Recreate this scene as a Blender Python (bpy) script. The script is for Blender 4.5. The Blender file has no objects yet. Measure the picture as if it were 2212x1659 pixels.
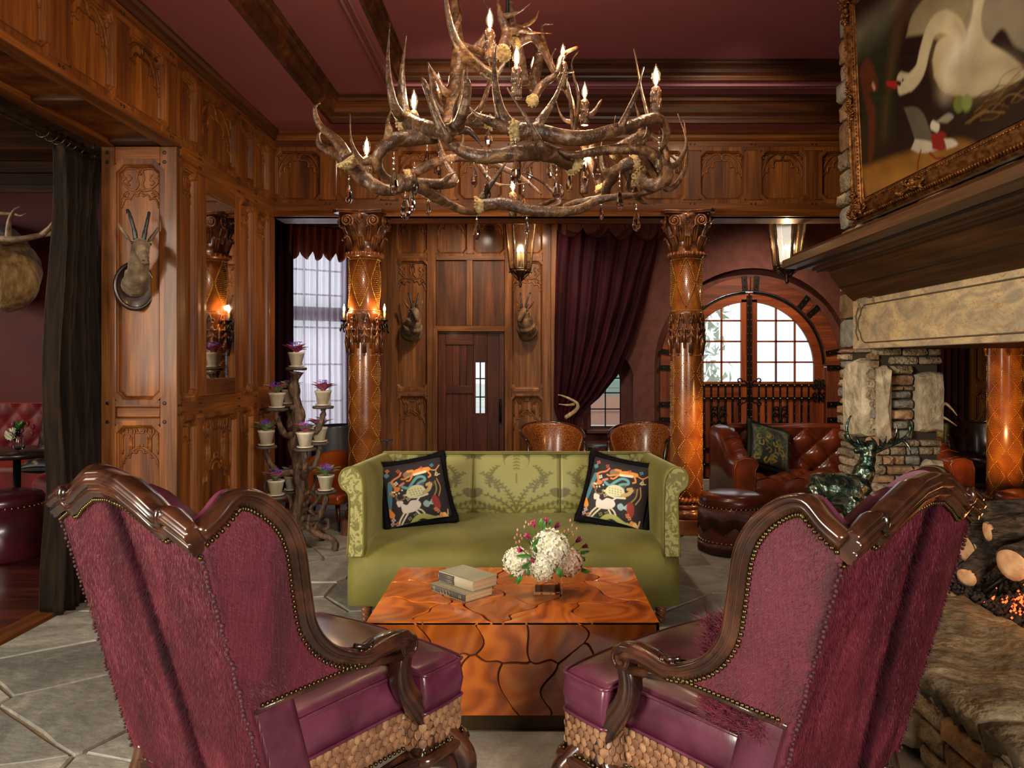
import bpy, bmesh, math, random
import numpy as np
from mathutils import Vector, Matrix, Euler
random.seed(7); np.random.seed(7)
SC = bpy.context.scene; COL = SC.collection
PI = math.pi
F, CX, CY, EYE = 1600.0, 1142.0, 787.0, 1.5
# ---------------------------------------------------------------- camera
cam_d = bpy.data.cameras.new('camera'); cam = bpy.data.objects.new('camera', cam_d); COL.objects.link(cam)
cam.location = (0, 0, EYE); cam.rotation_euler = (PI/2, 0, 0)
cam_d.sensor_fit = 'HORIZONTAL'; cam_d.sensor_width = 36; cam_d.lens = F/2212*36
cam_d.shift_x = -(CX-1106)/2212; cam_d.shift_y = (CY-829.5)/2212; cam_d.clip_start = .05
SC.camera = cam
# ---------------------------------------------------------------- world, lights, exposure
w = bpy.data.worlds.new('world'); SC.world = w; w.use_nodes = True
w.node_tree.nodes['Background'].inputs[0].default_value = (.93, .97, 1, 1)
w.node_tree.nodes['Background'].inputs[1].default_value = 1.5
SC.view_settings.view_transform = 'Standard'; SC.view_settings.look = 'None'
SC.view_settings.exposure = 0.0; SC.view_settings.gamma = 1.0; SC.view_settings.use_curve_mapping = False
SC.cycles.max_bounces = 6; SC.cycles.transparent_max_bounces = 12; SC.cycles.sample_clamp_indirect = 4.0
SC.cycles.caustics_reflective = False; SC.cycles.caustics_refractive = False
def aim(o, d): o.rotation_euler = Vector(d).to_track_quat('-Z', 'Y').to_euler()
def area(name, loc, to, sx, sy, power, col=(1, 1, 1), spread=180):
    l = bpy.data.lights.new(name, 'AREA'); l.shape = 'RECTANGLE'; l.size = sx; l.size_y = sy
    l.energy = power; l.color = col; l.spread = math.radians(spread)
    o = bpy.data.objects.new(name, l); COL.objects.link(o); o.location = loc
    aim(o, Vector(to)-Vector(loc)); return o
def spot(name, loc, to, power, col=(1, .8, .6), ang=50, blend=.6, size=.05):
    l = bpy.data.lights.new(name, 'SPOT'); l.energy = power; l.color = col; l.spot_size = math.radians(ang)
    l.spot_blend = blend; l.shadow_soft_size = size
    o = bpy.data.objects.new(name, l); COL.objects.link(o); o.location = loc
    aim(o, Vector(to)-Vector(loc)); return o
def point(name, loc, power, col=(1, .75, .5), size=.03):
    l = bpy.data.lights.new(name, 'POINT'); l.energy = power; l.color = col; l.shadow_soft_size = size
    o = bpy.data.objects.new(name, l); COL.objects.link(o); o.location = loc; return o
WARM = (1, .80, .60); DAY = (.86, .93, 1.0); SUNC = (1, .90, .74)
# daylight from the left, the bay and the booth; unseen fill added behind the camera
area('window_light_left', (-4.6, -.8, 2.3), (0, 3.2, .5), 1.6, 2.2, 190, SUNC, 110)
area('fill_light_behind', (2.2, -2.4, 2.3), (-.3, 3.4, .3), 2.6, 1.6, 95, (1, .9, .78), 80)
area('bay_window_light', (-3.05, 9.4, 1.8), (-2.0, 7.8, 1.5), 1.3, 2.6, 60, DAY)
area('booth_window_light', (-8.0, 5.6, 2.4), (-4.6, 7.2, .6), 1.4, 1.8, 60, SUNC, 120)
# warm fill spots added at ceiling height, with no fixtures there
for i, (x, y, tx, ty, tz, p, a) in enumerate([
        (-.6, 2.8, -2.3, 5.6, 1.3, 78, 58), (-.2, 5.1, -.9, 6.62, 2.9, 55, 95), (1.6, 5.1, 1.7, 6.62, 2.9, 30, 95),
        (-.2, 2.9, 0, 3.6, .4, 135, 50), (-1.5, 5.9, -1.5, 6.7, 1.5, 34, 45), (1.2, 5.85, 1.42, 6.7, .9, 60, 45),
        (.1, 3.9, .0, 4.9, .5, 150, 70), (.3, 2.9, 2.1, 3.9, 2.6, 28, 60), (1.2, 5.0, 2.2, 4.9, 1.2, 35, 50)]):
    spot('ceiling_spot', (x, y, 3.78), (tx, ty, tz), p, WARM, a)
for (x, y, tx, ty, tz, p) in [(-.6, 8.2, -1.2, 9.6, 1.8, 140), (.2, 8.2, .1, 9.6, 1.8, 130), (1.2, 8.0, 1.2, 9.5, 1.6, 45), (2.9, 8.1, 2.9, 9.6, 1.6, 170), (2.6, 6.9, 3.2, 8.0, .6, 150), (-3.9, 6.8, -4.6, 8.2, .9, 30)]:
    spot('alcove_fill', (x, y, 3.3), (tx, ty, tz), p, WARM, 95, 1)  # added fill that brightens the back wall, chesterfield and booth
# ---------------------------------------------------------------- helpers
def W(px, py, Y): return Vector(((px-CX)*Y/F, Y, EYE-(py-CY)*Y/F))
def rotz(a): return Matrix.Rotation(a, 4, 'Z')
def T(x, y, z): return Matrix.Translation((x, y, z))
def basis(o, ux, uy, uz):
    m = Matrix.Identity(4)
    for i, v in enumerate((ux, uy, uz)):
        for j in range(3): m[j][i] = v[j]
    for j in range(3): m[j][3] = o[j]
    return m
def wm(o):
    m = Matrix.Identity(4)
    while o is not None:
        m = o.matrix_basis @ m; o = o.parent
    return m
def link(o, parent=None):
    COL.objects.link(o)
    if parent is not None: o.parent = parent
    return o
def tag(o, label=None, cat=None, group=None, kind=None):
    if label: o['label'] = label
    if cat: o['category'] = cat
    if group: o['group'] = group
    if kind: o['kind'] = kind
    return o
def thing(name, label, cat, loc=(0, 0, 0), rz=0, group=None):
    o = bpy.data.objects.new(name, None); o.empty_display_size = .05; link(o); o.location = loc; o.rotation_euler = (0, 0, rz)
    return tag(o, label, cat, group)
def struct(name, label=None, loc=(0, 0, 0)):
    o = bpy.data.objects.new(name, None); link(o); o.location = loc
    return tag(o, label, kind='structure')
def copy_tree(o, parent=None):
    c = o.copy(); link(c, parent)
    for ch in list(o.children): copy_tree(ch, c)
    return c
def catmull(pts, n=6, closed=False):
    P = [np.array(p, float) for p in pts]; out = []
    m = len(P); segs = m if closed else m-1
    for i in range(segs):
        p1, p2 = P[i], P[(i+1) % m]
        p0 = P[(i-1) % m] if (closed or i > 0) else 2*p1-p2
        p3 = P[(i+2) % m] if (closed or i+2 < m) else 2*p2-p1
        for k in range(n):
            t = k/n
            out.append(.5*((2*p1)+(-p0+p2)*t+(2*p0-5*p1+4*p2-p3)*t*t+(-p0+3*p1-3*p2+p3)*t**3))
    if not closed: out.append(P[-1])
    return out
def arc(cx, cy, r, a0, a1, n=8):
    return [(cx+r*math.cos(math.radians(a0+(a1-a0)*i/n)), cy+r*math.sin(math.radians(a0+(a1-a0)*i/n))) for i in range(n+1)]
class MB:
    def __init__(s): s.v = []; s.f = []; s.s = []; s.c = None
    def add(s, vs, fs, sm=False, M=None):
        b = len(s.v)
        if M is not None: vs = [tuple(M @ Vector(v)) for v in vs]
        s.v.extend([tuple(v) for v in vs]); s.f.extend([tuple(b+i for i in f) for f in fs]); s.s.extend([sm]*len(fs)); return s
    def bx(s, x0, x1, y0, y1, z0, z1, M=None):
        vs = [(x, y, z) for z in (z0, z1) for y in (y0, y1) for x in (x0, x1)]
        return s.add(vs, [(0, 2, 3, 1), (4, 5, 7, 6), (0, 1, 5, 4), (2, 6, 7, 3), (0, 4, 6, 2), (1, 3, 7, 5)], False, M)
    def frust(s, x0, x1, y0, y1, z0, z1, i, M=None):
        vs = [(x0, y0, z0), (x1, y0, z0), (x1, y1, z0), (x0, y1, z0), (x0+i, y0+i, z1), (x1-i, y0+i, z1), (x1-i, y1-i, z1), (x0+i, y1-i, z1)]
        return s.add(vs, [(3, 2, 1, 0), (4, 5, 6, 7), (0, 1, 5, 4), (1, 2, 6, 5), (2, 3, 7, 6), (3, 0, 4, 7)], False, M)
    def prism(s, poly, z0, z1, M=None, inset=0):
        n = len(poly); cx = sum(p[0] for p in poly)/n; cy = sum(p[1] for p in poly)/n
        top = poly
        if inset:
            top = []
            for (x, y) in poly:
                d = math.hypot(x-cx, y-cy) or 1; k = max(0, 1-inset/d); top.append((cx+(x-cx)*k, cy+(y-cy)*k))
        vs = [(x, y, z0) for x, y in poly]+[(x, y, z1) for x, y in top]
        fs = [tuple(range(n))[::-1], tuple(range(n, 2*n))]+[(i, (i+1) % n, n+(i+1) % n, n+i) for i in range(n)]
        return s.add(vs, fs, False, M)
    def rings(s, rings, closed_u=True, caps=True, sm=True, loop=False):
        n = len(rings[0]); b = len(s.v); m = len(rings)
        for r in rings: s.v.extend([tuple(p) for p in r])
        e = n if closed_u else n-1
        for i in range(m if loop else m-1):
            i2 = (i+1) % m
            for j in range(e):
                s.f.append((b+i*n+j, b+i*n+(j+1) % n, b+i2*n+(j+1) % n, b+i2*n+j)); s.s.append(sm)
        if caps and closed_u and not loop:
            s.f.append(tuple(b+j for j in range(n))[::-1]); s.s.append(False)
            s.f.append(tuple(b+(m-1)*n+j for j in range(n))); s.s.append(False)
        return s
    def tube(s, pts, r, n=8, sq=1.0, M=None, loop=False, caps=True, rough=0):
        P = [Vector(p) if M is None else M @ Vector(p) for p in pts]; m = len(P); R = []
        if not hasattr(r, '__len__'): r = [r]*m
        nrm = None
        for i in range(m):
            a = P[(i-1) % m] if loop else P[max(i-1, 0)]; c = P[(i+1) % m] if loop else P[min(i+1, m-1)]
            t = (c-a)
            if t.length < 1e-9: t = Vector((0, 0, 1))
            t.normalize()
            if nrm is None:
                up = Vector((0, 0, 1)) if abs(t.z) < .9 else Vector((0, 1, 0)); nrm = t.cross(up).normalized()
            else:
                nrm = nrm-t*nrm.dot(t)
                if nrm.length < 1e-6: nrm = t.orthogonal()
                nrm.normalize()
            b = t.cross(nrm)
            R.append([P[i]+(nrm*math.cos(2*PI*j/n)+b*math.sin(2*PI*j/n)*sq)*r[i]*(1+(random.uniform(-rough, rough) if rough else 0)) for j in range(n)])
        return s.rings(R, loop=loop, caps=caps)
    def lathe(s, prof, n=24, M=None, a0=0, a1=360, caps=True, sm=True):
        full = abs(a1-a0) >= 360; R = []
        for (r, z) in prof:
            ring = [(r*math.cos(math.radians(a0+(a1-a0)*j/n)), r*math.sin(math.radians(a0+(a1-a0)*j/n)), z) for j in range(n if full else n+1)]
            R.append([M @ Vector(p) for p in ring] if M is not None else ring)
        return s.rings(R, closed_u=full, caps=caps, sm=sm)
    def ball(s, c, r, n=10, m=6, M=None, f=None):
        if not hasattr(r, '__len__'): r = (r, r, r)
        R = []
        for i in range(m+1):
            a = -PI/2+PI*i/m; k = max(math.cos(a), .02)
            ring = [(c[0]+r[0]*k*math.cos(2*PI*j/n), c[1]+r[1]*k*math.sin(2*PI*j/n), c[2]+r[2]*math.sin(a)) for j in range(n)]
            if f: ring = [f(Vector(p)) for p in ring]
            R.append([M @ Vector(p) for p in ring] if M is not None else ring)
        return s.rings(R)
    def octa(s, c, r, M=None):
        x, y, z = c
        vs = [(x+r, y, z), (x, y+r, z), (x-r, y, z), (x, y-r, z), (x, y, z+r), (x, y, z-r)]
        return s.add(vs, [(0, 1, 4), (1, 2, 4), (2, 3, 4), (3, 0, 4), (1, 0, 5), (2, 1, 5), (3, 2, 5), (0, 3, 5)], True, M)
    def sweep(s, path, prof, side=None, up=(0, 0, 1), loop=False, caps=True, sm=False):
        """prof: (a,b) a along side (path x up), b along up; mitred"""
        P = [Vector(p) for p in path]; m = len(P); R = []; U = Vector(up)
        for i in range(m):
            a = P[(i-1) % m] if (loop or i) else None; c = P[(i+1) % m] if (loop or i < m-1) else None
            d1 = (P[i]-a).normalized() if a is not None else (c-P[i]).normalized()
            d2 = (c-P[i]).normalized() if c is not None else d1
            t = (d1+d2)
            t = t.normalized() if t.length > 1e-6 else d1
            sd = t.cross(U).normalized(); k = 1/max(.35, abs(sd.dot(d1.cross(U).normalized())))
            R.append([P[i]+sd*(p[0]*k)+U*p[1] for p in prof])
        return s.rings(R, loop=loop, caps=caps, sm=sm)
    def surf(s, P, sm=True, cu=False):
        return s.rings([list(r) for r in P], closed_u=cu, caps=False, sm=sm)
    def slab(s, P, th, sm=True):
        """P[i][j] grid of Vectors, closed solid of thickness th opposite to the normal"""
        P = [[Vector(p) for p in r] for r in P]; m = len(P); n = len(P[0]); Q = []
        for i in range(m):
            r = []
            for j in range(n):
                a = P[min(i+1, m-1)][j]-P[max(i-1, 0)][j]; b = P[i][min(j+1, n-1)]-P[i][max(j-1, 0)]
                nn = b.cross(a); nn = nn.normalized() if nn.length > 1e-12 else Vector((0, 0, 1))
                r.append(P[i][j]-nn*th)
            Q.append(r)
        b = len(s.v)
        for G in (P, Q):
            for r in G: s.v.extend([tuple(p) for p in r])
        N = m*n
        for i in range(m-1):
            for j in range(n-1):
                a, c, d, e = b+i*n+j, b+i*n+j+1, b+(i+1)*n+j+1, b+(i+1)*n+j
                s.f.append((a, c, d, e)); s.f.append((a+N, e+N, d+N, c+N)); s.s += [sm, sm]
        def st(a, c): s.f.append((a, c, c+N, a+N)); s.s.append(sm)
        for i in range(m-1): st(b+i*n, b+(i+1)*n); st(b+(i+1)*n+n-1, b+i*n+n-1)
        for j in range(n-1): st(b+j+1, b+j); st(b+(m-1)*n+j, b+(m-1)*n+j+1)
        return s
    def build(s, name, mat, parent=None, M=None, world=False, bevel=0, seg=2, ang=35, label=None, kind=None, cat=None, group=None, sub=0, vcol=None, fix=False):
        me = bpy.data.meshes.new(name)
        me.from_pydata(s.v, [], s.f); me.polygons.foreach_set('use_smooth', s.s)
        if fix:
            b = bmesh.new(); b.from_mesh(me); bmesh.ops.remove_doubles(b, verts=b.verts, dist=1e-6); bmesh.ops.recalc_face_normals(b, faces=b.faces); b.to_mesh(me); b.free()
        if vcol is not None:
            a = me.color_attributes.new('Col', 'FLOAT_COLOR', 'POINT')
            c = np.ones((len(me.vertices), 4), np.float32); c[:, :3] = vcol; a.data.foreach_set('color', c.ravel())
        me.update()
        o = bpy.data.objects.new(name, me); link(o, parent)
        if world and parent is not None: me.transform(wm(parent).inverted())
        if M is not None: o.matrix_basis = M
        if mat is not None: me.materials.append(mat)
        if bevel:
            md = o.modifiers.new('bevel', 'BEVEL'); md.width = bevel; md.segments = seg; md.limit_method = 'ANGLE'; md.angle_limit = math.radians(ang)
            md.harden_normals = False
            me.polygons.foreach_set('use_smooth', [True]*len(me.polygons)); me.set_sharp_from_angle(angle=math.radians(32))
        if sub:
            md = o.modifiers.new('sub', 'SUBSURF'); md.levels = sub; md.render_levels = sub
        return tag(o, label, cat, group, kind)
def inst(o, parent, M, name=None):
    c = o.copy(); link(c, parent); c.matrix_basis = M
    return c
# ---------------------------------------------------------------- materials
def srgb(h):
    h = h.lstrip('#'); c = [int(h[i:i+2], 16)/255 for i in (0, 2, 4)]
    return tuple((x/12.92 if x <= .04045 else ((x+.055)/1.055)**2.4) for x in c)
MATS = {}
class NT:
    def __init__(s, name):
        s.m = bpy.data.materials.new(name); s.m.use_nodes = True; s.t = s.m.node_tree; s.b = s.t.nodes['Principled BSDF']
    def n(s, typ, **kw):
        x = s.t.nodes.new('ShaderNode'+typ)
        for k, v in kw.items():
            if k.startswith('i_'):
                k2 = k[2:]; x.inputs[int(k2) if k2.isdigit() else k2.replace('_', ' ')].default_value = v
            else: setattr(x, k, v)
        return x
    def l(s, a, b): s.t.links.new(a, b)
def P(name, c1, c2=None, rough=.5, metal=0, sc=(4, 4, 4), det=4, dist=0, bump=0, bsc=None, bdist=.01, coat=0, sheen=0, sheentint=None, rand=0, spec=None, nrough=.55, c3=None, lo=.35, hi=.65, sub=0, trans=0, ior=None, sheenr=.3, fine=None, world=False):
    if name in MATS: return MATS[name]
    g = NT(name); b = g.b
    c1 = srgb(c1) if isinstance(c1, str) else c1
    b.inputs['Roughness'].default_value = rough; b.inputs['Metallic'].default_value = metal
    b.inputs['Coat Weight'].default_value = coat; b.inputs['Coat Roughness'].default_value = .12
    b.inputs['Sheen Weight'].default_value = sheen; b.inputs['Sheen Roughness'].default_value = sheenr
    if sheentint: b.inputs['Sheen Tint'].default_value = (*srgb(sheentint), 1)
    if spec is not None: b.inputs['Specular IOR Level'].default_value = spec
    if trans: b.inputs['Transmission Weight'].default_value = trans
    if ior: b.inputs['IOR'].default_value = ior
    if sub: b.inputs['Subsurface Weight'].default_value = sub; b.inputs['Subsurface Radius'].default_value = (.01, .01, .01)
    b.inputs['Base Color'].default_value = (*c1, 1)
    tc = g.n('TexCoord'); src = tc.outputs['Object']
    if world: src = g.n('NewGeometry').outputs['Position']
    oi = g.n('ObjectInfo')
    if c2 or bump:
        off = g.n('VectorMath', operation='MULTIPLY_ADD')
        cb = g.n('CombineXYZ'); g.l(oi.outputs['Random'], cb.inputs[0]); g.l(oi.outputs['Random'], cb.inputs[1]); g.l(oi.outputs['Random'], cb.inputs[2])
        g.l(cb.outputs[0], off.inputs[0]); off.inputs[1].default_value = (17, 31, 23) if rand else (0, 0, 0); g.l(src, off.inputs[2])
        mp = g.n('Mapping'); mp.inputs['Scale'].default_value = sc; g.l(off.outputs[0], mp.inputs[0])
        no = g.n('TexNoise', i_Scale=1.0, i_Detail=det, i_Roughness=nrough, i_Distortion=dist); g.l(mp.outputs[0], no.inputs['Vector'])
    out = None
    if c2:
        c2 = srgb(c2) if isinstance(c2, str) else c2
        r = g.n('ValToRGB'); r.color_ramp.elements[0].position = lo; r.color_ramp.elements[1].position = hi
        r.color_ramp.elements[0].color = (*c1, 1); r.color_ramp.elements[1].color = (*c2, 1)
        if c3:
            e = r.color_ramp.elements.new((lo+hi)/2); e.color = (*srgb(c3), 1)
        g.l(no.outputs['Fac'], r.inputs[0]); out = r.outputs[0]
        if fine:
            m2 = g.n('Mapping'); m2.inputs['Scale'].default_value = fine[0]; g.l(off.outputs[0], m2.inputs[0])
            n2 = g.n('TexNoise', i_Scale=1.0, i_Detail=2.0); g.l(m2.outputs[0], n2.inputs['Vector'])
            mr = g.n('MapRange', i_1=.3, i_2=.7, i_3=1-fine[1], i_4=1+fine[1]*.5); g.l(n2.outputs['Fac'], mr.inputs[0])
            mx = g.n('Mix', data_type='RGBA', blend_type='MULTIPLY', i_0=1.0); g.l(out, mx.inputs[6]); g.l(mr.outputs[0], mx.inputs[7]); out = mx.outputs[2]
    if rand:
        if out is None:
            rg = g.n('RGB'); rg.outputs[0].default_value = (*c1, 1); out = rg.outputs[0]
        hs = g.n('HueSaturation'); mr = g.n('MapRange', i_3=1-rand, i_4=1+rand); g.l(oi.outputs['Random'], mr.inputs[0]); g.l(mr.outputs[0], hs.inputs['Value'])
        g.l(out, hs.inputs['Color']); out = hs.outputs[0]
    if out is not None: g.l(out, b.inputs['Base Color'])
    if bump:
        bm = g.n('Bump', i_Strength=bump, i_Distance=bdist)
        if bsc:
            m3 = g.n('Mapping'); m3.inputs['Scale'].default_value = bsc; g.l(off.outputs[0], m3.inputs[0])
            n3 = g.n('TexNoise', i_Scale=1.0, i_Detail=4.0); g.l(m3.outputs[0], n3.inputs['Vector']); g.l(n3.outputs['Fac'], bm.inputs['Height'])
        else: g.l(no.outputs['Fac'], bm.inputs['Height'])
        g.l(bm.outputs[0], b.inputs['Normal'])
    MATS[name] = g.m; return g.m
def vcol_mat(name, rough=.6, sheen=0, coat=0, bump=0, bsc=400):
    g = NT(name); a = g.n('Attribute', attribute_name='Col'); g.l(a.outputs['Color'], g.b.inputs['Base Color'])
    g.b.inputs['Roughness'].default_value = rough; g.b.inputs['Sheen Weight'].default_value = sheen; g.b.inputs['Coat Weight'].default_value = coat
    if bump:
        no = g.n('TexNoise', i_Scale=float(bsc), i_Detail=2.0); tc = g.n('TexCoord'); g.l(tc.outputs['Object'], no.inputs['Vector'])
        bm = g.n('Bump', i_Strength=bump, i_Distance=.002); g.l(no.outputs['Fac'], bm.inputs['Height']); g.l(bm.outputs[0], g.b.inputs['Normal'])
    return g.m
def emit(name, col, st):
    g = NT(name); g.b.inputs['Emission Color'].default_value = (*col, 1); g.b.inputs['Emission Strength'].default_value = st
    g.b.inputs['Base Color'].default_value = (*col, 1); return g.m
def glass(name, col=(1, 1, 1), rough=0.0, ior=1.45, thin=False, alpha=.2):
    g = NT(name); b = g.b
    if thin:
        tr = g.n('BsdfTransparent'); tr.inputs[0].default_value = (*col, 1); gl = g.n('BsdfGlossy'); gl.inputs['Roughness'].default_value = rough
        fr = g.n('LayerWeight', i_Blend=.35); mr = g.n('MapRange', i_3=alpha*.4, i_4=min(1, alpha*2.5)); g.l(fr.outputs['Fresnel'], mr.inputs[0])
        mx = g.n('MixShader'); g.l(mr.outputs[0], mx.inputs[0]); g.l(tr.outputs[0], mx.inputs[1]); g.l(gl.outputs[0], mx.inputs[2])
        g.l(mx.outputs[0], g.t.nodes['Material Output'].inputs[0])
    else:
        b.inputs['Base Color'].default_value = (*col, 1); b.inputs['Transmission Weight'].default_value = 1; b.inputs['Roughness'].default_value = rough; b.inputs['IOR'].default_value = ior
    return g.m
def wood(name, c1, c2, axis='z', rough=.5, coat=.08, c3=None, rand=.12, k=1.0, bump=.25):
    lo, hi = .7*k, 9*k; sc = {'x': (lo, hi, hi), 'y': (hi, lo, hi), 'z': (hi, hi, lo)}[axis]
    fs = {'x': (3, 90, 90), 'y': (90, 3, 90), 'z': (90, 90, 3)}[axis]
    return P(name+'_'+axis, c1, c2, rough=rough, sc=sc, det=5, dist=.6, coat=coat, rand=rand, c3=c3, lo=.28, hi=.72, spec=.3, fine=(fs, .35), bump=bump, bsc=fs, bdist=.002)
PAN = {a: wood('carved_oak', '#4a230a', '#9a5c22', a, c3='#744015') for a in 'xyz'}
DRK = {a: wood('dark_oak', '#2a1408', '#6b3a17', a, c3='#47250f', rand=.1) for a in 'xyz'}
RED = {a: wood('red_oak', '#4a280e', '#925c2c', a, c3='#6d401a', rand=.12) for a in 'xyz'}
M_IRON = P('black_iron', '#15120f', '#26201a', rough=.45, metal=.8, sc=(30, 30, 30), bump=.3, bdist=.002)
M_PEG = P('peg', '#21100a', rough=.5)
M_GOLD = P('brass_nail', '#e8b858', rough=.34, metal=.75)
M_OLDBR = P('old_brass', '#4c4228', '#71623e', rough=.35, metal=1, sc=(40, 40, 40))
M_PLASTER = P('plaster', '#512820', '#61342b', rough=.85, sc=(9, 9, 9), det=6, bump=.25, bsc=(30, 30, 30), bdist=.006)
M_CEIL = P('ceiling_paint', '#93505a', '#9a5862', rough=.75, sc=(1, 1, 1), bump=0)
M_BOOTH = P('booth_paint', '#520f10', '#5e1615', rough=.7, sc=(2, 2, 2))
# ================================================================ STRUCTURE
def clip(poly, nx, ny, d):
    out = []; n = len(poly)
    for i in range(n):
        a, b = poly[i], poly[(i+1) % n]; da = a[0]*nx+a[1]*ny-d; db = b[0]*nx+b[1]*ny-d
        if da <= 0: out.append(a)
        if (da < 0 < db) or (db < 0 < da):
            t = da/(da-db); out.append((a[0]+(b[0]-a[0])*t, a[1]+(b[1]-a[1])*t))
    return out
def cells(seeds, bounds, gap, near=1.5):
    x0, y0, x1, y1 = bounds; res = []
    for i, s in enumerate(seeds):
        p = [(x0, y0), (x1, y0), (x1, y1), (x0, y1)]
        for j, q in enumerate(seeds):
            if i == j: continue
            dx, dy = q[0]-s[0], q[1]-s[1]; L = math.hypot(dx, dy)
            if L > near: continue
            nx, ny = dx/L, dy/L
            p = clip(p, nx, ny, (s[0]+q[0])/2*nx+(s[1]+q[1])/2*ny-gap/2)
            if len(p) < 3: break
        if len(p) >= 3: res.append(p)
    return res
def rough_edge(poly, step, amp):
    out = []; n = len(poly)
    for i in range(n):
        a, b = poly[i], poly[(i+1) % n]; L = math.hypot(b[0]-a[0], b[1]-a[1]); k = max(1, int(L/step)); out.append(a)
        for j in range(1, k):
            t = j/k; o = random.uniform(-amp, amp)
            out.append((a[0]+(b[0]-a[0])*t-(b[1]-a[1])/L*o, a[1]+(b[1]-a[1])*t+(b[0]-a[0])/L*o))
    return out
# ---- floor
M_GROUT = P('mortar', '#75624a', '#8a7658', rough=.95, sc=(40, 40, 40), bump=.5, bdist=.004)
M_FLAG = P('flagstone', '#686660', '#a9a597', rough=.55, sc=(3, 3, 3), det=9, dist=.8, bump=.5, bsc=(22, 26, 40), bdist=.012, rand=.22, c3='#86837a', lo=.3, hi=.7, nrough=.7)
floor = MB().bx(-9, 8, -3.2, 9.8, -.1, -.012).build('floor', M_GROUT, kind='structure')
seeds = []
yy = .9; r = 0
while yy < 9.5:
    xx = -2.7+(r % 2)*.4
    while xx < 6.6:
        seeds.append((xx+random.uniform(-.06, .06), yy+random.uniform(-.07, .07))); xx += random.uniform(.55, 1.15)
    yy += .40; r += 1
for pl in cells(seeds, (-2.82, .6, 7.1, 9.44), .014, 2.2):
    cx = sum(p[0] for p in pl)/len(pl); cy = sum(p[1] for p in pl)/len(pl)
    if cx > 1.9 and cy < 4.2: continue
    MB().prism(rough_edge(pl, .12, .006), -.012, random.uniform(-.003, .002), inset=.006).build('flagstone', M_FLAG, floor)
# wood floor of the booth
M_PLK = P('booth_plank', '#2c120c', '#5a2a1c', rough=.3, sc=(1.2, 12, 8), det=5, dist=.8, rand=.35, coat=.3, bump=.15, bsc=(5, 80, 5), bdist=.002)
y = 2.6; r = 0
while y < 8.3:
    x = -6.9+(r % 3)*.33
    while x < -2.97:
        x1 = min(x+random.uniform(.8, 1.2), -2.97)
        if x1 < x+.05: break
        MB().bx(x+.0015, x1-.0015, y, y+.157, -.012, random.uniform(.0015, .003)).build('plank', M_PLK, floor)
        x = x1
    y += .16; r += 1
MB().bx(-2.97, -2.83, .4, 6.0, -.01, .012).build('threshold', PAN['y'], floor, bevel=.004)
# ---- outer shell
M_SHELL = P('shell_paint', '#4c2220', rough=.9)
for nm, b in dict(wall_rear=(-9, 8, -3.3, -3.2, 0, 4.1), wall_right=(7.2, 7.3, -3.3, 10, 0, 4.1), wall_far_left=(-8.3, -8.2, -3.3, 8.4, 0, 4.1)).items():
    MB().bx(*b).build(nm, M_SHELL, kind='structure')
# ---- ceiling: dropped border and two-step tray
CE = MB()
def ring(x0, x1, y0, y1, X0, X1, Y0, Y1, z):
    CE.bx(X0, x0, Y0, Y1, z, z+.05); CE.bx(x1, X1, Y0, Y1, z, z+.05); CE.bx(x0, x1, Y0, y0, z, z+.05); CE.bx(x0, x1, y1, Y1, z, z+.05)
ring(-1.71, 6.2, -2, 6.38, -2.5, 7.25, -3.25, 6.62, 3.57)
ring(-1.07, 5.6, -1.4, 6.0, -1.80, 6.3, -2.1, 6.5, 3.79)
CE.bx(-1.2, 5.8, -1.5, 6.2, 3.94, 4.0)
ceiling = CE.build('ceiling', M_CEIL, kind='structure')
MB().bx(-8.3, -2.4, -3.3, 8.4, 3.9, 3.95).build('ceiling_booth', M_SHELL, kind='structure')
MB().bx(-3.6, 7.3, 6.62, 10, 3.6, 3.65).build('ceiling_alcove', M_CEIL, kind='structure')
CR = [(0, 0), (.03, 0), (.03, .03), (.018, .04), (.022, .06), (.05, .085), (.062, .12), (.058, .15), (.075, .165), (.09, .17), (.09, .20), (.10, .205), (.10, .22), (0, .22)]
t1 = MB(); t1.sweep([(6.2, -2, 3.57), (-1.71, -2, 3.57), (-1.71, 6.38, 3.57), (6.2, 6.38, 3.57)], CR, loop=True); t1.build('trim_1', DRK['x'], kind='structure', label='dark wood crown moulding of the outer ceiling tray')
CR2 = [(a*.9, b*.68) for a, b in CR]
t2 = MB(); t2.sweep([(5.6, -1.4, 3.79), (-1.07, -1.4, 3.79), (-1.07, 6.0, 3.79), (5.6, 6.0, 3.79)], CR2, loop=True); t2.build('trim_2', DRK['x'], kind='structure', label='dark wood crown moulding of the inner ceiling tray')
M_BEAD = P('painted_bead', '#8d5a62', rough=.35, coat=.5)
t3 = MB()
for o in (.05, .10): t3.sweep([(5.6+o, -1.4-o, 3.775), (-1.07-o, -1.4-o, 3.775), (-1.07-o, 6.0+o, 3.775), (5.6+o, 6.0+o, 3.775)], [(-.008, -.006), (.008, -.006), (.008, .016), (-.008, .016)], loop=True)
t3.build('trim_3', M_BEAD, kind='structure', label='painted beads round the inner tray')
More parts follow.
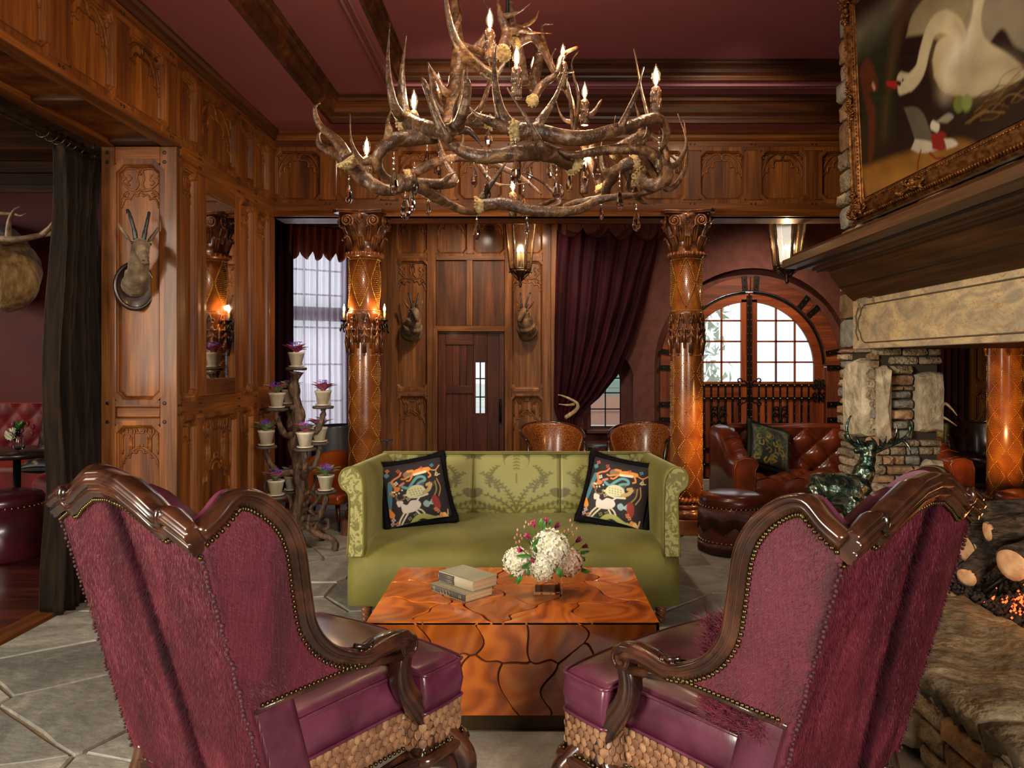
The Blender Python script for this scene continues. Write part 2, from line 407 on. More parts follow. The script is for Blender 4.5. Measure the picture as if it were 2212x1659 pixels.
# ---- tracery ornaments
def mirror(L): return L+[[(-x, y) for x, y in p] for p in L]
def cm(p, n=5): return [tuple(q) for q in catmull(p, n)]
def tracery(style, a):
    if style == 'arch':
        L = [cm([(0, -.22), (.05, -.08), (.22, 0), (.5, -.1), (.8, -.4), (.97, -.8), (.99, -1.2)]), cm([(0, -.22), (.1, -.34), (.33, -.34), (.47, -.5), (.44, -.7)]),
             cm([(.44, -.68), (.62, -.62), (.76, -.75), (.74, -.95)]), cm([(.74, -.93), (.88, -.93), (.97, -1.05), (.99, -1.2)]), cm([(.7, -.05), (.93, -.08), (.95, -.3)])]
    elif style == 'lobes':
        L = [cm([(.12, -.2), (.15, -.08), (.5, -.03), (.85, -.1), (.95, -.4), (.78, -.52), (.95, -.7), (.62, -1.05), (.3, -1.12), (.1, -.85), (.2, -.55), (.12, -.2)]),
             cm([(.0, -1.12), (.25, -1.2), (.62, -1.15), (.9, -1.35), (.99, -1.6)]), cm([(.62, -.35), (.5, -.55), (.7, -.75), (.55, -.9)]), cm([(0, -1.2), (.13, -1.36), (.14, -1.5)]),
             cm([(.14, -1.48), (.35, -1.38), (.5, -1.55), (.5, -1.66)]), cm([(.5, -1.64), (.72, -1.58), (.85, -1.7), (.99, -2.1)]), [(0, -.12), (.14, -.12), (0, -.35)], [(.62, -1.3), (.7, -1.5), (.85, -1.5), (.62, -1.3)]]
    elif style == 'lancet':
        L = [[(.47, -.55), (.47, -1.35)], [(.55, -.55), (.55, -1.3)], cm([(.35, -.05), (.3, -.25), (.42, -.4), (.47, -.55)]), cm([(.67, -.05), (.72, -.25), (.6, -.4), (.55, -.55)]),
             [(.43, -.2), (.59, -.2)], cm([(.51, -.06), (.45, -.2), (.51, -.42), (.57, -.2), (.51, -.06)]), cm([(.67, -.3), (.72, -.1), (.88, -.06), (.93, -.25), (.86, -.38), (.93, -.5), (.93, -1.4)]),
             cm([(.35, -.06), (.2, -.1), (.16, -.25), (0, -.27)]), cm([(.36, -.3), (.36, -1.1)]), cm([(0, -1.02), (.3, -1.12), (.6, -1.35), (.85, -1.65), (.99, -2.1)]), [(0, -.92), (.1, -.92), (.12, -1.05)],
             cm([(0, -1.14), (.16, -1.2), (.22, -1.36)]), cm([(.22, -1.34), (.4, -1.28), (.52, -1.4), (.56, -1.6)]), cm([(.56, -1.58), (.72, -1.55), (.85, -1.7), (.86, -1.9)]), cm([(.86, -1.88), (.95, -1.95), (.97, -2.4)]), [(.3, -1.12), (.4, -1.28)], [(.6, -1.35), (.7, -1.55)]]
    return [[(x*a, y*a) for x, y in p] for p in mirror(L)]
CELLC = {}
def cell(root, M, w, h, style=None, deep=.035, mats=PAN, split=True, pname='panel', chamfer=.05):
    """one panel in its opening: board (recessed), mouldings, tracery. M: u right, v up, n out; origin at opening centre on the frame's face"""
    key = (round(w, 3), round(h, 3), style, deep, id(mats))
    bi = wm(root).inverted()
    if key in CELLC:
        b0, kids = CELLC[key]; b = b0.copy(); link(b, root); b.matrix_basis = bi @ M
        for k in kids: c = k.copy(); link(c, b)
        return b
    m = MB()
    if split and w > .3: m.bx(-w/2, -.001, -h/2, h/2, -deep-.02, -deep); m.bx(.001, w/2, -h/2, h/2, -deep-.02, -deep-.001)
    else: m.bx(-w/2, w/2, -h/2, h/2, -deep-.02, -deep)
    b = m.build(pname, mats['y'], root); b.matrix_basis = bi @ M; kids = []
    c = min(chamfer, w*.2)
    pth = [(-w/2, -h/2+c), (-w/2+c*.4, -h/2+c*.7), (-w/2+c, -h/2), (w/2-c, -h/2), (w/2-c*.4, -h/2+c*.7), (w/2, -h/2+c), (w/2, h/2-c), (w/2-c*.4, h/2-c*.7), (w/2-c, h/2), (-w/2+c, h/2), (-w/2+c*.4, h/2-c*.7), (-w/2, h/2-c)]
    s = MB(); s.sweep([(x, y, 0) for x, y in pth], [(.03, -deep), (.03, .001), (0, .001), (-.007, -.003), (-.010, -deep*.35), (-.015, -deep*.45), (-.020, -deep*.8), (-.026, -deep)], up=(0, 0, 1), loop=True, sm=False)
    kids.append(s.build('moulding', mats['y'], b))
    if style:
        a = w/2-.022; t = MB()
        for pl in tracery(style, a): t.tube([(x, y+h/2-.02, -deep+.002) for x, y in pl], min(.0105, a*.055), 5, caps=True)
        kids.append(t.build('tracery', mats['x'], b))
    CELLC[key] = (b, kids); return b
def cell_world(root, M, u0, u1, v0, v1, **k):
    return cell(root, M @ T((u0+u1)/2, (v0+v1)/2, 0), u1-u0, v1-v0, **k)
def frame_bar(root, M, u0, u1, v0, v1, name, mats=PAN, th=.05, bev=.004):
    m = MB(); cu, cv = (u0+u1)/2, (v0+v1)/2; m.bx(u0-cu, u1-cu, v0-cv, v1-cv, -th, 0)
    horiz = (u1-u0) > (v1-v0); o = m.build(name, mats['x'] if horiz else mats['y'], root, bevel=bev, seg=1); o.matrix_basis = wm(root).inverted() @ M @ T(cu, cv, 0); return o
def pegs(root, M, pts, r=.009):
    m = MB()
    for u, v in pts: m.lathe([(r, 0), (r, .003), (r*.5, .005)], 6, M=M @ T(u, v, 0))
    o = m.build('peg', M_PEG, root, world=True); o['kind'] = 'stuff'; return o
# ---- header beam wall above the columns (faces -Y)
HY = 6.60
wall_header = MB().bx(-2.3, 4.6, HY+.05, HY+.30, 2.83, 3.60).build('wall_back_header', PAN['x'], kind='structure')
MH = basis((0, HY, 0), (1, 0, 0), (0, 0, 1), (0, -1, 0))
us = [-1.5165+.5413*k for k in range(-1, 10)]
for i, u in enumerate(us): cell_world(wall_header, MH, u-.2, u+.2, 2.965, 3.405, style='arch', deep=.04)
frame_bar(wall_header, MH, -2.27, 4.6, 2.875, 2.965, 'rail'); frame_bar(wall_header, MH, -2.27, 4.6, 3.405, 3.50, 'rail')
edges = [-2.27]+[e for u in us for e in (u-.2, u+.2)]+[4.6]
for i in range(0, len(edges), 2):
    if edges[i+1]-edges[i] > .01: frame_bar(wall_header, MH, edges[i], edges[i+1], 2.965, 3.405, 'stile')
pegs(wall_header, MH, [((u+.2+.07)+d, z) for u in us for d in (-.018, .018) for z in (2.93, 3.46)])
s = MB(); s.sweep([(-2.27, HY, 2.81), (4.6, HY, 2.81)], [(-.05, 0), (.05, 0), (.055, .012), (.045, .03), (.05, .04), (.03, .055), (.022, .068), (-.05, .068)])
s.bx(-2.27, 4.6, HY-.03, HY+.3, 2.81, 2.825); s.build('moulding', PAN['x'], wall_header)
s = MB(); s.sweep([(-2.27, HY, 3.49), (4.6, HY, 3.49)], [(-.05, 0), (.012, 0), (.03, .02), (.035, .045), (.055, .06), (.055, .08), (-.05, .08)]); s.build('cornice', PAN['x'], wall_header)
# ---- left wall (faces +X), its pier and the bulkhead towards the camera
LX = -2.26
wall_left = MB().bx(-2.72, LX-.055, 4.87, 6.62, 0, 3.6).bx(-2.72, LX-.055, -3.2, 4.87, 2.93, 3.6).build('wall_left', PAN['z'], kind='structure')
ML = basis((LX, 0, 0), (0, 1, 0), (0, 0, 1), (1, 0, 0))     # u = +Y
cols = [(4.83, 5.06), (5.13, 5.74), (5.81, 6.09), (6.17, 6.47)]
near = [(4.19, 4.62), (3.65, 4.06), (3.10, 3.50), (2.55, 2.96), (2.0, 2.42)]
for (a, b) in cols+near: cell_world(wall_left, ML, a, b, 2.965, 3.405, style='arch', deep=.04)
for i, (a, b) in enumerate(cols):
    cell_world(wall_left, ML, a, b, .18, 1.13, style='lancet', deep=.04)
    if i != 1: cell_world(wall_left, ML, a, b, 1.28, 2.80, style='lobes', deep=.04)
for (z0, z1) in ((3.405, 3.5), (2.80, 2.965), (1.13, 1.28), (.0, .18)):
    frame_bar(wall_left, ML, 4.812 if z0 < 2.9 else 4.76, 6.60, z0, z1, 'rail')
frame_bar(wall_left, ML, 1.0, 4.76, 3.405, 3.5, 'rail'); frame_bar(wall_left, ML, 1.0, 4.811, 2.901, 2.965, 'rail')
ed = [4.76]+[e for c in cols for e in c]+[6.60]
for i in range(0, len(ed), 2):
    for z0, z1 in ((2.965, 3.405), (1.28, 2.80), (.18, 1.13)): frame_bar(wall_left, ML, max(ed[i], 4.812 if z0 < 2.9 else 4.76), ed[i+1], z0, z1, 'stile')
for a, b in ((4.62, 4.76), (4.06, 4.19), (3.50, 3.65), (2.96, 3.10), (2.42, 2.55), (1.0, 2.0)): frame_bar(wall_left, ML, a, b, 2.965, 3.405, 'stile')
pegs(wall_left, ML, [(m+d, z+e) for m in (4.795, 5.095, 5.775, 6.13) for d in (-.015, .015) for z in (1.205, 2.88) for e in (-.03, .03)]+[(m+d, z) for m in (5.095, 5.775, 6.13, 4.69, 4.12, 3.58, 3.03) for d in (-.016, .016) for z in (3.455, 2.94)])
s = MB(); s.sweep([(LX, 1.0, 3.49), (LX, 6.6, 3.49)], [(-.05, 0), (.012, 0), (.03, .02), (.035, .045), (.055, .06), (.055, .08), (-.05, .08)]); s.build('cornice', DRK['y'], wall_left)
# pier face (faces -Y)
MPF = basis((0, 4.76, 0), (1, 0, 0), (0, 0, 1), (0, -1, 0))
wp = MB().bx(-2.75, -2.27, 4.81, 4.86, 0, 2.9).build('wall_pier', PAN['z'], kind='structure')
cell_world(wp, MPF, -2.66, -2.37, 1.27, 2.79, style='lobes', deep=.04, split=False); cell_world(wp, MPF, -2.66, -2.37, .15, 1.11, style='lancet', deep=.04, split=False)
frame_bar(wp, MPF @ T(0, 0, -.012), -2.66, -2.37, 1.155, 1.225, 'rail', bev=.01)
for a, b, c, d, n in ((-2.75, -2.66, 0, 2.9, 'stile'), (-2.37, -2.26, 0, 2.9, 'stile'), (-2.66, -2.37, 2.79, 2.9, 'rail'), (-2.66, -2.37, 1.11, 1.155, 'rail'), (-2.66, -2.37, 1.225, 1.27, 'rail'), (-2.66, -2.37, 0, .15, 'rail')): frame_bar(wp, MPF, a, b, c, d, n, mats=RED if n == 'stile' else PAN)
pegs(wp, MPF, [(u, z) for u in (-2.705, -2.34) for z in (1.13, 1.25, 2.80, 2.86)], .013)
# bulkhead soffit
sf = MB().bx(-2.72, -2.29, -3, 4.76, 2.95, 2.99).build('trim_4', DRK['y'], kind='structure', label='panelled wooden soffit over the booth opening')
for u0, u1 in ((-2.76, -2.66), (-2.36, -2.268)): MB().bx(u0, u1, 1.0, 4.76, 2.90, 2.985).build('rail', PAN['y'] if u0 < -2.5 else PAN['y'], sf, bevel=.008)
for yv in (4.68, 3.95, 3.30, 2.65, 2.0): MB().bx(-2.66, -2.36, yv, yv+.09, 2.905, 2.97).build('cross_rail', DRK['x'], sf, bevel=.012)
# mirror door in the second bay of the left wall
mir = thing('wall_mirror', 'tall dark mirror glass in a wooden door frame on the panelled left wall', 'mirror', (LX, 5.435, 1.28))
for a, b, c, d, n in ((5.13, 5.17, 1.28, 2.80, 'frame'), (5.68, 5.74, 1.28, 2.80, 'frame'), (5.17, 5.68, 1.28, 1.40, 'frame'), (5.17, 5.68, 2.70, 2.80, 'frame')): frame_bar(mir, ML @ T(0, 0, .012), a, b, c, d, n)
g = NT('dark_mirror'); g.b.inputs['Base Color'].default_value = (.72, .70, .68, 1); g.b.inputs['Metallic'].default_value = 1; g.b.inputs['Roughness'].default_value = .03
pm = MB().bx(-.26, .26, -.66, .66, -.004, 0).build('mirror_glass', g.m, mir); pm.matrix_basis = wm(mir).inverted() @ ML @ T(5.425, 2.05, -.012) @ Matrix.Rotation(math.radians(-4.2), 4, 'Y')
# ---- booth room
MB().bx(-8.2, -3.4, 8.3, 8.4, 0, 3.95).build('wall_booth', M_BOOTH, kind='structure')
s = MB()
for z0, dp in ((3.42, .03), (3.50, .08), (3.62, .14), (3.74, .24)): s.bx(-8.2, -3.4, 8.3-dp, 8.3, z0, z0+.115)
s.build('trim_5', DRK['x'], kind='structure', label='dark stepped cornice above the booth wall')
s = MB()
for y0 in (7.3, 6.2): s.bx(-8.2, -3.0, y0, y0+.3, 3.62, 3.9); s.bx(-8.2, -3.0, y0-.05, y0+.35, 3.8, 3.9)
s.build('trim_6', DRK['x'], kind='structure', label='dark beams across the booth ceiling')
# ---- bay with canted window wall
A = Vector((-3.4, 8.5, 0)); B = Vector((-1.9, 9.45, 0)); L = (B-A).length; ub = (B-A).normalized(); nb = Vector((ub.y, -ub.x, 0))
MBAY = basis(A, ub, (0, 0, 1), nb)
wb = MB(); tw0, tw1, wz0, wz1 = .377*L, .735*L, .66, 2.92
for (a, b, c, d) in ((0, tw0, 0, 3.6), (tw1, L, 0, 3.6), (tw0, tw1, 0, wz0), (tw0, tw1, wz1, 3.6)): wb.bx(a, b, c, d, -.12, 0, M=MBAY)
wb.build('wall_bay', DRK['z'], kind='structure')
MB().bx(-3.5, -3.4, 6.7, 8.5, 0, 3.6).bx(-3.5, -2.7, 6.62, 6.7, 0, 3.6).build('wall_bay_side', DRK['z'], kind='structure')
M_PANE = glass('window_glass', (.97, .99, 1), thin=True, alpha=.12)
win = struct('window_1')
s = MB()
for k in range(5): s.bx(tw0+(tw1-tw0)*k/4-.01, tw0+(tw1-tw0)*k/4+.01, wz0, wz1, -.07, -.04, M=MBAY)
for z in (wz0+.02, 1.05, 1.5, 1.95, 2.35, 2.65, wz1-.02): s.bx(tw0, tw1, z-.01, z+.01, -.07, -.04, M=MBAY)
s.bx(tw0, tw1, 2.03, 2.2, -.08, -.02, M=MBAY); s.build('muntin', DRK['z'], win)
MB().bx(tw0, tw1, wz0, wz1, -.058, -.052, M=MBAY).build('pane', M_PANE, win)
# ---- back wall : panelled part
BY = 9.45
MBW = basis((0, BY, 0), (1, 0, 0), (0, 0, 1), (0, -1, 0))
def bx_(px): return (px-CX)*BY/F
def bz_(py): return EYE-(py-CY)*BY/F
wbk = MB().bx(-1.95, bx_(935), BY+.05, BY+.2, 0, 3.6).bx(bx_(1096), .36, BY+.05, BY+.2, 0, 3.6).bx(bx_(935), bx_(1096), BY+.05, BY+.2, bz_(712), 3.6).build('wall_back_panelled', RED['z'], kind='structure')
pc = [(bx_(857), bx_(923)), (bx_(1105), bx_(1172))]
for a, b in pc:
    cell_world(wbk, MBW, a, b, bz_(840), bz_(563), style='lobes', mats=RED); cell_world(wbk, MBW, a, b, .12, bz_(855), style='lancet', mats=RED)
for a, b in ((857, 923), (941, 1009), (1022, 1090), (1105, 1172)): cell_world(wbk, MBW, bx_(a), bx_(b), bz_(548), bz_(548)+.46, style='arch', mats=RED)
for a, b in ((941, 1007), (1021, 1090)): frame_bar(wbk, MBW @ T(0, 0, -.03), bx_(a), bx_(b), bz_(704), bz_(562), 'panel', mats=DRK, th=.02)
z1_ = bz_(548)+.46
for a, b, c, d in ((835, 857, 0, z1_), (923, 941, 0, z1_), (1090, 1105, 0, z1_), (1172, 1190, 0, z1_), (1009, 1022, bz_(548), z1_), (1007, 1021, bz_(704), bz_(562))): frame_bar(wbk, MBW @ T(0, 0, .002), bx_(a), bx_(b), c, d, 'stile', mats=RED)
for a, b, c, d in ((857, 923, bz_(563), bz_(548)), (1105, 1172, bz_(563), bz_(548)), (941, 1090, bz_(562), bz_(548)), (857, 923, bz_(855), bz_(840)), (1105, 1172, bz_(855), bz_(840)), (857, 923, 0, .12), (1105, 1172, 0, .12), (930, 1100, bz_(712), bz_(704)), (835, 1190, z1_, 3.6)): frame_bar(wbk, MBW, bx_(a), bx_(b), c, d, 'rail', mats=RED)
MB().bx(bx_(1190), bx_(1206), BY-.06, BY+.1, 0, 3.6).build('trim_7', RED['z'], kind='structure', label='wooden post between the panelling and the plaster wall', bevel=.006)
# side strip behind the left column
MB().bx(-1.95, bx_(835), BY-.02, BY+.1, 0, 3.6).build('trim_8', RED['z'], kind='structure', label='wooden corner post of the bay')
# ---- door 1
d1 = struct('door_1', loc=(bx_(1015), BY+.06, 0))
dx0, dx1, dz = bx_(945), bx_(1090), bz_(716)
def dpart(name, a, b, c, d, y0, y1, m, bev=.004): return MB().bx(a, b, BY+y0, BY+y1, c, d).build(name, m, d1, world=True, bevel=bev, seg=1)
for a, b in ((bx_(935), dx0), (dx1, bx_(1096))): dpart('jamb', a, b, 0, dz+.04, -.01, .1, RED['z'])
dpart('jamb', dx0, dx1, dz, dz+.05, -.01, .1, RED['x'])
wx0, wx1, wz0_, wz1_ = bx_(1027), bx_(1047), bz_(893), bz_(783)
M_DOOR = {a: wood('door_wood', '#38180c', '#643320', a, c3='#4c2416', rand=.15, rough=.35) for a in 'xyz'}
n = 4; ws = [dx0, dx0+.10, bx_(1012), wx0-.03]; 
for a, b in ((dx0+.005, dx0+.10), (bx_(1078), dx1-.005)): dpart('stile', a, b, .02, dz-.02, .03, .075, M_DOOR['z'])
for c, d in ((dz-.17, dz-.02), (bz_(850), bz_(850)+.1), (.02, .25)): dpart('rail', dx0+.10, wx0-.03, c, d, .03, .075, M_DOOR['x'])
for k in range(4):
    a = dx0+.10+(wx0-.03-dx0-.10)*k/4; b = dx0+.10+(wx0-.03-dx0-.10)*(k+1)/4
    for c, d in ((.25, bz_(850)), (bz_(850)+.1, dz-.17)): dpart('board', a+.001, b-.001, c, d, .045, .07, M_DOOR['z'], .003)
for a, b, c, d in ((wx0-.03, wx1+.03, wz1_, dz-.02), (wx0-.03, wx1+.03, .02, wz0_), (wx0-.03, wx0, wz0_, wz1_), (wx1, wx1+.03, wz0_, wz1_)): dpart('board', a, b, c, d, .035, .07, M_DOOR['z'])
dpart('board', wx1+.03, bx_(1078), .02, dz-.02, .045, .07, M_DOOR['z'])
MB().bx(dx0, wx0-.005, BY+.075, BY+.085, 0, dz).bx(wx1+.005, dx1, BY+.075, BY+.085, 0, dz).bx(wx0-.01, wx1+.01, BY+.075, BY+.085, 0, wz0_).bx(wx0-.01, wx1+.01, BY+.075, BY+.085, wz1_, dz).build('backing', M_DOOR['z'], d1, world=True)  # added sheet that keeps daylight from leaking between the boards
dpart('muntin', (wx0+wx1)/2-.008, (wx0+wx1)/2+.008, wz0_, wz1_, .04, .06, M_IRON, 0)
for z in (bz_(818), bz_(858)): dpart('muntin', wx0, wx1, z-.008, z+.008, .04, .06, M_IRON, 0)
MB().bx(wx0, wx1, BY+.05, BY+.054, wz0_, wz1_).build('pane', M_PANE, d1, world=True)
s = MB(); s.tube([(bx_(1081), BY-.01, bz_(868)), (bx_(1082), BY-.03, bz_(875)), (bx_(1082), BY-.035, bz_(900)), (bx_(1081), BY-.01, bz_(912))], .012, 8); s.bx(bx_(1078), bx_(1084), BY+.02, BY+.032, bz_(916), bz_(862)); s.build('door_handle', M_IRON, d1, world=True)
# ---- plaster wall with arched openings
def arch_wall(m, x0, x1, zt, cx, r, zs, z0, y0, y1, n=20):
    """opening centred cx, radius r, springing zs, sill z0"""
    ext = [(cx-r, z0)]+[(cx+r*math.cos(PI-PI*i/n), zs+r*math.sin(PI*i/n)) for i in range(n+1)]+[(cx+r, z0)]
    m.add([(x0, y0, 0), (cx-r, y0, 0), (cx-r, y0, zt), (x0, y0, zt)], [(0, 1, 2, 3)]); m.add([(cx+r, y0, 0), (x1, y0, 0), (x1, y0, zt), (cx+r, y0, zt)], [(0, 1, 2, 3)])
    if z0 > 0: m.add([(cx-r, y0, 0), (cx+r, y0, 0), (cx+r, y0, z0), (cx-r, y0, z0)], [(0, 1, 2, 3)])
    for i in range(1, n+1): (xa, za), (xb, zb) = ext[i], ext[i+1]; m.add([(xa, y0, za), (xb, y0, zb), (xb, y0, zt), (xa, y0, zt)], [(0, 1, 2, 3)])
    e = ext
    for i in range(len(e)-1): (xa, za), (xb, zb) = e[i], e[i+1]; m.add([(xa, y0, za), (xa, y1, za), (xb, y1, zb), (xb, y0, zb)], [(0, 1, 2, 3)])
    if z0 > 0: m.add([(cx-r, y0, z0), (cx+r, y0, z0), (cx+r, y1, z0), (cx-r, y1, z0)], [(0, 1, 2, 3)])
DX, DR, DS = 2.868, 1.164, 1.464
wx, wr = .995, .20
m = MB(); arch_wall(m, .36, 1.45, 3.6, wx+.02, wr+.12, 1.33, .60, BY, BY+.14)
arch_wall(m, 1.45, 4.4, 3.6, DX, DR+.10, DS, 0, BY, BY+.15, 32)
m.add([(4.4, BY, 0), (7.2, BY, 0), (7.2, BY, 3.6), (4.4, BY, 3.6)], [(0, 1, 2, 3)])
# back leaf around the smaller glass opening
Y2 = BY+.14; arch_wall(m, .36, 1.45, 3.6, wx, wr, 1.30, .68, Y2, Y2+.1)
m.bx(.3, 7.2, BY+.32, BY+.36, 2.8, 3.6)
wplast = m.build('wall_back_plaster', M_PLASTER, kind='structure')
# small arched window
w2 = struct('window_2'); s = MB(); Y3 = Y2+.03
s.tube([(wx-wr, Y3, .68)]+[(wx+wr*math.cos(PI-PI*i/14), Y3, 1.30+wr*math.sin(PI*i/14)) for i in range(15)]+[(wx+wr, Y3, .68)], .013, 6)
s.bx(wx-.008, wx+.008, Y3-.01, Y3+.01, .68, 1.5)
for z in (.69, .92, 1.13, 1.32): s.bx(wx-wr, wx+wr, Y3-.01, Y3+.01, z-.008, z+.008)
s.build('muntin', M_IRON, w2)
MB().prism([(wx-wr, .68)]+[(wx+wr*math.cos(PI-PI*i/14), 1.30+wr*math.sin(PI*i/14)) for i in range(15)]+[(wx+wr, .68)], -.003, 0, M=basis((0, Y3, 0), (1, 0, 0), (0, 0, 1), (0, -1, 0))).build('pane', M_PANE, w2)
MB().bx(wx-wr-.06, wx+wr+.06, BY-.05, Y2+.05, .62, .66).build('window_sill', M_PLASTER, w2, bevel=.006)
# ---- arched double door
d2 = struct('door_2', loc=(DX, BY+.15, 0)); FY = BY+.15
MD = basis((DX, FY, 0), (1, 0, 0), (0, 0, 1), (0, -1, 0))
def arcband(m, r0, r1, a0, a1, z0, z1, n=8, M=MD):
    pts = [(r1*math.cos(math.radians(a0+(a1-a0)*i/n)), DS+r1*math.sin(math.radians(a0+(a1-a0)*i/n))) for i in range(n+1)]+[(r0*math.cos(math.radians(a1-(a1-a0)*i/n)), DS+r0*math.sin(math.radians(a1-(a1-a0)*i/n))) for i in range(n+1)]
    m.prism(pts, z0, z1, M=M)
RI = .985
m = MB(); arcband(m, DR-.01, DR+.2, 0, 180, -.06, -.005, 30); m.bx(DR-.01, DR+.2, 0, DS, -.06, -.005, M=MD).bx(-DR-.2, -DR+.01, 0, DS, -.06, -.005, M=MD); m.build('reveal_back', M_PLASTER, wplast, world=True)
M_FRM = {a: wood('arch_frame_wood', '#4e1f0d', '#854320', a, c3='#69321a', rand=.12) for a in 'xyz'}
for a0, a1 in ((0, 44), (44, 90), (90, 136), (136, 180)):
    m = MB(); arcband(m, RI, DR, a0+.15, a1-.15, -.1, .02, 12); m.build('arch_frame', M_FRM['x'], d2, world=True, bevel=.005, seg=1)
for sx in (-1, 1):
    MB().bx(min(sx*RI, sx*(DR)), max(sx*RI, sx*(DR)), .0, DS, -.1, .02, M=MD).build('post', M_FRM['z'], d2, world=True, bevel=.005, seg=1)
M_DR2 = {a: wood('arched_door_wood', '#5a2410', '#9a4a20', a, c3='#7a3818', rand=.2, rough=.4) for a in 'xyz'}
# leaf: ring + stiles + lower boards
gz0 = bz_(828); gl = .62+0  # radius of the glass
GR = .845
for a0, a1 in ((0, 89.5), (90.5, 180)):
    m = MB(); arcband(m, GR, RI-.012, a0, a1, -.08, -.03, 20); m.build('arched_stile', M_DR2['x'], d2, world=True, bevel=.003, seg=1)
for sx in (-1, 1):
    x0, x1 = sx*.008, sx*.105
    MB().bx(min(x0, x1), max(x0, x1), .03, DS+.86+.02, -.08, -.03, M=MD).build('stile', M_DR2['z'], d2, world=True, bevel=.003, seg=1)
    x0, x1 = sx*GR, sx*(RI-.012)
    MB().bx(min(x0, x1), max(x0, x1), .03, DS, -.08, -.03, M=MD).build('stile', M_DR2['z'], d2, world=True, bevel=.003, seg=1)
    x0, x1 = sx*.105, sx*GR
    MB().bx(min(x0, x1), max(x0, x1), gz0-.20, gz0, -.08, -.035, M=MD).build('rail', M_DR2['x'], d2, world=True, bevel=.003, seg=1)
    for k in range(8):
        a = sx*(.105+(GR-.105)*k/8); b = sx*(.105+(GR-.105)*(k+1)/8)
        MB().bx(min(a, b)+.001, max(a, b)-.001, .03, gz0-.20, -.08, -.045, M=MD).build('board', M_DR2['z'], d2, world=True, bevel=.003, seg=1)
    # glazing
    m = MB(); ag = math.degrees(math.acos(.105/GR)); pts = [(.105, gz0), (GR, gz0)]+[(GR*math.cos(math.radians(a)), DS+GR*math.sin(math.radians(a))) for a in np.linspace(0, ag, 14)]
    pts = [(sx*x, z) for x, z in pts]
    if sx < 0: pts = pts[::-1]
    m.prism(pts, -.062, -.058, M=MD); m.build('pane', M_PANE, d2, world=True)
    m = MB()
    for x in (.355, .60): m.bx(min(sx*x-.011, sx*x+.011), max(sx*x-.011, sx*x+.011), gz0, DS+math.sqrt(GR**2-x*x), -.07, -.045, M=MD)
    for k, z in enumerate((gz0+.006, gz0+.27, gz0+.54, gz0+.81)):
        xe = GR if z < DS else math.sqrt(max(.01, GR**2-(z-DS)**2)); m.bx(min(sx*.105, sx*xe), max(sx*.105, sx*xe), z-.011, z+.011, -.07, -.045, M=MD)
    m.build('muntin', M_DR2['z'], d2, world=True)
MB().bx(-.99, .99, .0, gz0-.01, -.10, -.085, M=MD).bx(-.02, .02, 0, DS+.97, -.1, -.085, M=MD).build('backing', M_DR2['z'], d2, world=True)  # added behind both leaves so no daylight leaks through the gaps
# iron work
def iron(name, fn):
    m = MB(); fn(m); return m.build(name, M_IRON, d2, world=True)
for sx in (-1, 1):
    for z in (gz0-.03, gz0-.20, .40, .20):
        iron('strap', lambda m: m.bx(min(sx*.02, sx*.97), max(sx*.02, sx*.97), z-.016, z+.016, -.045, -.022, M=MD))
    for k in range(8):
        x = sx*(.105+(GR-.105)*(k)/8+.02); iron('strap', lambda m: m.bx(x-.011, x+.011, .04, gz0-.02, -.05, -.026, M=MD))
    iron('strap', lambda m: m.bx(sx*.022-.013, sx*.022+.013, .04, DS+.93, -.045, -.02, M=MD))
    iron('strap', lambda m: arcband(m, RI-.035, RI-.005, 2 if sx > 0 else 93, 87 if sx > 0 else 178, -.045, -.022, 24))
    for a in (24, 32, 40, 50, 58, 66, 74, 82):
        aa = a if sx > 0 else 180-a; ca, sa = math.cos(math.radians(aa)), math.sin(math.radians(aa))
        def fleur(m):
            for (u, v, rr) in ((0, .0, .016), (0, .03, .02), (-.02, .02, .012), (.02, .02, .012), (0, .055, .01)):
                R = RI-.04-v; m.lathe([(rr, 0), (rr*.8, .008)], 6, M=MD @ T(R*ca-u*sa, DS+R*sa+u*ca, -.04))
        iron('finial', fleur)
    for kx, kz in ((.16, -1), (.16, 1)):
        def scr(m):
            c = sx*.16; zc = gz0-.115+kz*.125
            p = [(c-sx*.11+sx*.10*t+0, zc-kz*.06+kz*.1*math.sin(t*PI)*.8) for t in np.linspace(0, .7, 6)]
            p += [(c-sx*.0+sx*.035*(1-t)*math.cos(PI*.9-t*6), zc+kz*.02+kz*.035*(1-t)*math.sin(PI*.9-t*6)) for t in np.linspace(0, .8, 12)]
            m.tube([(x-sx*.03, z, -.028) for x, z in p], .009, 5, M=MD)
        iron('scroll', scr)
    def knot(m, c=(sx*.40, gz0-.47), k=1.0):
        for qx in (-1, 1):
            for qz in (-1, 1):
                p = [(c[0]+k*qx*.012, c[1]), (c[0]+k*qx*.03, c[1]+k*qz*.05), (c[0]+k*qx*.075, c[1]+k*qz*.09), (c[0]+k*qx*.10, c[1]+k*qz*.05), (c[0]+k*qx*.06, c[1]+k*qz*.03), (c[0]+k*qx*.055, c[1]+k*qz*.065)]
                m.tube([(x, z, -.02) for x, z in cm(p, 4)], .010*k, 5, M=MD)
                p = [(c[0]+k*qx*.01, c[1]+k*qz*.08), (c[0]+k*qx*.03, c[1]+k*qz*.15), (c[0]+k*qx*.07, c[1]+k*qz*.16), (c[0]+k*qx*.07, c[1]+k*qz*.12), (c[0]+k*qx*.045, c[1]+k*qz*.12)]
                m.tube([(x, z, -.02) for x, z in cm(p, 4)], .010*k, 5, M=MD)
        m.tube([(c[0], c[1]-.18*k, -.02), (c[0], c[1]+.18*k, -.02)], .012*k, 5, M=MD)
    iron('ornament', knot)
    iron('ornament', lambda m: knot(m, (sx*.905, gz0-.10), .85))
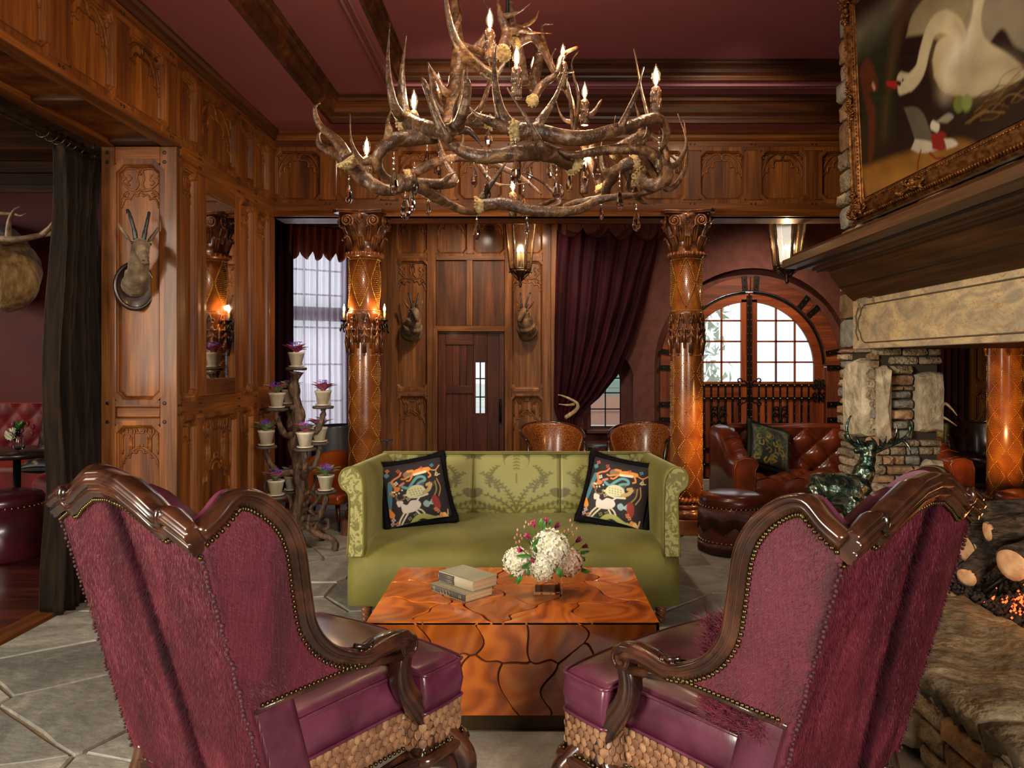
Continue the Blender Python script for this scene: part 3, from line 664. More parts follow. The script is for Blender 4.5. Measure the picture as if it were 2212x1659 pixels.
def bracket(a=None, p=None):
    def fn(m):
        if a is not None:
            c, s_ = math.cos(math.radians(a)), math.sin(math.radians(a)); r = (RI+DR+.02)/2; Mx = MD @ T(r*c, DS+r*s_, .02) @ Matrix.Rotation(math.radians(a), 4, 'Z')
        else: Mx = MD @ T(p[0], p[1], .02)
        m.bx(-.095, .095, -.035, .035, 0, .012, M=Mx)
    iron('bracket', fn)
    m = MB()
    if a is not None: Mx = MD @ T((RI+DR+.02)/2*math.cos(math.radians(a)), DS+(RI+DR+.02)/2*math.sin(math.radians(a)), .032) @ Matrix.Rotation(math.radians(a), 4, 'Z')
    else: Mx = MD @ T(p[0], p[1], .032)
    for u in (-.045, .045): m.ball((u, 0, 0), .013, 8, 4, M=Mx)
    m.build('bolt', M_OLDBR, d2, world=True)
for a in (86, 94, 41.5, 50.5, 129.5, 138.5, 10, -0.5, 170, 180.5): bracket(a)
for sx in (-1, 1):
    for z in (1.0-.02, .78): bracket(p=(sx*1.085, z))
m = MB()
for sx in (-1, 1):
    for k in range(8):
        x = sx*(.105+(GR-.105)*k/8+.02)
        for z in (gz0-.03, gz0-.20, .40, .20): m.ball((x, z, -.02), .010, 6, 4, M=MD)
        for z in np.arange(.5, gz0-.25, .12): m.octa((x, z, -.024), .005, M=MD)
    for z in np.arange(.1, DS+.9, .09): m.octa((sx*.022, z, -.018), .006, M=MD)
o = m.build('stud', M_GOLD, d2, world=True); o['kind'] = 'stuff'
# ---- outside
M_LAWN = P('street_paving', '#d9d6cc', '#c4c9bb', rough=.9, sc=(.5, .5, .5))
MB().bx(-30, 30, 9.9, 60, -.2, -.05).build('street_ground', M_LAWN, kind='structure')
hs = thing('neighbour_house', 'pale grey-green sided house across the street seen through the small arched window', 'house', (2.2, 19, -.05))
M_SIDE = P('siding', '#8fa096', rough=.8); M_BRK = P('house_base', '#b98a78', rough=.8)
for k in range(14): MB().bx(-1.6, 2.2, 0, .3, .75+k*.2, .75+k*.2+.19).build('siding_board', M_SIDE, hs)
MB().bx(-1.6, 2.2, -.05, .3, .35, .75).bx(-1.6, 2.2, 0, .3, 0, .36).build('base', M_BRK, hs); MB().bx(-1.7, 2.3, -.1, .35, 3.5, 3.65).build('eave', P('eave', '#e9e9e4'), hs)
def blob_tree(x, y, h, lab):
    t = thing('street_tree', lab, 'tree', (x, y, 0)); m = MB(); m.tube([(0, 0, 0), (.05, 0, h*.5), (0, 0, h*.8)], [.09, .07, .03], 7); m.build('trunk', P('bark', '#c9c5bc', rough=.9), t)
    m = MB()
    for k in range(420):
        a = random.uniform(0, 2*PI); rr = random.random()**.5*h*.28; z = h*.35+random.random()*h*.6; c = Vector((rr*math.cos(a), rr*math.sin(a), z)); q = [c+Vector((random.gauss(0, .07), random.gauss(0, .07), random.gauss(0, .07))) for _ in range(3)]
        m.add(q, [(0, 1, 2)])
    o = m.build('foliage', P('hazed_leaf', '#cdd6c2', rough=.9), t, kind='stuff')  # outdoor haze is put into the pale leaf and trunk colours
blob_tree(3.1, 14.5, 3.0, 'haze-toned leafy young tree outside, seen through the left leaf of the arched door')
# ================================================================ FIREPLACE
M_STN = P('wall_stone', '#7d6a50', '#b7a582', rough=.85, sc=(9, 9, 9), det=8, dist=.6, c3='#94846a', rand=.3, bump=1, bsc=(40, 40, 60), bdist=.03, nrough=.65)
M_STN2 = P('wall_stone_rust', '#77583c', '#ad8a64', rough=.85, sc=(9, 9, 9), det=8, dist=.6, rand=.3, bump=.9, bsc=(28, 28, 28), bdist=.02)
M_STN3 = P('wall_stone_grey', '#6b685e', '#948f82', rough=.85, sc=(9, 9, 9), det=8, dist=.6, rand=.3, bump=.9, bsc=(28, 28, 28), bdist=.02)
M_BOULD = P('boulder', '#8f8168', '#cdbfa0', rough=.9, sc=(6, 6, 6), det=10, dist=1.0, c3='#ab9c80', rand=.2, bump=1.0, bsc=(16, 16, 16), bdist=.03)
M_JOINT = P('stone_joint', '#3a3027', rough=1)
def stone(root, M, u0, u1, v0, v1, mat, proud=None, name='stone', k=9):
    cu, cv = (u0+u1)/2, (v0+v1)/2; a, b = (u1-u0)/2, (v1-v0)/2; pts = []
    base = [(-1, -.5), (-.9, -.95), (-.3, -1), (.35, -1), (.9, -.92), (1, -.4), (1, .45), (.88, .95), (.3, 1), (-.35, 1), (-.92, .9), (-1, .4)]
    for x, y in base: pts.append((x*a*random.uniform(.93, 1.0), y*b*random.uniform(.86, 1.0)))
    pr = proud if proud is not None else random.uniform(.01, .05); ins = min(b*.35, .02); n = len(pts); vs = []
    for z, q in ((-.03, 0), (pr*.5, ins*.15), (pr*.85, ins)):
        for x, y in pts:
            d = math.hypot(x, y); kk = max(.2, 1-q/d); vs.append((x*kk, y*kk, z+(random.uniform(-.005, .005) if z > 0 else 0)))
    fs = [(j*n+i, j*n+(i+1) % n, (j+1)*n+(i+1) % n, (j+1)*n+i) for j in range(2) for i in range(n)]
    c = len(vs); vs.append((random.uniform(-.3, .3)*a, random.uniform(-.3, .3)*b, pr+.004)); fs += [(2*n+i, 2*n+(i+1) % n, c) for i in range(n)]
    o = MB().add(vs, fs, True).build(name, mat, root); o.data.set_sharp_from_angle(angle=math.radians(38))
    o.matrix_basis = wm(root).inverted() @ M @ T(cu, cv, 0); return o
def stonework(root, M, u0, u1, v0, v1, bould=(), h=(.035, .085), wd=(.08, .26)):
    for (a, b, c, d) in bould: stone(root, M, a, b, c, d, M_BOULD, .07)
    v = v0
    while v < v1-.01:
        hh = min(random.uniform(*h), v1-v)
        if v1-v-hh < .02: hh = v1-v
        u = u0+0
        while u < u1-.012:
            ww = random.uniform(*wd); e = min(u+ww, u1)
            if u1-e < .04: e = u1
            hit = None
            for (a, b, c, d) in bould:
                if c-.01 < v+hh/2 < d+.01 and a < e and b > u: hit = (a, b)
            if hit:
                if hit[0]-u > .03: stone(root, M, u+.002, hit[0]-.002, v+.002, v+hh-.002, random.choice((M_STN, M_STN, M_STN2, M_STN3)))
                u = max(hit[1], u+.001); continue
            stone(root, M, u+.002, e-.002, v+.002, v+hh-.002, random.choice((M_STN, M_STN, M_STN2, M_STN3))); u = e
        v += hh
XF = 2.08
fp = MB().bx(XF+.02, 2.48, 4.50, 4.93, 0, 1.60).bx(XF+.02, 3.0, -.5, 4.92, 1.66, 3.96).build('fireplace', M_JOINT)
tag(fp, 'rough stone see-through fireplace with marble slab and raised hearth', 'fireplace')
MFJ = basis((0, 4.49, 0), (1, 0, 0), (0, 0, 1), (0, -1, 0)); MFX = basis((XF+.01, 0, 0), (0, -1, 0), (0, 0, 1), (-1, 0, 0))
stonework(fp, MFJ, XF, 2.50, .40, 1.60, bould=((2.33, 2.50, 1.07, 1.48), (XF+.02, 2.18, 1.02, 1.52), (2.37, 2.50, .66, .93)), h=(.03, .07), wd=(.06, .2))
stonework(fp, MFX, -4.94, -4.48, .0, 1.60, bould=((-4.80, -4.50, 1.02, 1.54), ), h=(.035, .075))
stonework(fp, MFX, -4.95, -4.35, 1.60, 3.95, h=(.08, .2), wd=(.12, .3)); stonework(fp, MFX, -4.35, -1.2, 3.45, 3.95, h=(.10, .2), wd=(.2, .4)); stonework(fp, MFX, -4.35, .45, 2.42, 3.45, h=(.15, .26), wd=(.25, .5)); stonework(fp, MFX, -1.2, .45, 3.45, 3.95, h=(.15, .26), wd=(.25, .5)); stonework(fp, MFX, -4.35, .45, 2.1, 2.42, h=(.10, .2), wd=(.2, .4))
# steel lintel and firebox top
MB().bx(XF-.005, 2.98, -.3, 4.50, 1.597, 1.66).build('lintel', P('black_steel', '#0c0b0a', rough=.5, metal=.5), fp, bevel=.004)
# marble slab
def marble():
    g = NT('marble'); tc = g.n('TexCoord'); mp = g.n('Mapping'); mp.inputs['Scale'].default_value = (3, 3, 6); g.l(tc.outputs['Object'], mp.inputs[0])
    n1 = g.n('TexNoise', i_Scale=1.3, i_Detail=8.0, i_Roughness=.62, i_Distortion=1.2); g.l(mp.outputs[0], n1.inputs['Vector'])
    r = g.n('ValToRGB'); e = r.color_ramp.elements; e[0].position = .35; e[0].color = (*srgb('#9a8f7c'), 1); e[1].position = .62; e[1].color = (*srgb('#d9c091'), 1); g.l(n1.outputs['Fac'], r.inputs[0])
    n2 = g.n('TexNoise', i_Scale=2.2, i_Detail=6.0, i_Distortion=2.5); g.l(mp.outputs[0], n2.inputs['Vector'])
    ma = g.n('Math', operation='SUBTRACT', i_1=.5); g.l(n2.outputs['Fac'], ma.inputs[0]); ab = g.n('Math', operation='ABSOLUTE'); g.l(ma.outputs[0], ab.inputs[0])
    mr = g.n('MapRange', i_1=0, i_2=.018, i_3=.75, i_4=0); g.l(ab.outputs[0], mr.inputs[0])
    mx = g.n('Mix', data_type='RGBA'); g.l(mr.outputs[0], mx.inputs[0]); g.l(r.outputs[0], mx.inputs[6]); mx.inputs[7].default_value = (*srgb('#b06a24'), 1)
    g.l(mx.outputs[2], g.b.inputs['Base Color']); g.b.inputs['Roughness'].default_value = .16; g.b.inputs['Coat Weight'].default_value = .5; return g.m
M_MARB = marble()
MB().bx(2.05, XF+.03, -.3, 4.685, 1.595, 1.90).build('marble_slab', M_MARB, fp, bevel=.004)
m = MB(); Xm = 2.047; M_GRV = P('groove', '#5b4a35', rough=.6)
def gpt(y, z): return (Xm, y, z)
m.tube([gpt(-.2, 1.862), gpt(4.50, 1.862)]+[gpt(4.50+.07*math.sin(t), 1.80+.062*math.cos(t)) for t in np.linspace(.2, 1.6, 6)], .004, 4)
m.tube([gpt(-.2, 1.632), gpt(4.50, 1.632)]+[gpt(4.50+.07*math.sin(t), 1.695-.062*math.cos(t)) for t in np.linspace(.2, 1.6, 6)], .004, 4)
m.tube([gpt(4.57, 1.69), gpt(4.60, 1.72), gpt(4.605, 1.75), gpt(4.60, 1.78), gpt(4.57, 1.81)], .004, 4); m.tube([gpt(4.60, 1.65), gpt(4.635, 1.70), gpt(4.62, 1.75), gpt(4.635, 1.80), gpt(4.60, 1.85)], .005, 4)
m.build('groove', M_GRV, fp)
# mantel
MANT = [(2.06, 1.895), (2.02, 1.93), (1.965, 1.985), (1.915, 2.055), (1.90, 2.085), (1.80, 2.088), (1.79, 2.10), (1.62, 2.105), (1.605, 2.11), (1.605, 2.155), (1.66, 2.165), (1.68, 2.20), (2.10, 2.20)]
m = MB(); R0 = [(x, -.5, z) for x, z in MANT+[(2.10, 1.895)]]; R1 = [(x, 4.69, z) for x, z in MANT+[(2.10, 1.895)]]
m.rings([R0, R1], closed_u=True, caps=True, sm=False); m.build('mantel_shelf', wood('mantel', '#2a1a0c', '#6a4524', 'y', c3='#4b3018', rough=.38), fp)
m = MB(); m.bx(1.70, 1.72, -.5, 4.70, 2.096, 2.1035); m.tube([(1.965, -.5, 1.983), (1.965, 4.695, 1.983)], .003, 4); m.tube([(1.83, -.5, 2.086), (1.83, 4.695, 2.086)], .003, 4); m.build('joint_line', P('dark_joint', '#120b06', rough=.8), fp)
# hearth
M_HEARTH = P('hearth_stone', '#46392a', '#a08d6c', rough=.8, sc=(6, 6, 6), det=12, dist=.4, c3='#73644a', bump=1.0, bsc=(13, 13, 13), bdist=.05, nrough=.72, lo=.33, hi=.66)
MB().bx(1.50, 3.3, .3, 4.46, 0, .33).build('hearth_core', M_JOINT, fp)
rs = random.Random(3)
def hslab(x0, x1, y0, y1, z, name='hearth_slab'):
    nx, ny = max(6, int((x1-x0)/.04)), max(6, int((y1-y0)/.04)); P_ = []
    for i in range(ny+1):
        r = []
        for j in range(nx+1):
            x = x0+(x1-x0)*j/nx; y = y0+(y1-y0)*i/ny
            e = min(j, nx-j, i, ny-i); dz = -.02 if e == 0 else 0
            hgt = .012*math.sin(9*x+5*y)+.008*math.sin(23*x-17*y+1)+.006*math.sin(41*y+13*x)
            lay = .012*math.floor((math.sin(3.1*x+2.2*y)+math.sin(5.3*y-2*x)*.7)*1.6)
            jx = (rs.uniform(-.012, .012) if e == 0 else 0)
            r.append(Vector((x+jx, y, z+hgt*.8+lay*.7+dz)))
        P_.append(r)
    m = MB(); m.slab(P_, .09); m.build(name, M_HEARTH, fp, fix=True)
hslab(1.43, 2.10, .4, 2.35, .385); hslab(1.42, 2.10, 2.36, 3.55, .39); hslab(1.45, 2.10, 3.56, 4.47, .385); hslab(2.10, 3.4, 4.02, 4.48, .38); hslab(2.5, 3.4, 4.50, 5.0, .37)
MHR = basis((1.49, 0, 0), (0, -1, 0), (0, 0, 1), (-1, 0, 0))
stonework(fp, MHR, -4.47, -.3, 0, .32, bould=((-2.15, -1.75, .03, .27), (-3.1, -2.8, .02, .2)), h=(.05, .12), wd=(.1, .34))
# rock bed
M_LAVA = P('lava_rock', '#1c1612', '#3c3028', rough=.9, sc=(30, 30, 30))
m = MB(); m.bx(2.10, 3.3, 1.5, 4.02, .33, .385)
for k in range(3800):
    x = random.uniform(2.08, 2.95); y = random.uniform(2.5, 4.05); m.octa((x, y, .388+random.uniform(0, .02)), random.uniform(.009, .018), M=None)
m.build('lava_rock_bed', M_LAVA, fp, kind='stuff')
M_EMB = emit('ember_glow', (1, .13, .03), 2.0); M_EMB2 = P('ember_ash', '#3a2c28', rough=.9)
m = MB(); m2 = MB()
for k in range(2400):
    x = 2.30+random.gauss(0, .075); y = 3.22+random.gauss(0, .10); z = .405+random.random()*.03; (m if random.random() < .38 else m2).octa((x, y, z), random.uniform(.004, .009))
m.build('glowing_ember', M_EMB, fp, kind='stuff'); m2.build('ember', M_EMB2, fp, kind='stuff')
# grate and logs
gr = thing('fire_grate', 'black iron grate under the logs on the hearth', 'fire grate', (2.45, 3.5, .40)); m = MB()
for y in (3.2, 3.5, 3.8): m.tube([(2.15, y, .42), (2.3, y, .53), (2.85, y, .53)], .012, 6); m.tube([(2.22, y, .395), (2.24, y, .49)], .012, 6); m.tube([(2.7, y, .395), (2.7, y, .53)], .012, 6)
m.build('bar', M_IRON, gr, world=True)
M_BARK = P('log_bark', '#241a12', '#5a4734', rough=.95, sc=(14, 14, 40), det=6, dist=1, bump=1.0, bsc=(14, 60, 60), bdist=.03, lo=.4, hi=.62)
M_CUT = P('log_cut', '#c08a5a', '#e0b083', rough=.8, sc=(20, 20, 20))
def log(label, a, b, r0, r1, cut=.0, bend=.03):
    a, b = Vector(a), Vector(b); d = (b-a); t = thing('firewood_log', label, 'log', a, 0, None); pts = []; rr = []
    for i in range(11):
        k = i/10; p = d*k+Vector((0, 0, bend*math.sin(k*PI)))+Vector((0, random.uniform(-.006, .006), random.uniform(-.006, .006))); pts.append(p); rr.append((r0+(r1-r0)*k)*random.uniform(.93, 1.07))
    m = MB(); m.tube(pts, rr, 16, rough=.06); m.build('bark', M_BARK, t)
    dn = d.normalized(); q = Vector((0, 0, 1)).rotation_difference(-dn).to_matrix().to_4x4()
    m = MB(); m.lathe([(r0*.9, -.01), (r0*.92, .004), (r0*.6, .009), (.001, .010)], 16, M=q); m.build('cut_face', M_CUT, t)
    if False:
        m = MB(); m.ball((0, 0, 0), (r0*.75, r0*.75, .012), 14, 6, M=Matrix.Translation(d*.1+Vector((-r0*.50, -r0*.70, .01))) @ Vector((0, 0, 1)).rotation_difference(Vector((-.5, -1, .15))).to_matrix().to_4x4() @ Matrix.Scale(cut, 4, (0, 1, 0))); m.build('knot_face', M_CUT, t)
log('thick bark log with a pale cut end, lowest on the grate', (2.19, 3.35, .60), (2.95, 3.62, .62), .085, .09, 1.4)
log('bark log with a round pale end lying across the middle of the pile', (2.20, 3.55, .70), (2.95, 3.45, .76), .05, .06)
log('dark crooked log on top of the pile', (2.12, 3.68, .745), (2.95, 3.6, .80), .052, .065, 0, .02)
log('thin dark log leaning down to the rock bed', (2.10, 3.55, .48), (2.62, 3.85, .66), .05, .055)
log('short log at the very top right of the pile with a pale cut end', (2.38, 3.5, .93), (2.95, 3.5, .86), .04, .05)
log('reddish split log standing behind the pile', (2.23, 3.78, .56), (2.60, 3.9, .62), .075, .07)
point('fire_light', (2.35, 3.1, .62), 5, (1, .42, .12), .12); point('fire_light', (2.7, 3.9, .62), 3, (1, .45, .15), .12)
# ---- painting in a gilt frame
PX = 2.02; T0 = Matrix.Translation((0, 0, 0))
# local canvas frame: u = -Y, v = up, leaning out .045 rad at the top
pt = thing('painting', 'large painting of a white swan on its nest in a carved gilt frame', 'painting', (2.035, 4.56, 2.36)); pt.rotation_euler = (0, math.radians(-2.6), 0)
MPT = basis((0, 0, 0), (0, -1, 0), (0, 0, 1), (-1, 0, 0))   # u, v, n in the thing's frame
FW, FH, FB = 1.98, 1.42, .135
def PP(px, py):   # pixel -> canvas u,v (plane X = PX)
    Y = PX*F/(px-CX); return np.array((4.56-Y, EYE-(py-CY)*Y/F-2.36))
nu, nv = 420, 300; U, V = np.meshgrid(np.linspace(FB, FW-FB, nu), np.linspace(FB, FH-FB, nv)); C = np.zeros(U.shape+(3,)); Q = np.stack([U, V], -1)
def noise2(X, Y, s, seed=0):
    r = np.random.RandomState(seed); n = np.zeros_like(X)
    for o in range(4):
        for k in range(4): a = r.uniform(0, 2*PI); f = s*2**o*r.uniform(.7, 1.3); n += np.sin(X*f*math.cos(a)+Y*f*math.sin(a)+r.uniform(0, 6))/2**o*.25
    return n
NZ = noise2(U, V, 6, 1); NZ2 = noise2(U, V, 18, 2)
C[:] = np.array(srgb('#1b120c')); C *= (1+.25*NZ[..., None])
def sm(x): x = np.clip(x, 0, 1); return x*x*(3-2*x)
def lay(a, col, C=C): a = a[..., None]; col = np.array(srgb(col)) if isinstance(col, str) else col; C[:] = C*(1-a)+col*a
def poly(Q, pts, soft):
    pts = [np.array(p) for p in pts]; x, y = Q[..., 0], Q[..., 1]; ins = np.zeros(x.shape, bool); d = np.full(x.shape, 1e9); n = len(pts)
    for i in range(n):
        a, b = pts[i], pts[(i+1) % n]
        cnd = ((a[1] > y) != (b[1] > y)); 
        if abs(b[1]-a[1]) > 1e-12: ins ^= cnd & (x < (b[0]-a[0])*(y-a[1])/(b[1]-a[1])+a[0])
        e = b-a; t = np.clip(((x-a[0])*e[0]+(y-a[1])*e[1])/max(e@e, 1e-12), 0, 1); d = np.minimum(d, np.hypot(x-a[0]-t*e[0], y-a[1]-t*e[1]))
    return sm(.5+np.where(ins, d, -d)/soft*.5)
def stroke(Q, pts, r, soft):
    x, y = Q[..., 0], Q[..., 1]; best = np.full(x.shape, 1e9)
    if not hasattr(r, '__len__'): r = [r]*len(pts)
    for i in range(len(pts)-1):
        a, b = np.array(pts[i]), np.array(pts[i+1]); e = b-a; t = np.clip(((x-a[0])*e[0]+(y-a[1])*e[1])/max(e@e, 1e-12), 0, 1)
        best = np.minimum(best, np.hypot(x-a[0]-t*e[0], y-a[1]-t*e[1])-(r[i]+(r[i+1]-r[i])*t))
    return sm(.5-best/soft*.5)
def ppx(L): return [PP(*p) for p in L]
def cmp_(L, n=5): return [np.array(p[:2]) for p in catmull([PP(*p) for p in L], n)]
lay(poly(Q, ppx([(1870, 60), (1960, 0), (1990, -40), (1935, 60), (1900, 100), (1870, 110)]), .10), '#7f7a64')
lay(.8*poly(Q, ppx([(1873, 95), (1950, 0), (1960, 60), (1945, 300), (1875, 355)]), .06)*(.6+.4*NZ), '#20301a')
lay(.55*poly(Q, ppx([(1960, 0), (1990, 0), (1945, 170), (1925, 300), (1915, 300), (1935, 150)]), .05), '#5b4024')
lay(poly(Q, cmp_([(1876, 150), (1895, 125), (1912, 165), (1912, 195), (1903, 195), (1895, 205), (1905, 245), (1898, 330), (1886, 345), (1890, 260), (1880, 200)]), .02), '#5c2c16')
lay(stroke(Q, ppx([(1903, 182), (1906, 190)]), .012, .012), '#c89a80')
lay(.9*poly(Q, ppx([(1870, 362), (1940, 338), (2000, 320), (2080, 300), (2112, 310), (2050, 345), (1960, 400), (1880, 440)]), .03)*(.85+.15*NZ2), '#a8742a')
lay(.6*poly(Q, ppx([(1878, 395), (1950, 365), (1990, 375), (1880, 440)]), .04), '#c08a38')
# swan
SW = '#c4b994'
lay(poly(Q, cmp_([(1979, 78), (1995, 30), (2040, -20), (2130, -60), (2160, 0), (2120, 70), (2060, 90), (2020, 72)]), .015), '#9c906e')
lay(poly(Q, cmp_([(2100, 60), (2140, -40), (2230, -60), (2260, 100), (2212, 100), (2185, 60), (2150, 100)]), .015), '#8f8570')
lay(poly(Q, cmp_([(2032, 130), (2045, 90), (2075, 75), (2095, 95), (2120, 40), (2130, -20), (2152, -20), (2140, 40), (2150, 85), (2200, 120), (2230, 160), (2180, 190), (2120, 208), (2085, 208), (2050, 195), (2034, 165)]), .012), SW)
lay(stroke(Q, cmp_([(1965, 185), (1985, 175), (2005, 150), (2018, 105), (2035, 60), (2060, 45), (2085, 62), (2092, 90), (2080, 120)]), list(np.linspace(.045, .045, 5))+[.05]*36, .012), '#cbc19e')
lay(.5*stroke(Q, cmp_([(2085, 48), (2100, 75), (2096, 110)]), .012, .04), '#7a6243'); lay(.45*stroke(Q, cmp_([(2036, 85), (2032, 130), (2040, 180), (2075, 205)]), .012, .05), '#8f7446')
lay(.55*stroke(Q, cmp_([(2060, 190), (2070, 130), (2110, 90)]), .03, .08), '#f4efdc'); lay(.5*stroke(Q, cmp_([(2000, 20), (2050, -10), (2120, -30)]), .03, .12), '#6f6248'); lay(.5*stroke(Q, cmp_([(2120, 150), (2180, 130), (2212, 150)]), .02, .06), '#8a7c5c'); lay(.5*stroke(Q, cmp_([(2040, 200), (2100, 212), (2170, 195)]), .02, .06), '#7a6a48'); lay(.5*stroke(Q, cmp_([(2118, 60), (2128, 20), (2145, -10)]), .008, .04), '#efe8cc'); lay(.35*stroke(Q, cmp_([(2100, 190), (2150, 140), (2200, 150)]), .03, .08), '#a89a80')
lay(stroke(Q, ppx([(1962, 172), (1975, 178)]), [.04, .045], .012), '#cbc19e'); lay(stroke(Q, ppx([(1954, 178), (1961, 180)]), .012, .01), '#15100c'); lay(poly(Q, ppx([(1931, 176), (1953, 174), (1956, 185), (1950, 192), (1934, 184)]), .008), '#b0261c'); lay(stroke(Q, ppx([(1967, 172), (1968, 172)]), .007, .008), '#15100c')
lay(stroke(Q, ppx([(2083, 222), (2086, 226)]), .035, .012), '#6d7b3c'); lay(stroke(Q, ppx([(2100, 220), (2103, 224)]), .035, .012), '#7d8c48')
rs2 = np.random.RandomState(5)
for k in range(26):
    x = rs2.uniform(2080, 2200); y = 262-(x-2080)*.55+rs2.uniform(-25, 25); lay(.7*stroke(Q, cmp_([(x, y), (x+rs2.uniform(15, 40), y-rs2.uniform(5, 35)), (x+rs2.uniform(45, 80), y-rs2.uniform(20, 60))]), .003, .008), rs2.choice(['#6a4a22', '#8b6a35', '#3c2813']))
# small running bird
lay(poly(Q, cmp_([(1967, 232), (1990, 230), (2008, 245), (2022, 285), (2030, 298), (2010, 312), (1990, 306), (1982, 280)]), .01), '#5e5a4e'); lay(poly(Q, cmp_([(1988, 300), (2020, 305), (2040, 320), (2000, 330), (1978, 322)]), .01), '#c9c2ac')
lay(poly(Q, cmp_([(2022, 290), (2050, 285), (2056, 305), (2045, 325), (2024, 322)]), .01), '#8c1f1a'); lay(poly(Q, cmp_([(2050, 300), (2068, 300), (2078, 312), (2055, 322)]), .01), '#d8d2c0'); lay(stroke(Q, ppx([(2027, 270), (2036, 275)]), .022, .01), '#cfc8b4'); lay(poly(Q, cmp_([(2035, 262), (2060, 244), (2072, 252), (2058, 265)]), .01), '#8f8a76')
for a, b, c in (((1999, 325), (1992, 350), (1990, 365)), ((2018, 330), (2030, 342), (2048, 340))): lay(stroke(Q, ppx([a, b, c]), .006, .006), '#7a1f18')
C *= (1+.16*NZ2[..., None])*(1+.12*NZ[..., None])*.72; C = np.clip(C, 0, 1)
m = MB(); vs = [(0, -u, v) for u, v in zip(U.ravel(), V.ravel())]
m.v = [(-.028, y, z) for (_, y, z) in vs]; idx = np.arange(nu*nv).reshape(nv, nu)
m.f = [tuple(q) for q in np.stack([idx[:-1, :-1], idx[1:, :-1], idx[1:, 1:], idx[:-1, 1:]], -1).reshape(-1, 4).tolist()]; m.s = [False]*len(m.f)
m.build('canvas', vcol_mat('oil_paint', rough=.35, coat=.35, bump=.1, bsc=140), pt, vcol=C.reshape(-1, 3))
M_GILT = P('gilt_wood', '#5c3a1c', '#b07c46', rough=.36, metal=.75, sc=(30, 30, 30), det=5, bump=.4, bdist=.003, c3='#86592f')
FP = [(.0, 0), (.0, .03), (.012, .045), (.02, .03), (.03, .028), (.05, .05), (.07, .06), (.085, .055), (.09, .04), (.10, .045), (.115, .032), (.125, .03), (.135, .022), (.135, .0)]
m = MB(); m.sweep([(0, 0, 0), (FW, 0, 0), (FW, FH, 0), (0, FH, 0)], [(-a, b) for a, b in FP], loop=True)
m.v = [tuple(MPT @ Vector(v)) for v in m.v]; m.build('frame', M_GILT, pt)
m = MB()
def leafy(m, u, v, du, dv, n=26, k=1.0):
    for i in range(n):
        a = random.uniform(0, 2*PI); r = random.random(); x = u+du*r*math.cos(a); y = v+dv*r*math.sin(a)
        m.tube([(x, y, .05), (x+.012*k*math.cos(a*3), y+.012*k*math.sin(a*3), .068), (x+.024*k*math.cos(a*3+1), y+.024*k*math.sin(a*3+1), .055)], [.007*k, .008*k, .003*k], 5, M=MPT)
for (u, v, a, b) in ((.065, .065, .07, .05), (.065, .14, .035, .08), (.14, .065, .08, .035), (.065, FH/2, .04, .16), (FW/2-.25, .065, .16, .035), (.065, FH-.065, .07, .05), (.065, FH-.15, .035, .08), (.15, FH-.065, .08, .035)): leafy(m, u, v, a, b, 46)
m.build('carved_ornament', M_GILT, pt, kind='stuff')
m = MB()
for i in range(int((FW-.1)/.022)): m.tube([(.05+i*.022, .018, .035), (.062+i*.022, .034, .052)], .006, 5, M=MPT); m.ball((.12+i*.022, .108, .044), (.007, .005, .004), 6, 4, M=MPT)
for i in range(int((FH-.2)/.022)): m.ball((.108, .12+i*.022, .044), (.005, .007, .004), 6, 4, M=MPT); m.ball((.008, .1+i*.022, .045), .005, 5, 4, M=MPT)
m.build('beading', M_GILT, pt, kind='stuff')
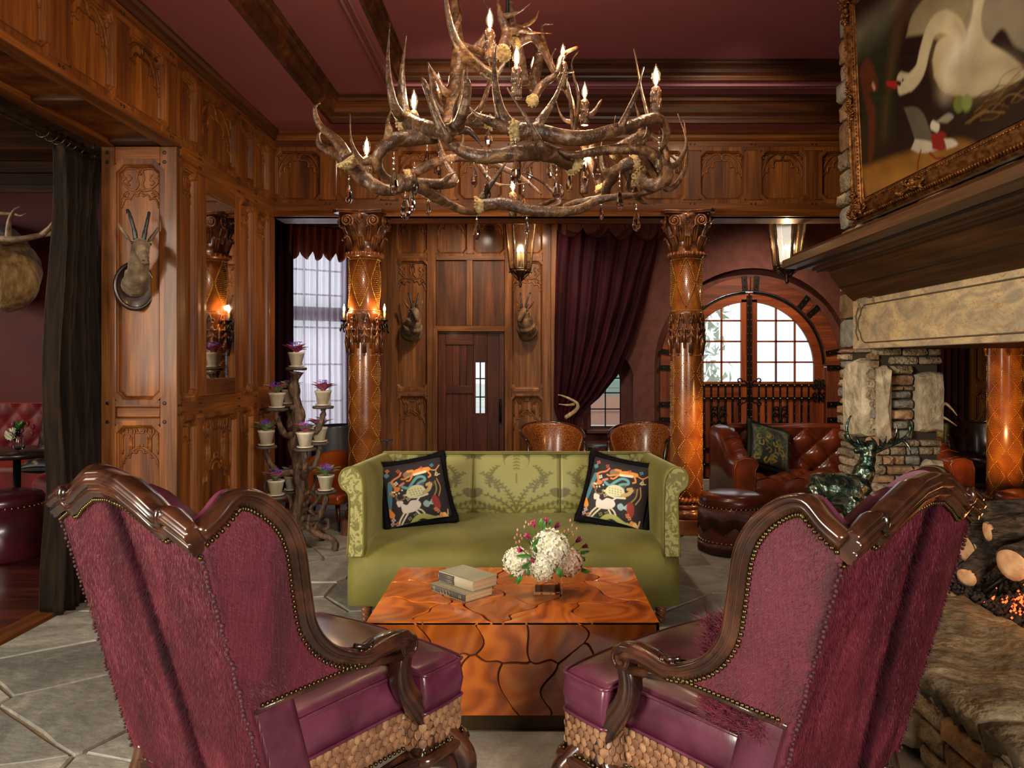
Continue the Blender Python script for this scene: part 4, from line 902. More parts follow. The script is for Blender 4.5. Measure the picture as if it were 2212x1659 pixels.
# ================================================================ COLUMNS
M_COL = P('column_leather', '#64300f', '#a8621f', rough=.30, sc=(5, 5, 3), det=5, dist=1.0, coat=.7, c3='#82441a', bump=.08, bsc=(30, 30, 30), bdist=.003, lo=.3, hi=.7)
M_CARV = P('carved_column', '#4a240e', '#8e5424', rough=.30, sc=(14, 14, 14), det=4, coat=.6, c3='#6b3a18', bump=.2, bdist=.004)
CZ = lambda py: EYE-(py-CY)/241.0
def column(x, label, wide=0):
    t = thing('carved_column', label, 'column', (x, 6.64, 0), 0, None); R = .137
    m = MB(); m.bx(-.165, .165, -.165, .165, 0, .135); m.build('plinth', M_COL, t, bevel=.006)
    m = MB(); m.lathe([(.155, .135), (.168, .15), (.172, .18), (.160, .205), (.142, .215), (.145, .225), (.158, .235), (.160, .25), (.150, .262), (.140, .27), (.145, .28), (.155, .285)], 36); m.build('base_ring', M_CARV, t)
    m = MB()
    for k in range(28):
        a = 2*PI*k/28; m.tube([(.150*math.cos(a), .150*math.sin(a), .283), (.158*math.cos(a+.1), .158*math.sin(a+.1), .305), (.145*math.cos(a+.22), .145*math.sin(a+.22), .325)], .017, 6)
    m.build('rope_ring', M_CARV, t)
    m = MB(); m.lathe([(R+.006, .30), (R+.004, 1.0), (R, 1.75), (R-.004, 2.46)], 48); m.build('shaft', M_COL, t)
    m = MB()
    def dia(zc, hz, ha, a0, step=.0175):
        n = int(hz/step)
        for i in range(-n, n+1):
            z = zc+i*step; wv = ha*(1-(abs(i)/n)**1.25); k = int(wv*R/step)
            for j in range(-k, k+1):
                a = a0+(j+(.5 if i % 2 else 0))*step/R
                if abs(a-a0) <= wv: m.octa(((R+.003)*math.cos(a), (R+.003)*math.sin(a), z), .0040)
        for s_ in (-1, 1):
            for q in np.linspace(0, 1, int(hz*90)):
                for sg in (-1, 1):
                    a = a0+sg*(ha+.05)*(1-q**1.25); m.octa(((R+.004)*math.cos(a), (R+.004)*math.sin(a), zc+s_*q*(hz+.01)), .0062)
    for k in range(5):
        a0 = -PI/2-.08+k*2*PI/5
        dia(CZ(612), .21, .52, a0)
        for q in range(6): dia(1.42-q*.228, .105, .5, a0, .0135)
    for z in (CZ(563), CZ(672), CZ(768)):
        for k in range(64): a = 2*PI*k/64; m.octa(((R+.003)*math.cos(a), (R+.003)*math.sin(a), z), .0048)
    m.build('stud_pattern', M_GOLD, t, kind='stuff')
    # carved middle band
    m = MB(); m.lathe([(R, 1.955), (R+.014, 1.965), (R+.012, 1.945), (R+.006, 1.93), (R+.006, 1.70), (R+.001, 1.69)], 48)
    def cy(a, z, r=.014): return ((R+r)*math.cos(a), (R+r)*math.sin(a), z)
    for k in range(8):
        a = 2*PI*k/8+.2
        m.tube([cy(a+.36*u, 1.86+.09*math.sin(u*PI*1.0)+.0*u) for u in np.linspace(-1, 1, 12)], .008, 6)
        m.tube([cy(a+.22*(1-t/8)*math.cos(t), 1.885+.03*(1-t/8)*math.sin(t)) for t in np.linspace(0, 7, 16)], .007, 6); 
        for s_ in (-1, 1):
            m.tube([cy(a, 1.84), cy(a+s_*.10, 1.80, .022), cy(a+s_*.27, 1.81, .022), cy(a+s_*.30, 1.775, .014)], [.006, .012, .010, .004], 6)
            m.tube([cy(a, 1.80), cy(a+s_*.08, 1.75, .024), cy(a+s_*.22, 1.745, .02), cy(a+s_*.26, 1.70, .012)], [.006, .012, .010, .004], 6)
            m.tube([cy(a+s_*.05, 1.76), cy(a+s_*.07, 1.68, .02), cy(a+s_*.09, 1.60, .012)], [.006, .011, .006], 6)
            m.tube([cy(a+s_*.39, 1.83), cy(a+s_*.39, 1.74, .018), cy(a+s_*.36, 1.64, .012)], [.006, .012, .005], 6)
        m.tube([cy(a, 1.84), cy(a, 1.70, .026), cy(a, 1.595, .014)], [.005, .013, .007], 6); m.ball(cy(a, 1.87), .016, 8, 5)
        m.ball(cy(a, 1.59, .010), (.012, .012, .018), 6, 4)
    m.build('carved_band', M_CARV, t)
    # capital
    m = MB(); m.lathe([(.13, 2.44), (.155, 2.46), (.165, 2.475), (.158, 2.49), (.14, 2.50), (.135, 2.56), (.15, 2.66), (.175, 2.75), (.20, 2.80), (.20, 2.82)], 40); m.build('capital', M_CARV, t)
    m = MB()
    for k in range(24): a = 2*PI*k/24; m.ball((.163*math.cos(a), .163*math.sin(a), 2.475), (.014, .014, .02), 6, 5)
    m.build('bead_ring', M_COL, t)
    m = MB()
    def cp(a, z, r): return (r*math.cos(a), r*math.sin(a), z)
    for k in range(8):
        a = 2*PI*k/8-PI/2
        for z0, r0, hh, ww in ((2.50, .14, .13, .11), (2.58, .145, .15, .10)):
            aa = a+(PI/8 if z0 > 2.55 else 0)
            for s_ in (-1, 0, 1): m.tube([cp(aa+s_*.08, z0, r0), cp(aa+s_*.15, z0+hh*.5, r0+.012), cp(aa+s_*.13, z0+hh*.9, r0+.035), cp(aa+s_*.08, z0+hh, r0+.055), cp(aa+s_*.06, z0+hh*.85, r0+.062)], [.008, .013, .012, .01, .005], 6)
    m.build('acanthus_leaf', M_CARV, t)
    m = MB()
    for k in range(4):
        for s_ in (-1, 1):
            a = PI/4+k*PI/2; c, s2 = math.cos(a), math.sin(a)
            # spirals lie in the two faces beside each corner
            na = a+s_*PI/4; nx, ny = math.cos(na), math.sin(na); tx, ty = -ny*s_*-1, nx*s_*-1
            cen = Vector((nx*.175+tx*.115, ny*.175+ty*.115, 2.755)); pts = []; rr = []
            for q in np.linspace(0, 1, 30):
                th = -PI*.2+q*4.2*PI; r = .055*(1-q*.85)
                pts.append(cen+Vector((tx, ty, 0))*(-r*math.cos(th))+Vector((0, 0, 1))*(r*math.sin(th))+Vector((nx, ny, 0))*(.01+.02*q)); rr.append(.012*(1-q*.5))
            pts = [cen+Vector((tx, ty, 0))*(-.075)+Vector((0, 0, -.14))+Vector((nx, ny, 0))*-.035, cen+Vector((tx, ty, 0))*(-.07)+Vector((0, 0, -.06))]+pts
            m.tube(pts, [.007, .011]+rr, 7)
            m.ball(cen+Vector((nx, ny, 0))*.03, .014, 8, 5)
        na = k*PI/2; nx, ny = math.cos(na), math.sin(na)
        m.ball((nx*.215, ny*.215, 2.79), .022, 8, 5); m.tube([(nx*.18-ny*.03, ny*.18+nx*.03, 2.77), (nx*.21, ny*.21, 2.825), (nx*.18+ny*.03, ny*.18-nx*.03, 2.77), (nx*.19, ny*.19, 2.74), (nx*.18-ny*.03, ny*.18+nx*.03, 2.77)], .008, 6)
    m.build('volute', M_CARV, t)
    m = MB(); q = []
    for k in range(4):
        a = PI/4+k*PI/2; c = (.30*math.cos(a), .30*math.sin(a)); tx, ty = -math.sin(a), math.cos(a)
        q += [(c[0]-tx*.03, c[1]-ty*.03), (c[0]+tx*.03, c[1]+ty*.03)]
        n_ = a+PI/4; q.append((.185*math.cos(n_), .185*math.sin(n_)))
    m.prism(q, 2.818, 2.832); m.prism([(x_*1.03, y_*1.03) for x_, y_ in q], 2.832, 2.848); m.build('abacus', M_CARV, t, bevel=.004)
    return t
colm = column(-1.47, 'carved and gold-studded wooden column left of the green sofa, with candle sconces')
c2 = copy_tree(colm); c2.location.x = 1.415; c2['label'] = 'carved gold-studded column beside the right end of the green sofa'
c3 = copy_tree(colm); c3.location.x = 4.27; c3['label'] = 'glowing studded column seen through the fireplace opening at far right'
for o, a in ((c2, -.15), (c3, .2)): o.rotation_euler.z = a
for nm in ('acanthus_leaf',): pass
# header must stop at the columns: they carry it
M_BULB = emit('bulb_glow', (1, .72, .42), 10)
M_BULBG = glass('bulb_glass', (1, .95, .9), thin=True, alpha=.25)
M_CANDLE = P('candle_sleeve', '#9c8458', rough=.5)
def sconce(x, y, z, sx, label):
    t = thing('candle_sconce', label, 'sconce', (x, y, z)); m = MB()
    m.tube([(-sx*.03, 0, -.03), (sx*.0, 0, -.06), (sx*.03, 0, -.03), (sx*.03, 0, .0)], .008, 6); m.lathe([(.004, 0), (.03, .01), (.034, .025)], 12, M=T(sx*.03, 0, 0))
    for k in range(6): a = k; m.tube([(sx*.03+.02*math.cos(a), .02*math.sin(a), -.02), (sx*.03+.04*math.cos(a+1), .04*math.sin(a+1), -.05-.01*k)], .007, 5)
    m.build('bracket', M_IRON, t); m = MB(); m.lathe([(.010, .02), (.010, .09)], 10, M=T(sx*.03, 0, 0)); m.build('candle', M_CANDLE, t)
    m = MB(); m.lathe([(.004, .09), (.011, .11), (.010, .13), (.003, .155), (.001, .165)], 10, M=T(sx*.03, 0, 0)); m.build('bulb', M_BULB, t)
    point('sconce_light', (x+sx*.05, y-.06, z+.13), 5, (1, .62, .30), .02)
sconce(-1.47-.15, 6.62, 1.875, -1, 'black candle sconce on the left side of the left column'); sconce(-1.47+.155, 6.60, 1.875, 1, 'black candle sconce on the right side of the left column')
spot('column_glow', (2.3, 5.55, 1.25), (1.46, 6.62, .70), 170, (1, .50, .15), 50, .9, .1); spot('column_glow', (3.6, 5.3, .5), (4.25, 6.6, 1.0), 150, (1, .55, .18), 60, .9, .1)  # added spots that stand in for firelight on the columns
# ================================================================ CHANDELIER
M_ANT = P('antler', '#25150a', '#86633f', rough=.42, sc=(16, 16, 16), det=6, dist=1.2, c3='#4e311c', rand=.15, bump=1, bsc=(30, 30, 30), bdist=.012, coat=.05, lo=.3, hi=.72)
M_BURR = P('antler_burr', '#7a6038', '#c0a672', rough=.8, sc=(60, 60, 60), bump=.8, bdist=.006)
CHY = 3.5
ch = thing('antler_chandelier', 'large antler chandelier hung with crystal drops and candle bulbs', 'chandelier', (-.13, CHY, 2.4))
def wp(p): return W(p[0], p[1], p[2])
def antler(main, tines, r0=.034, burr=True, parent=ch, mat=M_ANT):
    """main: (px, py, Y) points from burr to tip; tines: lists starting on the beam"""
    m = MB(); pts = catmull([wp(p) for p in main], 6); n = len(pts); rr = [r0*.82*(1-.70*(i/(n-1))**1.3) for i in range(n)]; rr[-1] = .004
    m.tube(pts, rr, 9, rough=.07)
    for tn in tines:
        k = min(range(n), key=lambda i: (Vector(pts[i])-wp(tn[0])).length); q = [Vector(pts[k])]+[wp(p) for p in tn[1:]]; q = catmull(q, 5); kk = len(q)
        rb = max(rr[k]*.80, .012); m.tube(q, [max(.003, rb*(1-(i/(kk-1))**1.1)+.0) for i in range(kk)], 8, rough=.04)
    o = m.build('antler', mat, parent, world=True)
    if burr:
        a, b = Vector(pts[0]), Vector(pts[1]); q = Vector((0, 0, 1)).rotation_difference((a-b).normalized()).to_matrix().to_4x4(); m = MB(); Mx = Matrix.Translation(a) @ q
        m.lathe([(r0*.8, -.03), (r0*1.0, -.008), (r0*1.06, .0), (r0*.95, .006), (r0*.7, .008), (r0*.4, .009), (.001, .010)], 16, M=Mx)
        for j in range(20): an = 2*PI*j/20; m.ball((r0*1.03*math.cos(an), r0*1.03*math.sin(an), random.uniform(-.006, .006)), r0*.16, 5, 4, M=Mx)
        m.build('burr', M_BURR, o, M=None, world=True)
    return o
N, Mi, Fa = 2.75, 3.4, 4.1
antler([(1110, 285, N), (1160, 285, N-.02), (1250, 300, N), (1350, 275, N+.08), (1420, 255, N+.15), (1440, 290, N+.2), (1425, 330, N+.25)], [[(1165, 282, N), (1165, 265, N), (1200, 210, N+.02), (1225, 140, N+.02)], [(1350, 270, N), (1345, 265, N+.05), (1375, 200, N+.05), (1390, 145, N+.08)], [(1110, 285, N), (1080, 235, N), (1068, 160, N), (1072, 95, N)], [(1130, 285, N), (1060, 262, N), (1030, 248, N), (1014, 232, N)]], .042)
antler([(1240, 355, N+.1), (1180, 330, N), (1110, 332, N-.1), (1040, 338, N-.1), (985, 318, N-.05), (952, 275, N), (932, 220, N), (912, 168, N+.02)], [[(1165, 330, N), (1170, 318, N-.05), (1140, 260, N-.1), (1095, 190, N-.1)], [(985, 318, N), (965, 290, N-.08), (935, 225, N-.06), (925, 140, N-.02)]], .040)
antler([(875, 262, N+.2), (915, 275, N+.1), (960, 285, N), (990, 268, N-.05), (1003, 232, N-.1), (1010, 190, N-.1), (1008, 170, N-.1)], [[(985, 275, N), (983, 258, N), (985, 225, N), (996, 195, N)], [(985, 275, N), (1010, 282, N), (1030, 300, N), (1042, 318, N)], [(875, 262, N+.2), (850, 225, N+.1), (838, 140, N+.1), (842, 50, N+.1)], [(875, 262, N+.2), (868, 200, N+.25), (870, 140, N+.3), (878, 78, N+.3)]], .040)
antler([(945, 290, N+.1), (880, 300, N+.1), (845, 305, N+.05), (815, 340, N+.05), (825, 375, N+.1), (860, 395, N+.15)], [[(845, 305, N), (840, 280, N+.05), (838, 262, N+.1), (850, 225, N+.1)], [(815, 340, N), (790, 350, N+.1), (772, 335, N+.2), (758, 300, N+.25), (756, 246, N+.3)]], .042, burr=False)
antler([(752, 345, N+.25), (785, 385, N+.3), (830, 410, N+.3), (880, 405, N+.35), (925, 400, N+.5)], [[(752, 345, N), (728, 305, N+.3), (690, 270, N+.35), (680, 235, N+.35), (692, 222, N+.35)], [(752, 345, N), (720, 330, N+.4), (692, 315, N+.45), (688, 292, N+.45), (700, 280, N+.45)]], .044)
antler([(1385, 382, N+.3), (1410, 400, N+.25), (1440, 380, N+.2), (1420, 345, N+.15), (1380, 322, N+.1), (1300, 325, N+.05), (1240, 335, N), (1202, 322, N)], [[(1440, 380, N), (1450, 360, N+.3), (1475, 335, N+.35), (1482, 300, N+.35), (1464, 245, N+.35)], [(1410, 400, N), (1440, 408, N+.3), (1478, 370, N+.35), (1484, 320, N+.4), (1478, 260, N+.45)], [(1380, 322, N), (1395, 300, N+.1), (1400, 260, N+.15), (1385, 190, N+.2), (1370, 105, N+.2)]], .040)
antler([(1375, 350, N+.5), (1345, 360, N+.5), (1315, 395, N+.6), (1300, 428, N+.7), (1240, 440, N+.7), (1180, 462, N+.6), (1140, 455, N+.55)], [[(1315, 400, N), (1308, 370, N+.6), (1300, 320, N+.65), (1305, 290, N+.7)], [(1240, 440, N), (1215, 420, N+.7), (1195, 385, N+.7), (1188, 350, N+.75)], [(1345, 430, N), (1380, 430, N+.6), (1415, 440, N+.6)]], .036)
antler([(1030, 445, N+.4), (1090, 440, N+.4), (1150, 455, N+.4), (1240, 455, N+.45), (1300, 430, N+.5), (1380, 420, N+.5), (1420, 410, N+.5)], [[(1030, 445, N), (1045, 420, N+.4), (1080, 370, N+.45), (1100, 340, N+.5)], [(1240, 450, N), (1210, 440, N+.5), (1180, 400, N+.55), (1130, 372, N+.5)]], .036)
antler([(860, 395, N+.1), (900, 400, N+.15), (950, 430, N+.25), (1000, 455, N+.35), (1035, 460, N+.4)], [[(930, 415, N), (950, 395, N+.2), (970, 380, N+.2), (985, 372, N+.2)], [(950, 430, N), (980, 395, N+.3), (965, 355, N+.35), (955, 330, N+.4)]], .040, burr=False)
antler([(1085, 118, Mi), (1060, 160, Mi-.1), (1000, 110, Mi-.3), (975, 60, Mi-.35), (960, -15, Mi-.4)], [[(1000, 110, Mi), (985, 90, Mi-.2), (995, 30, Mi), (985, -20, Mi)]], .036)
antler([(975, 270, Mi), (985, 180, Mi), (990, 110, Mi), (985, 40, Mi), (978, -30, Mi)], [[(990, 140, Mi), (1040, 90, Mi), (1060, 40, Mi), (1040, -10, Mi)], [(985, 180, Mi), (965, 200, Mi-.1), (945, 170, Mi-.1), (925, 135, Mi-.1)]], .050, burr=False)
antler([(1085, 115, Mi-.1), (1095, 70, Mi), (1080, 30, Mi), (1075, -20, Mi)], [[(1095, 75, Mi), (1120, 65, Mi), (1150, 70, Mi+.1), (1190, 72, Mi+.2)], [(1140, 68, Mi), (1150, 45, Mi+.1), (1165, 20, Mi+.1)], [(1095, 30, Mi), (1120, 25, Mi), (1148, 5, Mi)]], .036)
antler([(1150, 218, Mi-.1), (1170, 185, Mi), (1200, 160, Mi), (1215, 120, Mi+.1), (1250, 100, Mi+.1)], [[(1170, 185, Mi), (1190, 165, Mi), (1240, 155, Mi+.1)], [(1200, 160, Mi), (1190, 130, Mi), (1200, 105, Mi)]], .026)
antler([(1110, 95, Mi+.3), (1150, 80, Mi+.3), (1175, 110, Mi+.3), (1200, 160, Mi+.3), (1235, 220, Mi+.3), (1240, 290, Mi+.3)], [[(1150, 85, Mi), (1170, 60, Mi+.3), (1195, 52, Mi+.3)], [(1235, 230, Mi), (1225, 180, Mi+.2), (1200, 150, Mi+.2), (1210, 130, Mi+.2)], [(1240, 270, Mi), (1250, 215, Mi+.2), (1235, 140, Mi+.2), (1250, 110, Mi+.2)]], .032)
antler([(1130, 180, Mi+.4), (1120, 110, Mi+.4), (1110, 60, Mi+.4), (1100, -20, Mi+.4)], [], .04, burr=False)
antler([(1150, 190, Mi+.5), (1165, 110, Mi+.5), (1140, 60, Mi+.5)], [], .04, burr=False)
antler([(880, 380, Fa), (960, 345, Fa), (1040, 345, Fa+.1), (1120, 380, Fa+.1), (1170, 420, Fa)], [[(960, 345, Fa), (945, 300, Fa), (935, 250, Fa)], [(1040, 345, Fa), (1060, 390, Fa), (1090, 400, Fa), (1140, 395, Fa)], [(1000, 345, Fa), (1000, 300, Fa), (990, 240, Fa)]], .036)
antler([(1300, 410, Fa), (1270, 330, Fa), (1240, 265, Fa), (1280, 245, Fa), (1300, 215, Fa)], [[(1270, 330, Fa), (1290, 300, Fa), (1320, 290, Fa), (1330, 250, Fa)], [(1240, 265, Fa), (1215, 255, Fa), (1200, 215, Fa)]], .034)
antler([(1060, 265, Mi+.2), (1000, 262, Mi+.2), (960, 240, Mi+.2), (940, 205, Mi+.2), (930, 140, Mi+.2)], [[(960, 240, Mi), (975, 215, Mi), (1005, 190, Mi), (1010, 130, Mi)], [(1000, 262, Mi), (1040, 230, Mi), (1060, 160, Mi), (1055, 130, Mi)]], .034)
antler([(1320, 330, Fa-.2), (1370, 300, Fa-.2), (1400, 290, Fa-.2), (1440, 330, Fa-.2), (1435, 390, Fa-.3)], [[(1370, 300, Fa), (1380, 250, Fa-.2), (1365, 200, Fa-.2)]], .036)
# candle tubes and bulbs  (bulb centre px, py, Y)
bulbs = [(1058, 42, Mi-.3), (1116, 122, N+.25), (1216, 115, Mi+.1), (1417, 165, N+.2), (894, 218, Mi-.3), (1263, 197, Mi+.3), (792, 318, N+.55), (1263, 352, Fa), (947, 175, Fa-.2), (1152, 140, Fa), (1108, 398, Fa-.2)]
mb_, mg_, mt_ = None, None, None
for i, (px, py, Y) in enumerate(bulbs):
    c = wp((px, py, Y)); k = 1.0
    if i == 0:
        tb = MB(); prof = [(.018, -.17), (.021, -.16), (.019, -.10), (.021, -.06), (.016, -.045), (.010, -.04)]; tb.lathe(prof, 14)
        for q in range(46): a = random.uniform(0, 2*PI); z = random.uniform(-.16, -.055); tb.ball((.020*math.cos(a), .020*math.sin(a), z), (.004, .004, .009), 5, 4)
        mt_ = tb.build('candle_tube', M_ANT, ch); gb = MB(); gb.lathe([(.007, -.040), (.010, -.032), (.0185, -.008), (.0175, .012), (.009, .036), (.002, .05)], 14); mg_ = gb.build('bulb', M_BULBG, ch)
        fb = MB(); fb.lathe([(.003, -.03), (.009, -.012), (.009, .012), (.003, .03)], 10); mb_ = fb.build('filament', M_BULB, mg_)
        tobj, gobj = mt_, mg_
    else: tobj = mt_.copy(); link(tobj, ch); gobj = copy_tree(mg_, ch)
    L_ = wm(ch).inverted() @ Matrix.Translation(c); tobj.matrix_basis = L_; gobj.matrix_basis = L_
    point('chandelier_bulb', c+Vector((0, -.03, .02)), 5.0, (1, .68, .38), .02)
# crystal drops (top of chain px,py ; bottom py ; Y)
M_CRY = glass('crystal', (1, .98, .96), rough=0, ior=1.6)
M_SIL = P('silver_link', '#cfcac0', rough=.25, metal=1)
drops = [(754, 385, 442, N+.35), (851, 340, 420, N), (876, 410, 475, N+.2), (896, 360, 422, N+.1), (889, 400, 462, N+.3), (925, 432, 466, N+.4), (923, 315, 362, Fa), (948, 320, 378, Fa), (975, 335, 395, Fa), (1025, 350, 405, Mi), (1055, 268, 318, Mi), (1052, 370, 436, N+.4), (1076, 190, 255, Mi+.2), (1114, 300, 398, N-.1), (1030, 462, 520, N+.5), (1131, 410, 468, N+.45), (1138, 470, 505, N+.5), (1144, 345, 390, Fa), (1188, 350, 385, Fa), (1203, 345, 433, N+.3), (1230, 355, 415, N+.5), (1262, 335, 398, N+.4), (1288, 330, 390, N+.6), (1299, 440, 474, N+.5), (1339, 380, 454, N+.4), (1361, 335, 418, N+.5), (1375, 440, 500, N+.5), (1424, 295, 375, N+.1)]
dm = MB(); rg = []
for (r, z) in ((.002, .0), (.006, -.006), (.013, -.028), (.0165, -.046), (.013, -.060), (.004, -.070)): rg.append([(r*math.cos(2*PI*j/8), r*.62*math.sin(2*PI*j/8), z) for j in range(8)])
dm.rings(rg, sm=False); drop0 = None
for (px, py0, py1, Y) in drops:
    a, b = wp((px, py0, Y)), wp((px, py1, Y)); Ld = (a-b).length; dl = .07; o = None
    if drop0 is None: drop0 = dm.build('crystal_drop', M_CRY, ch, fix=True); o = drop0
    else: o = drop0.copy(); link(o, ch)
    sc_ = min(1.2, max(.8, Ld/.10)) if Ld < .08 else 1.25; o.matrix_basis = wm(ch).inverted() @ Matrix.Translation(b+Vector((0, 0, dl*sc_))) @ rotz(random.uniform(-1, 1)) @ Matrix.Scale(sc_, 4)
    m = MB(); zt = a.z; zb = b.z+dl*sc_
    if zt > zb+.004:
        m.tube([(a.x, a.y, zt+.02), (a.x, a.y, zb)], .0012, 4)
        z = zt-.004
        while z > zb+.006: m.ball((a.x, a.y, z), .006, 6, 4); z -= .020
    else: m.tube([(a.x, a.y, zb+.02), (a.x, a.y, zb)], .0012, 4)
    m.build('crystal_chain', M_SIL, ch, world=True)
# stem
m = MB(); m.tube([(-.10, CHY, 2.9), (-.10, CHY, 3.94)], .009, 8); m.build('stem', M_IRON, ch, world=True)
m = MB(); m.lathe([(.09, 3.90), (.10, 3.94)], 20, M=T(-.10, CHY, 0)); m.build('ceiling_rose', M_IRON, ch, world=True)
# ================================================================ LANTERNS
M_LG = glass('lantern_glass', (1, .90, .76), rough=.2, thin=True, alpha=.12); M_LBR = P('lantern_bronze', '#3a2a1a', '#6a5236', rough=.4, metal=.8, sc=(40, 40, 40))
def lantern(px, ytop, ybot, Y, label, rz=0, ztop=3.6, k=1.0):
    c = W(px, ytop, Y); h = (ybot-ytop)*Y/F; t = thing('hanging_lantern', label, 'lantern', (c.x, Y, c.z-h), rz); H_ = h; n = 6; R = .185*k
    rp = [(.115*k, .22*H_), (.125*k, .30*H_), (.145*k, .55*H_), (.175*k, .88*H_), (.178*k, .92*H_)]
    m = MB()
    for j in range(n):
        a = 2*PI*j/n; m.tube([(r*math.cos(a), r*math.sin(a), z) for r, z in rp], .014*k, 6)
        m.tube([(.115*k*math.cos(a), .115*k*math.sin(a), .22*H_), (.09*k*math.cos(a), .09*k*math.sin(a), .18*H_), (.02*math.cos(a), .02*math.sin(a), .10*H_)], .007*k, 5)
        m.ball((.127*k*math.cos(a), .127*k*math.sin(a), .215*H_), .014*k, 6, 4); m.ball((.19*k*math.cos(a), .19*k*math.sin(a), .93*H_), .014*k, 6, 4)
        m.tube([(rp[q][0]*math.cos(a)*1.02+.012*math.cos(q*3)*-math.sin(a), rp[q][0]*math.sin(a)*1.02+.012*math.cos(q*3)*math.cos(a), rp[q][1]) for q in range(5)], .005, 5)
    for r, z, w_ in ((.178*k, .92*H_, .014), (.165*k, .90*H_, .010), (.118*k, .225*H_, .012), (.115*k, .255*H_, .008)): m.tube([(r*math.cos(2*PI*j/n), r*math.sin(2*PI*j/n), z) for j in range(n)], w_*k, 6, loop=True)
    m.build('cage', M_LBR, t)
    m = MB(); m.rings([[(r*.97*math.cos(2*PI*j/n), r*.97*math.sin(2*PI*j/n), z) for j in range(n)] for r, z in rp], caps=False, sm=False); m.build('glass', M_LG, t)
    m = MB(); m.lathe([(.178*k, .93*H_), (.13*k, .97*H_), (.06*k, 1.0*H_), (.02*k, 1.06*H_), (.02, 1.1*H_)], 18); m.build('dome', M_LG if px < 1500 else M_LG, t)
    m = MB(); m.lathe([(.001, 0), (.012, .01*H_), (.02, .05*H_), (.01, .08*H_), (.028, .10*H_), (.02, .13*H_), (.04, .16*H_), (.11*k, .215*H_), (.11*k, .225*H_)], 14); m.build('finial', M_LBR, t)
    for j in range(4):
        a = j*PI/2+.4; x, y = .035*math.cos(a), .035*math.sin(a); m = MB(); m.lathe([(.009, .25*H_), (.009, .48*H_)], 8, M=T(x, y, 0)); cd = m.build('candle', M_CANDLE, t)
        m = MB(); m.lathe([(.004, .48*H_), (.010, .48*H_+.015), (.009, .48*H_+.03), (.002, .48*H_+.06)], 8, M=T(x, y, 0)); m.build('bulb', M_BULB, cd)
    m = MB(); z = 1.08*H_; top = ztop-(c.z-h); m.tube([(0, 0, z), (0, 0, top)], .008, 6); m.build('hanging_rod', M_LBR, t)
    point('lantern_light', (c.x, Y, c.z-h+.62*H_), 11, (1, .70, .42), .012)
lantern(1124, 462, 622, 8.8, 'small bronze lantern hanging in front of the panelled door wall')
lantern(1700, 462, 614, 7.25, 'larger bronze lantern hanging before the arched door, beside the mantel', .52)
# ================================================================ FOREGROUND FURNITURE
M_MAHO = P('polished_mahogany', '#1a0d08', '#4c2a1a', rough=.26, sc=(6, 6, 6), det=5, dist=1.2, coat=.6, c3='#341a10', bump=.1, bsc=(40, 40, 40), bdist=.002, rand=.1)
M_LEATH = P('burgundy_leather', '#481a2c', '#642e42', rough=.30, sc=(7, 7, 7), det=3, coat=.25, bump=.12, bsc=(90, 90, 90), bdist=.003)
M_HIDE = P('cowhide', '#3c0a18', '#5c1828', rough=.6, sc=(6, 6, 2.5), det=6, dist=1.5, c3='#5c1529', sheen=.5, sheentint='#c98aa0', bump=.6, bsc=(180, 180, 30), bdist=.004)
M_HAIR = P('cowhide_hair', '#400b16', '#6c2634', rough=.5, sc=(5, 5, 2.5), det=6, dist=1.5, c3='#541420', sheen=.2, sheentint='#c8a0ac', spec=.35)
M_SCALE = P('scaled_leather', '#6a4630', '#a07a58', rough=.45, sc=(20, 20, 20), rand=.2, c3='#865f44')
M_FOX = P('fluffy_fur', '#5e0f24', '#7d1f38', rough=.7, sc=(10, 10, 10), sheen=.5)
def fur(name, base, nrm, down, mat, parent, ln=.013, wd=.0007, lean=.82, jit=.28):
    """one thin triangle per hair: base (n,3), nrm (n,3), down (n,3)"""
    n = len(base); r = np.random.RandomState(11)
    d = nrm*(1-lean)+down*lean+r.normal(0, jit*.35, (n, 3)); d /= np.linalg.norm(d, axis=1, keepdims=True)
    L = ln*r.uniform(.6, 1.3, (n, 1)); s = np.cross(d, nrm+r.normal(0, .3, (n, 3))); s /= np.maximum(np.linalg.norm(s, axis=1, keepdims=True), 1e-6)
    v = np.empty((n*3, 3)); v[0::3] = base-s*wd; v[1::3] = base+s*wd; v[2::3] = base+d*L
    me = bpy.data.meshes.new(name); me.vertices.add(3*n); me.vertices.foreach_set('co', v.ravel().astype(np.float32))
    me.loops.add(3*n); me.loops.foreach_set('vertex_index', np.arange(3*n, dtype=np.int32)); me.polygons.add(n); me.polygons.foreach_set('loop_start', np.arange(0, 3*n, 3, dtype=np.int32))
    me.update(calc_edges=True); me.materials.append(mat); o = bpy.data.objects.new(name, me); link(o, parent); o['kind'] = 'stuff'; return o
def fur_surf(name, fn, nrmf, n, mat, parent, **k):
    r = np.random.RandomState(5); uv = r.rand(n, 2); b = np.array([fn(u, v) for u, v in uv]); nn = np.array([nrmf(u, v) for u, v in uv]); dn = np.tile(np.array([0, 0, -1.0]), (n, 1)); dn -= nn*(dn*nn).sum(1, keepdims=True)
    sw = r.normal(0, .1, (n, 1)); dn[:, 0:1] += sw+.25*np.sin(b[:, 2:3]*5+b[:, 0:1]*9); return fur(name, b, nn, dn, mat, parent, **k)
CREST = [(-.38, 1.112), (-.33, 1.132), (-.275, 1.152), (-.25, 1.137), (-.225, 1.143), (-.17, 1.172), (-.08, 1.208), (0, 1.217), (.08, 1.208), (.17, 1.172), (.225, 1.143), (.25, 1.137), (.275, 1.152), (.33, 1.132), (.38, 1.112)]
CXS, CZS = zip(*CREST)
def ctop(x): return float(np.interp(x, CXS, CZS))
def rake(z): return .27*(1.10-z)
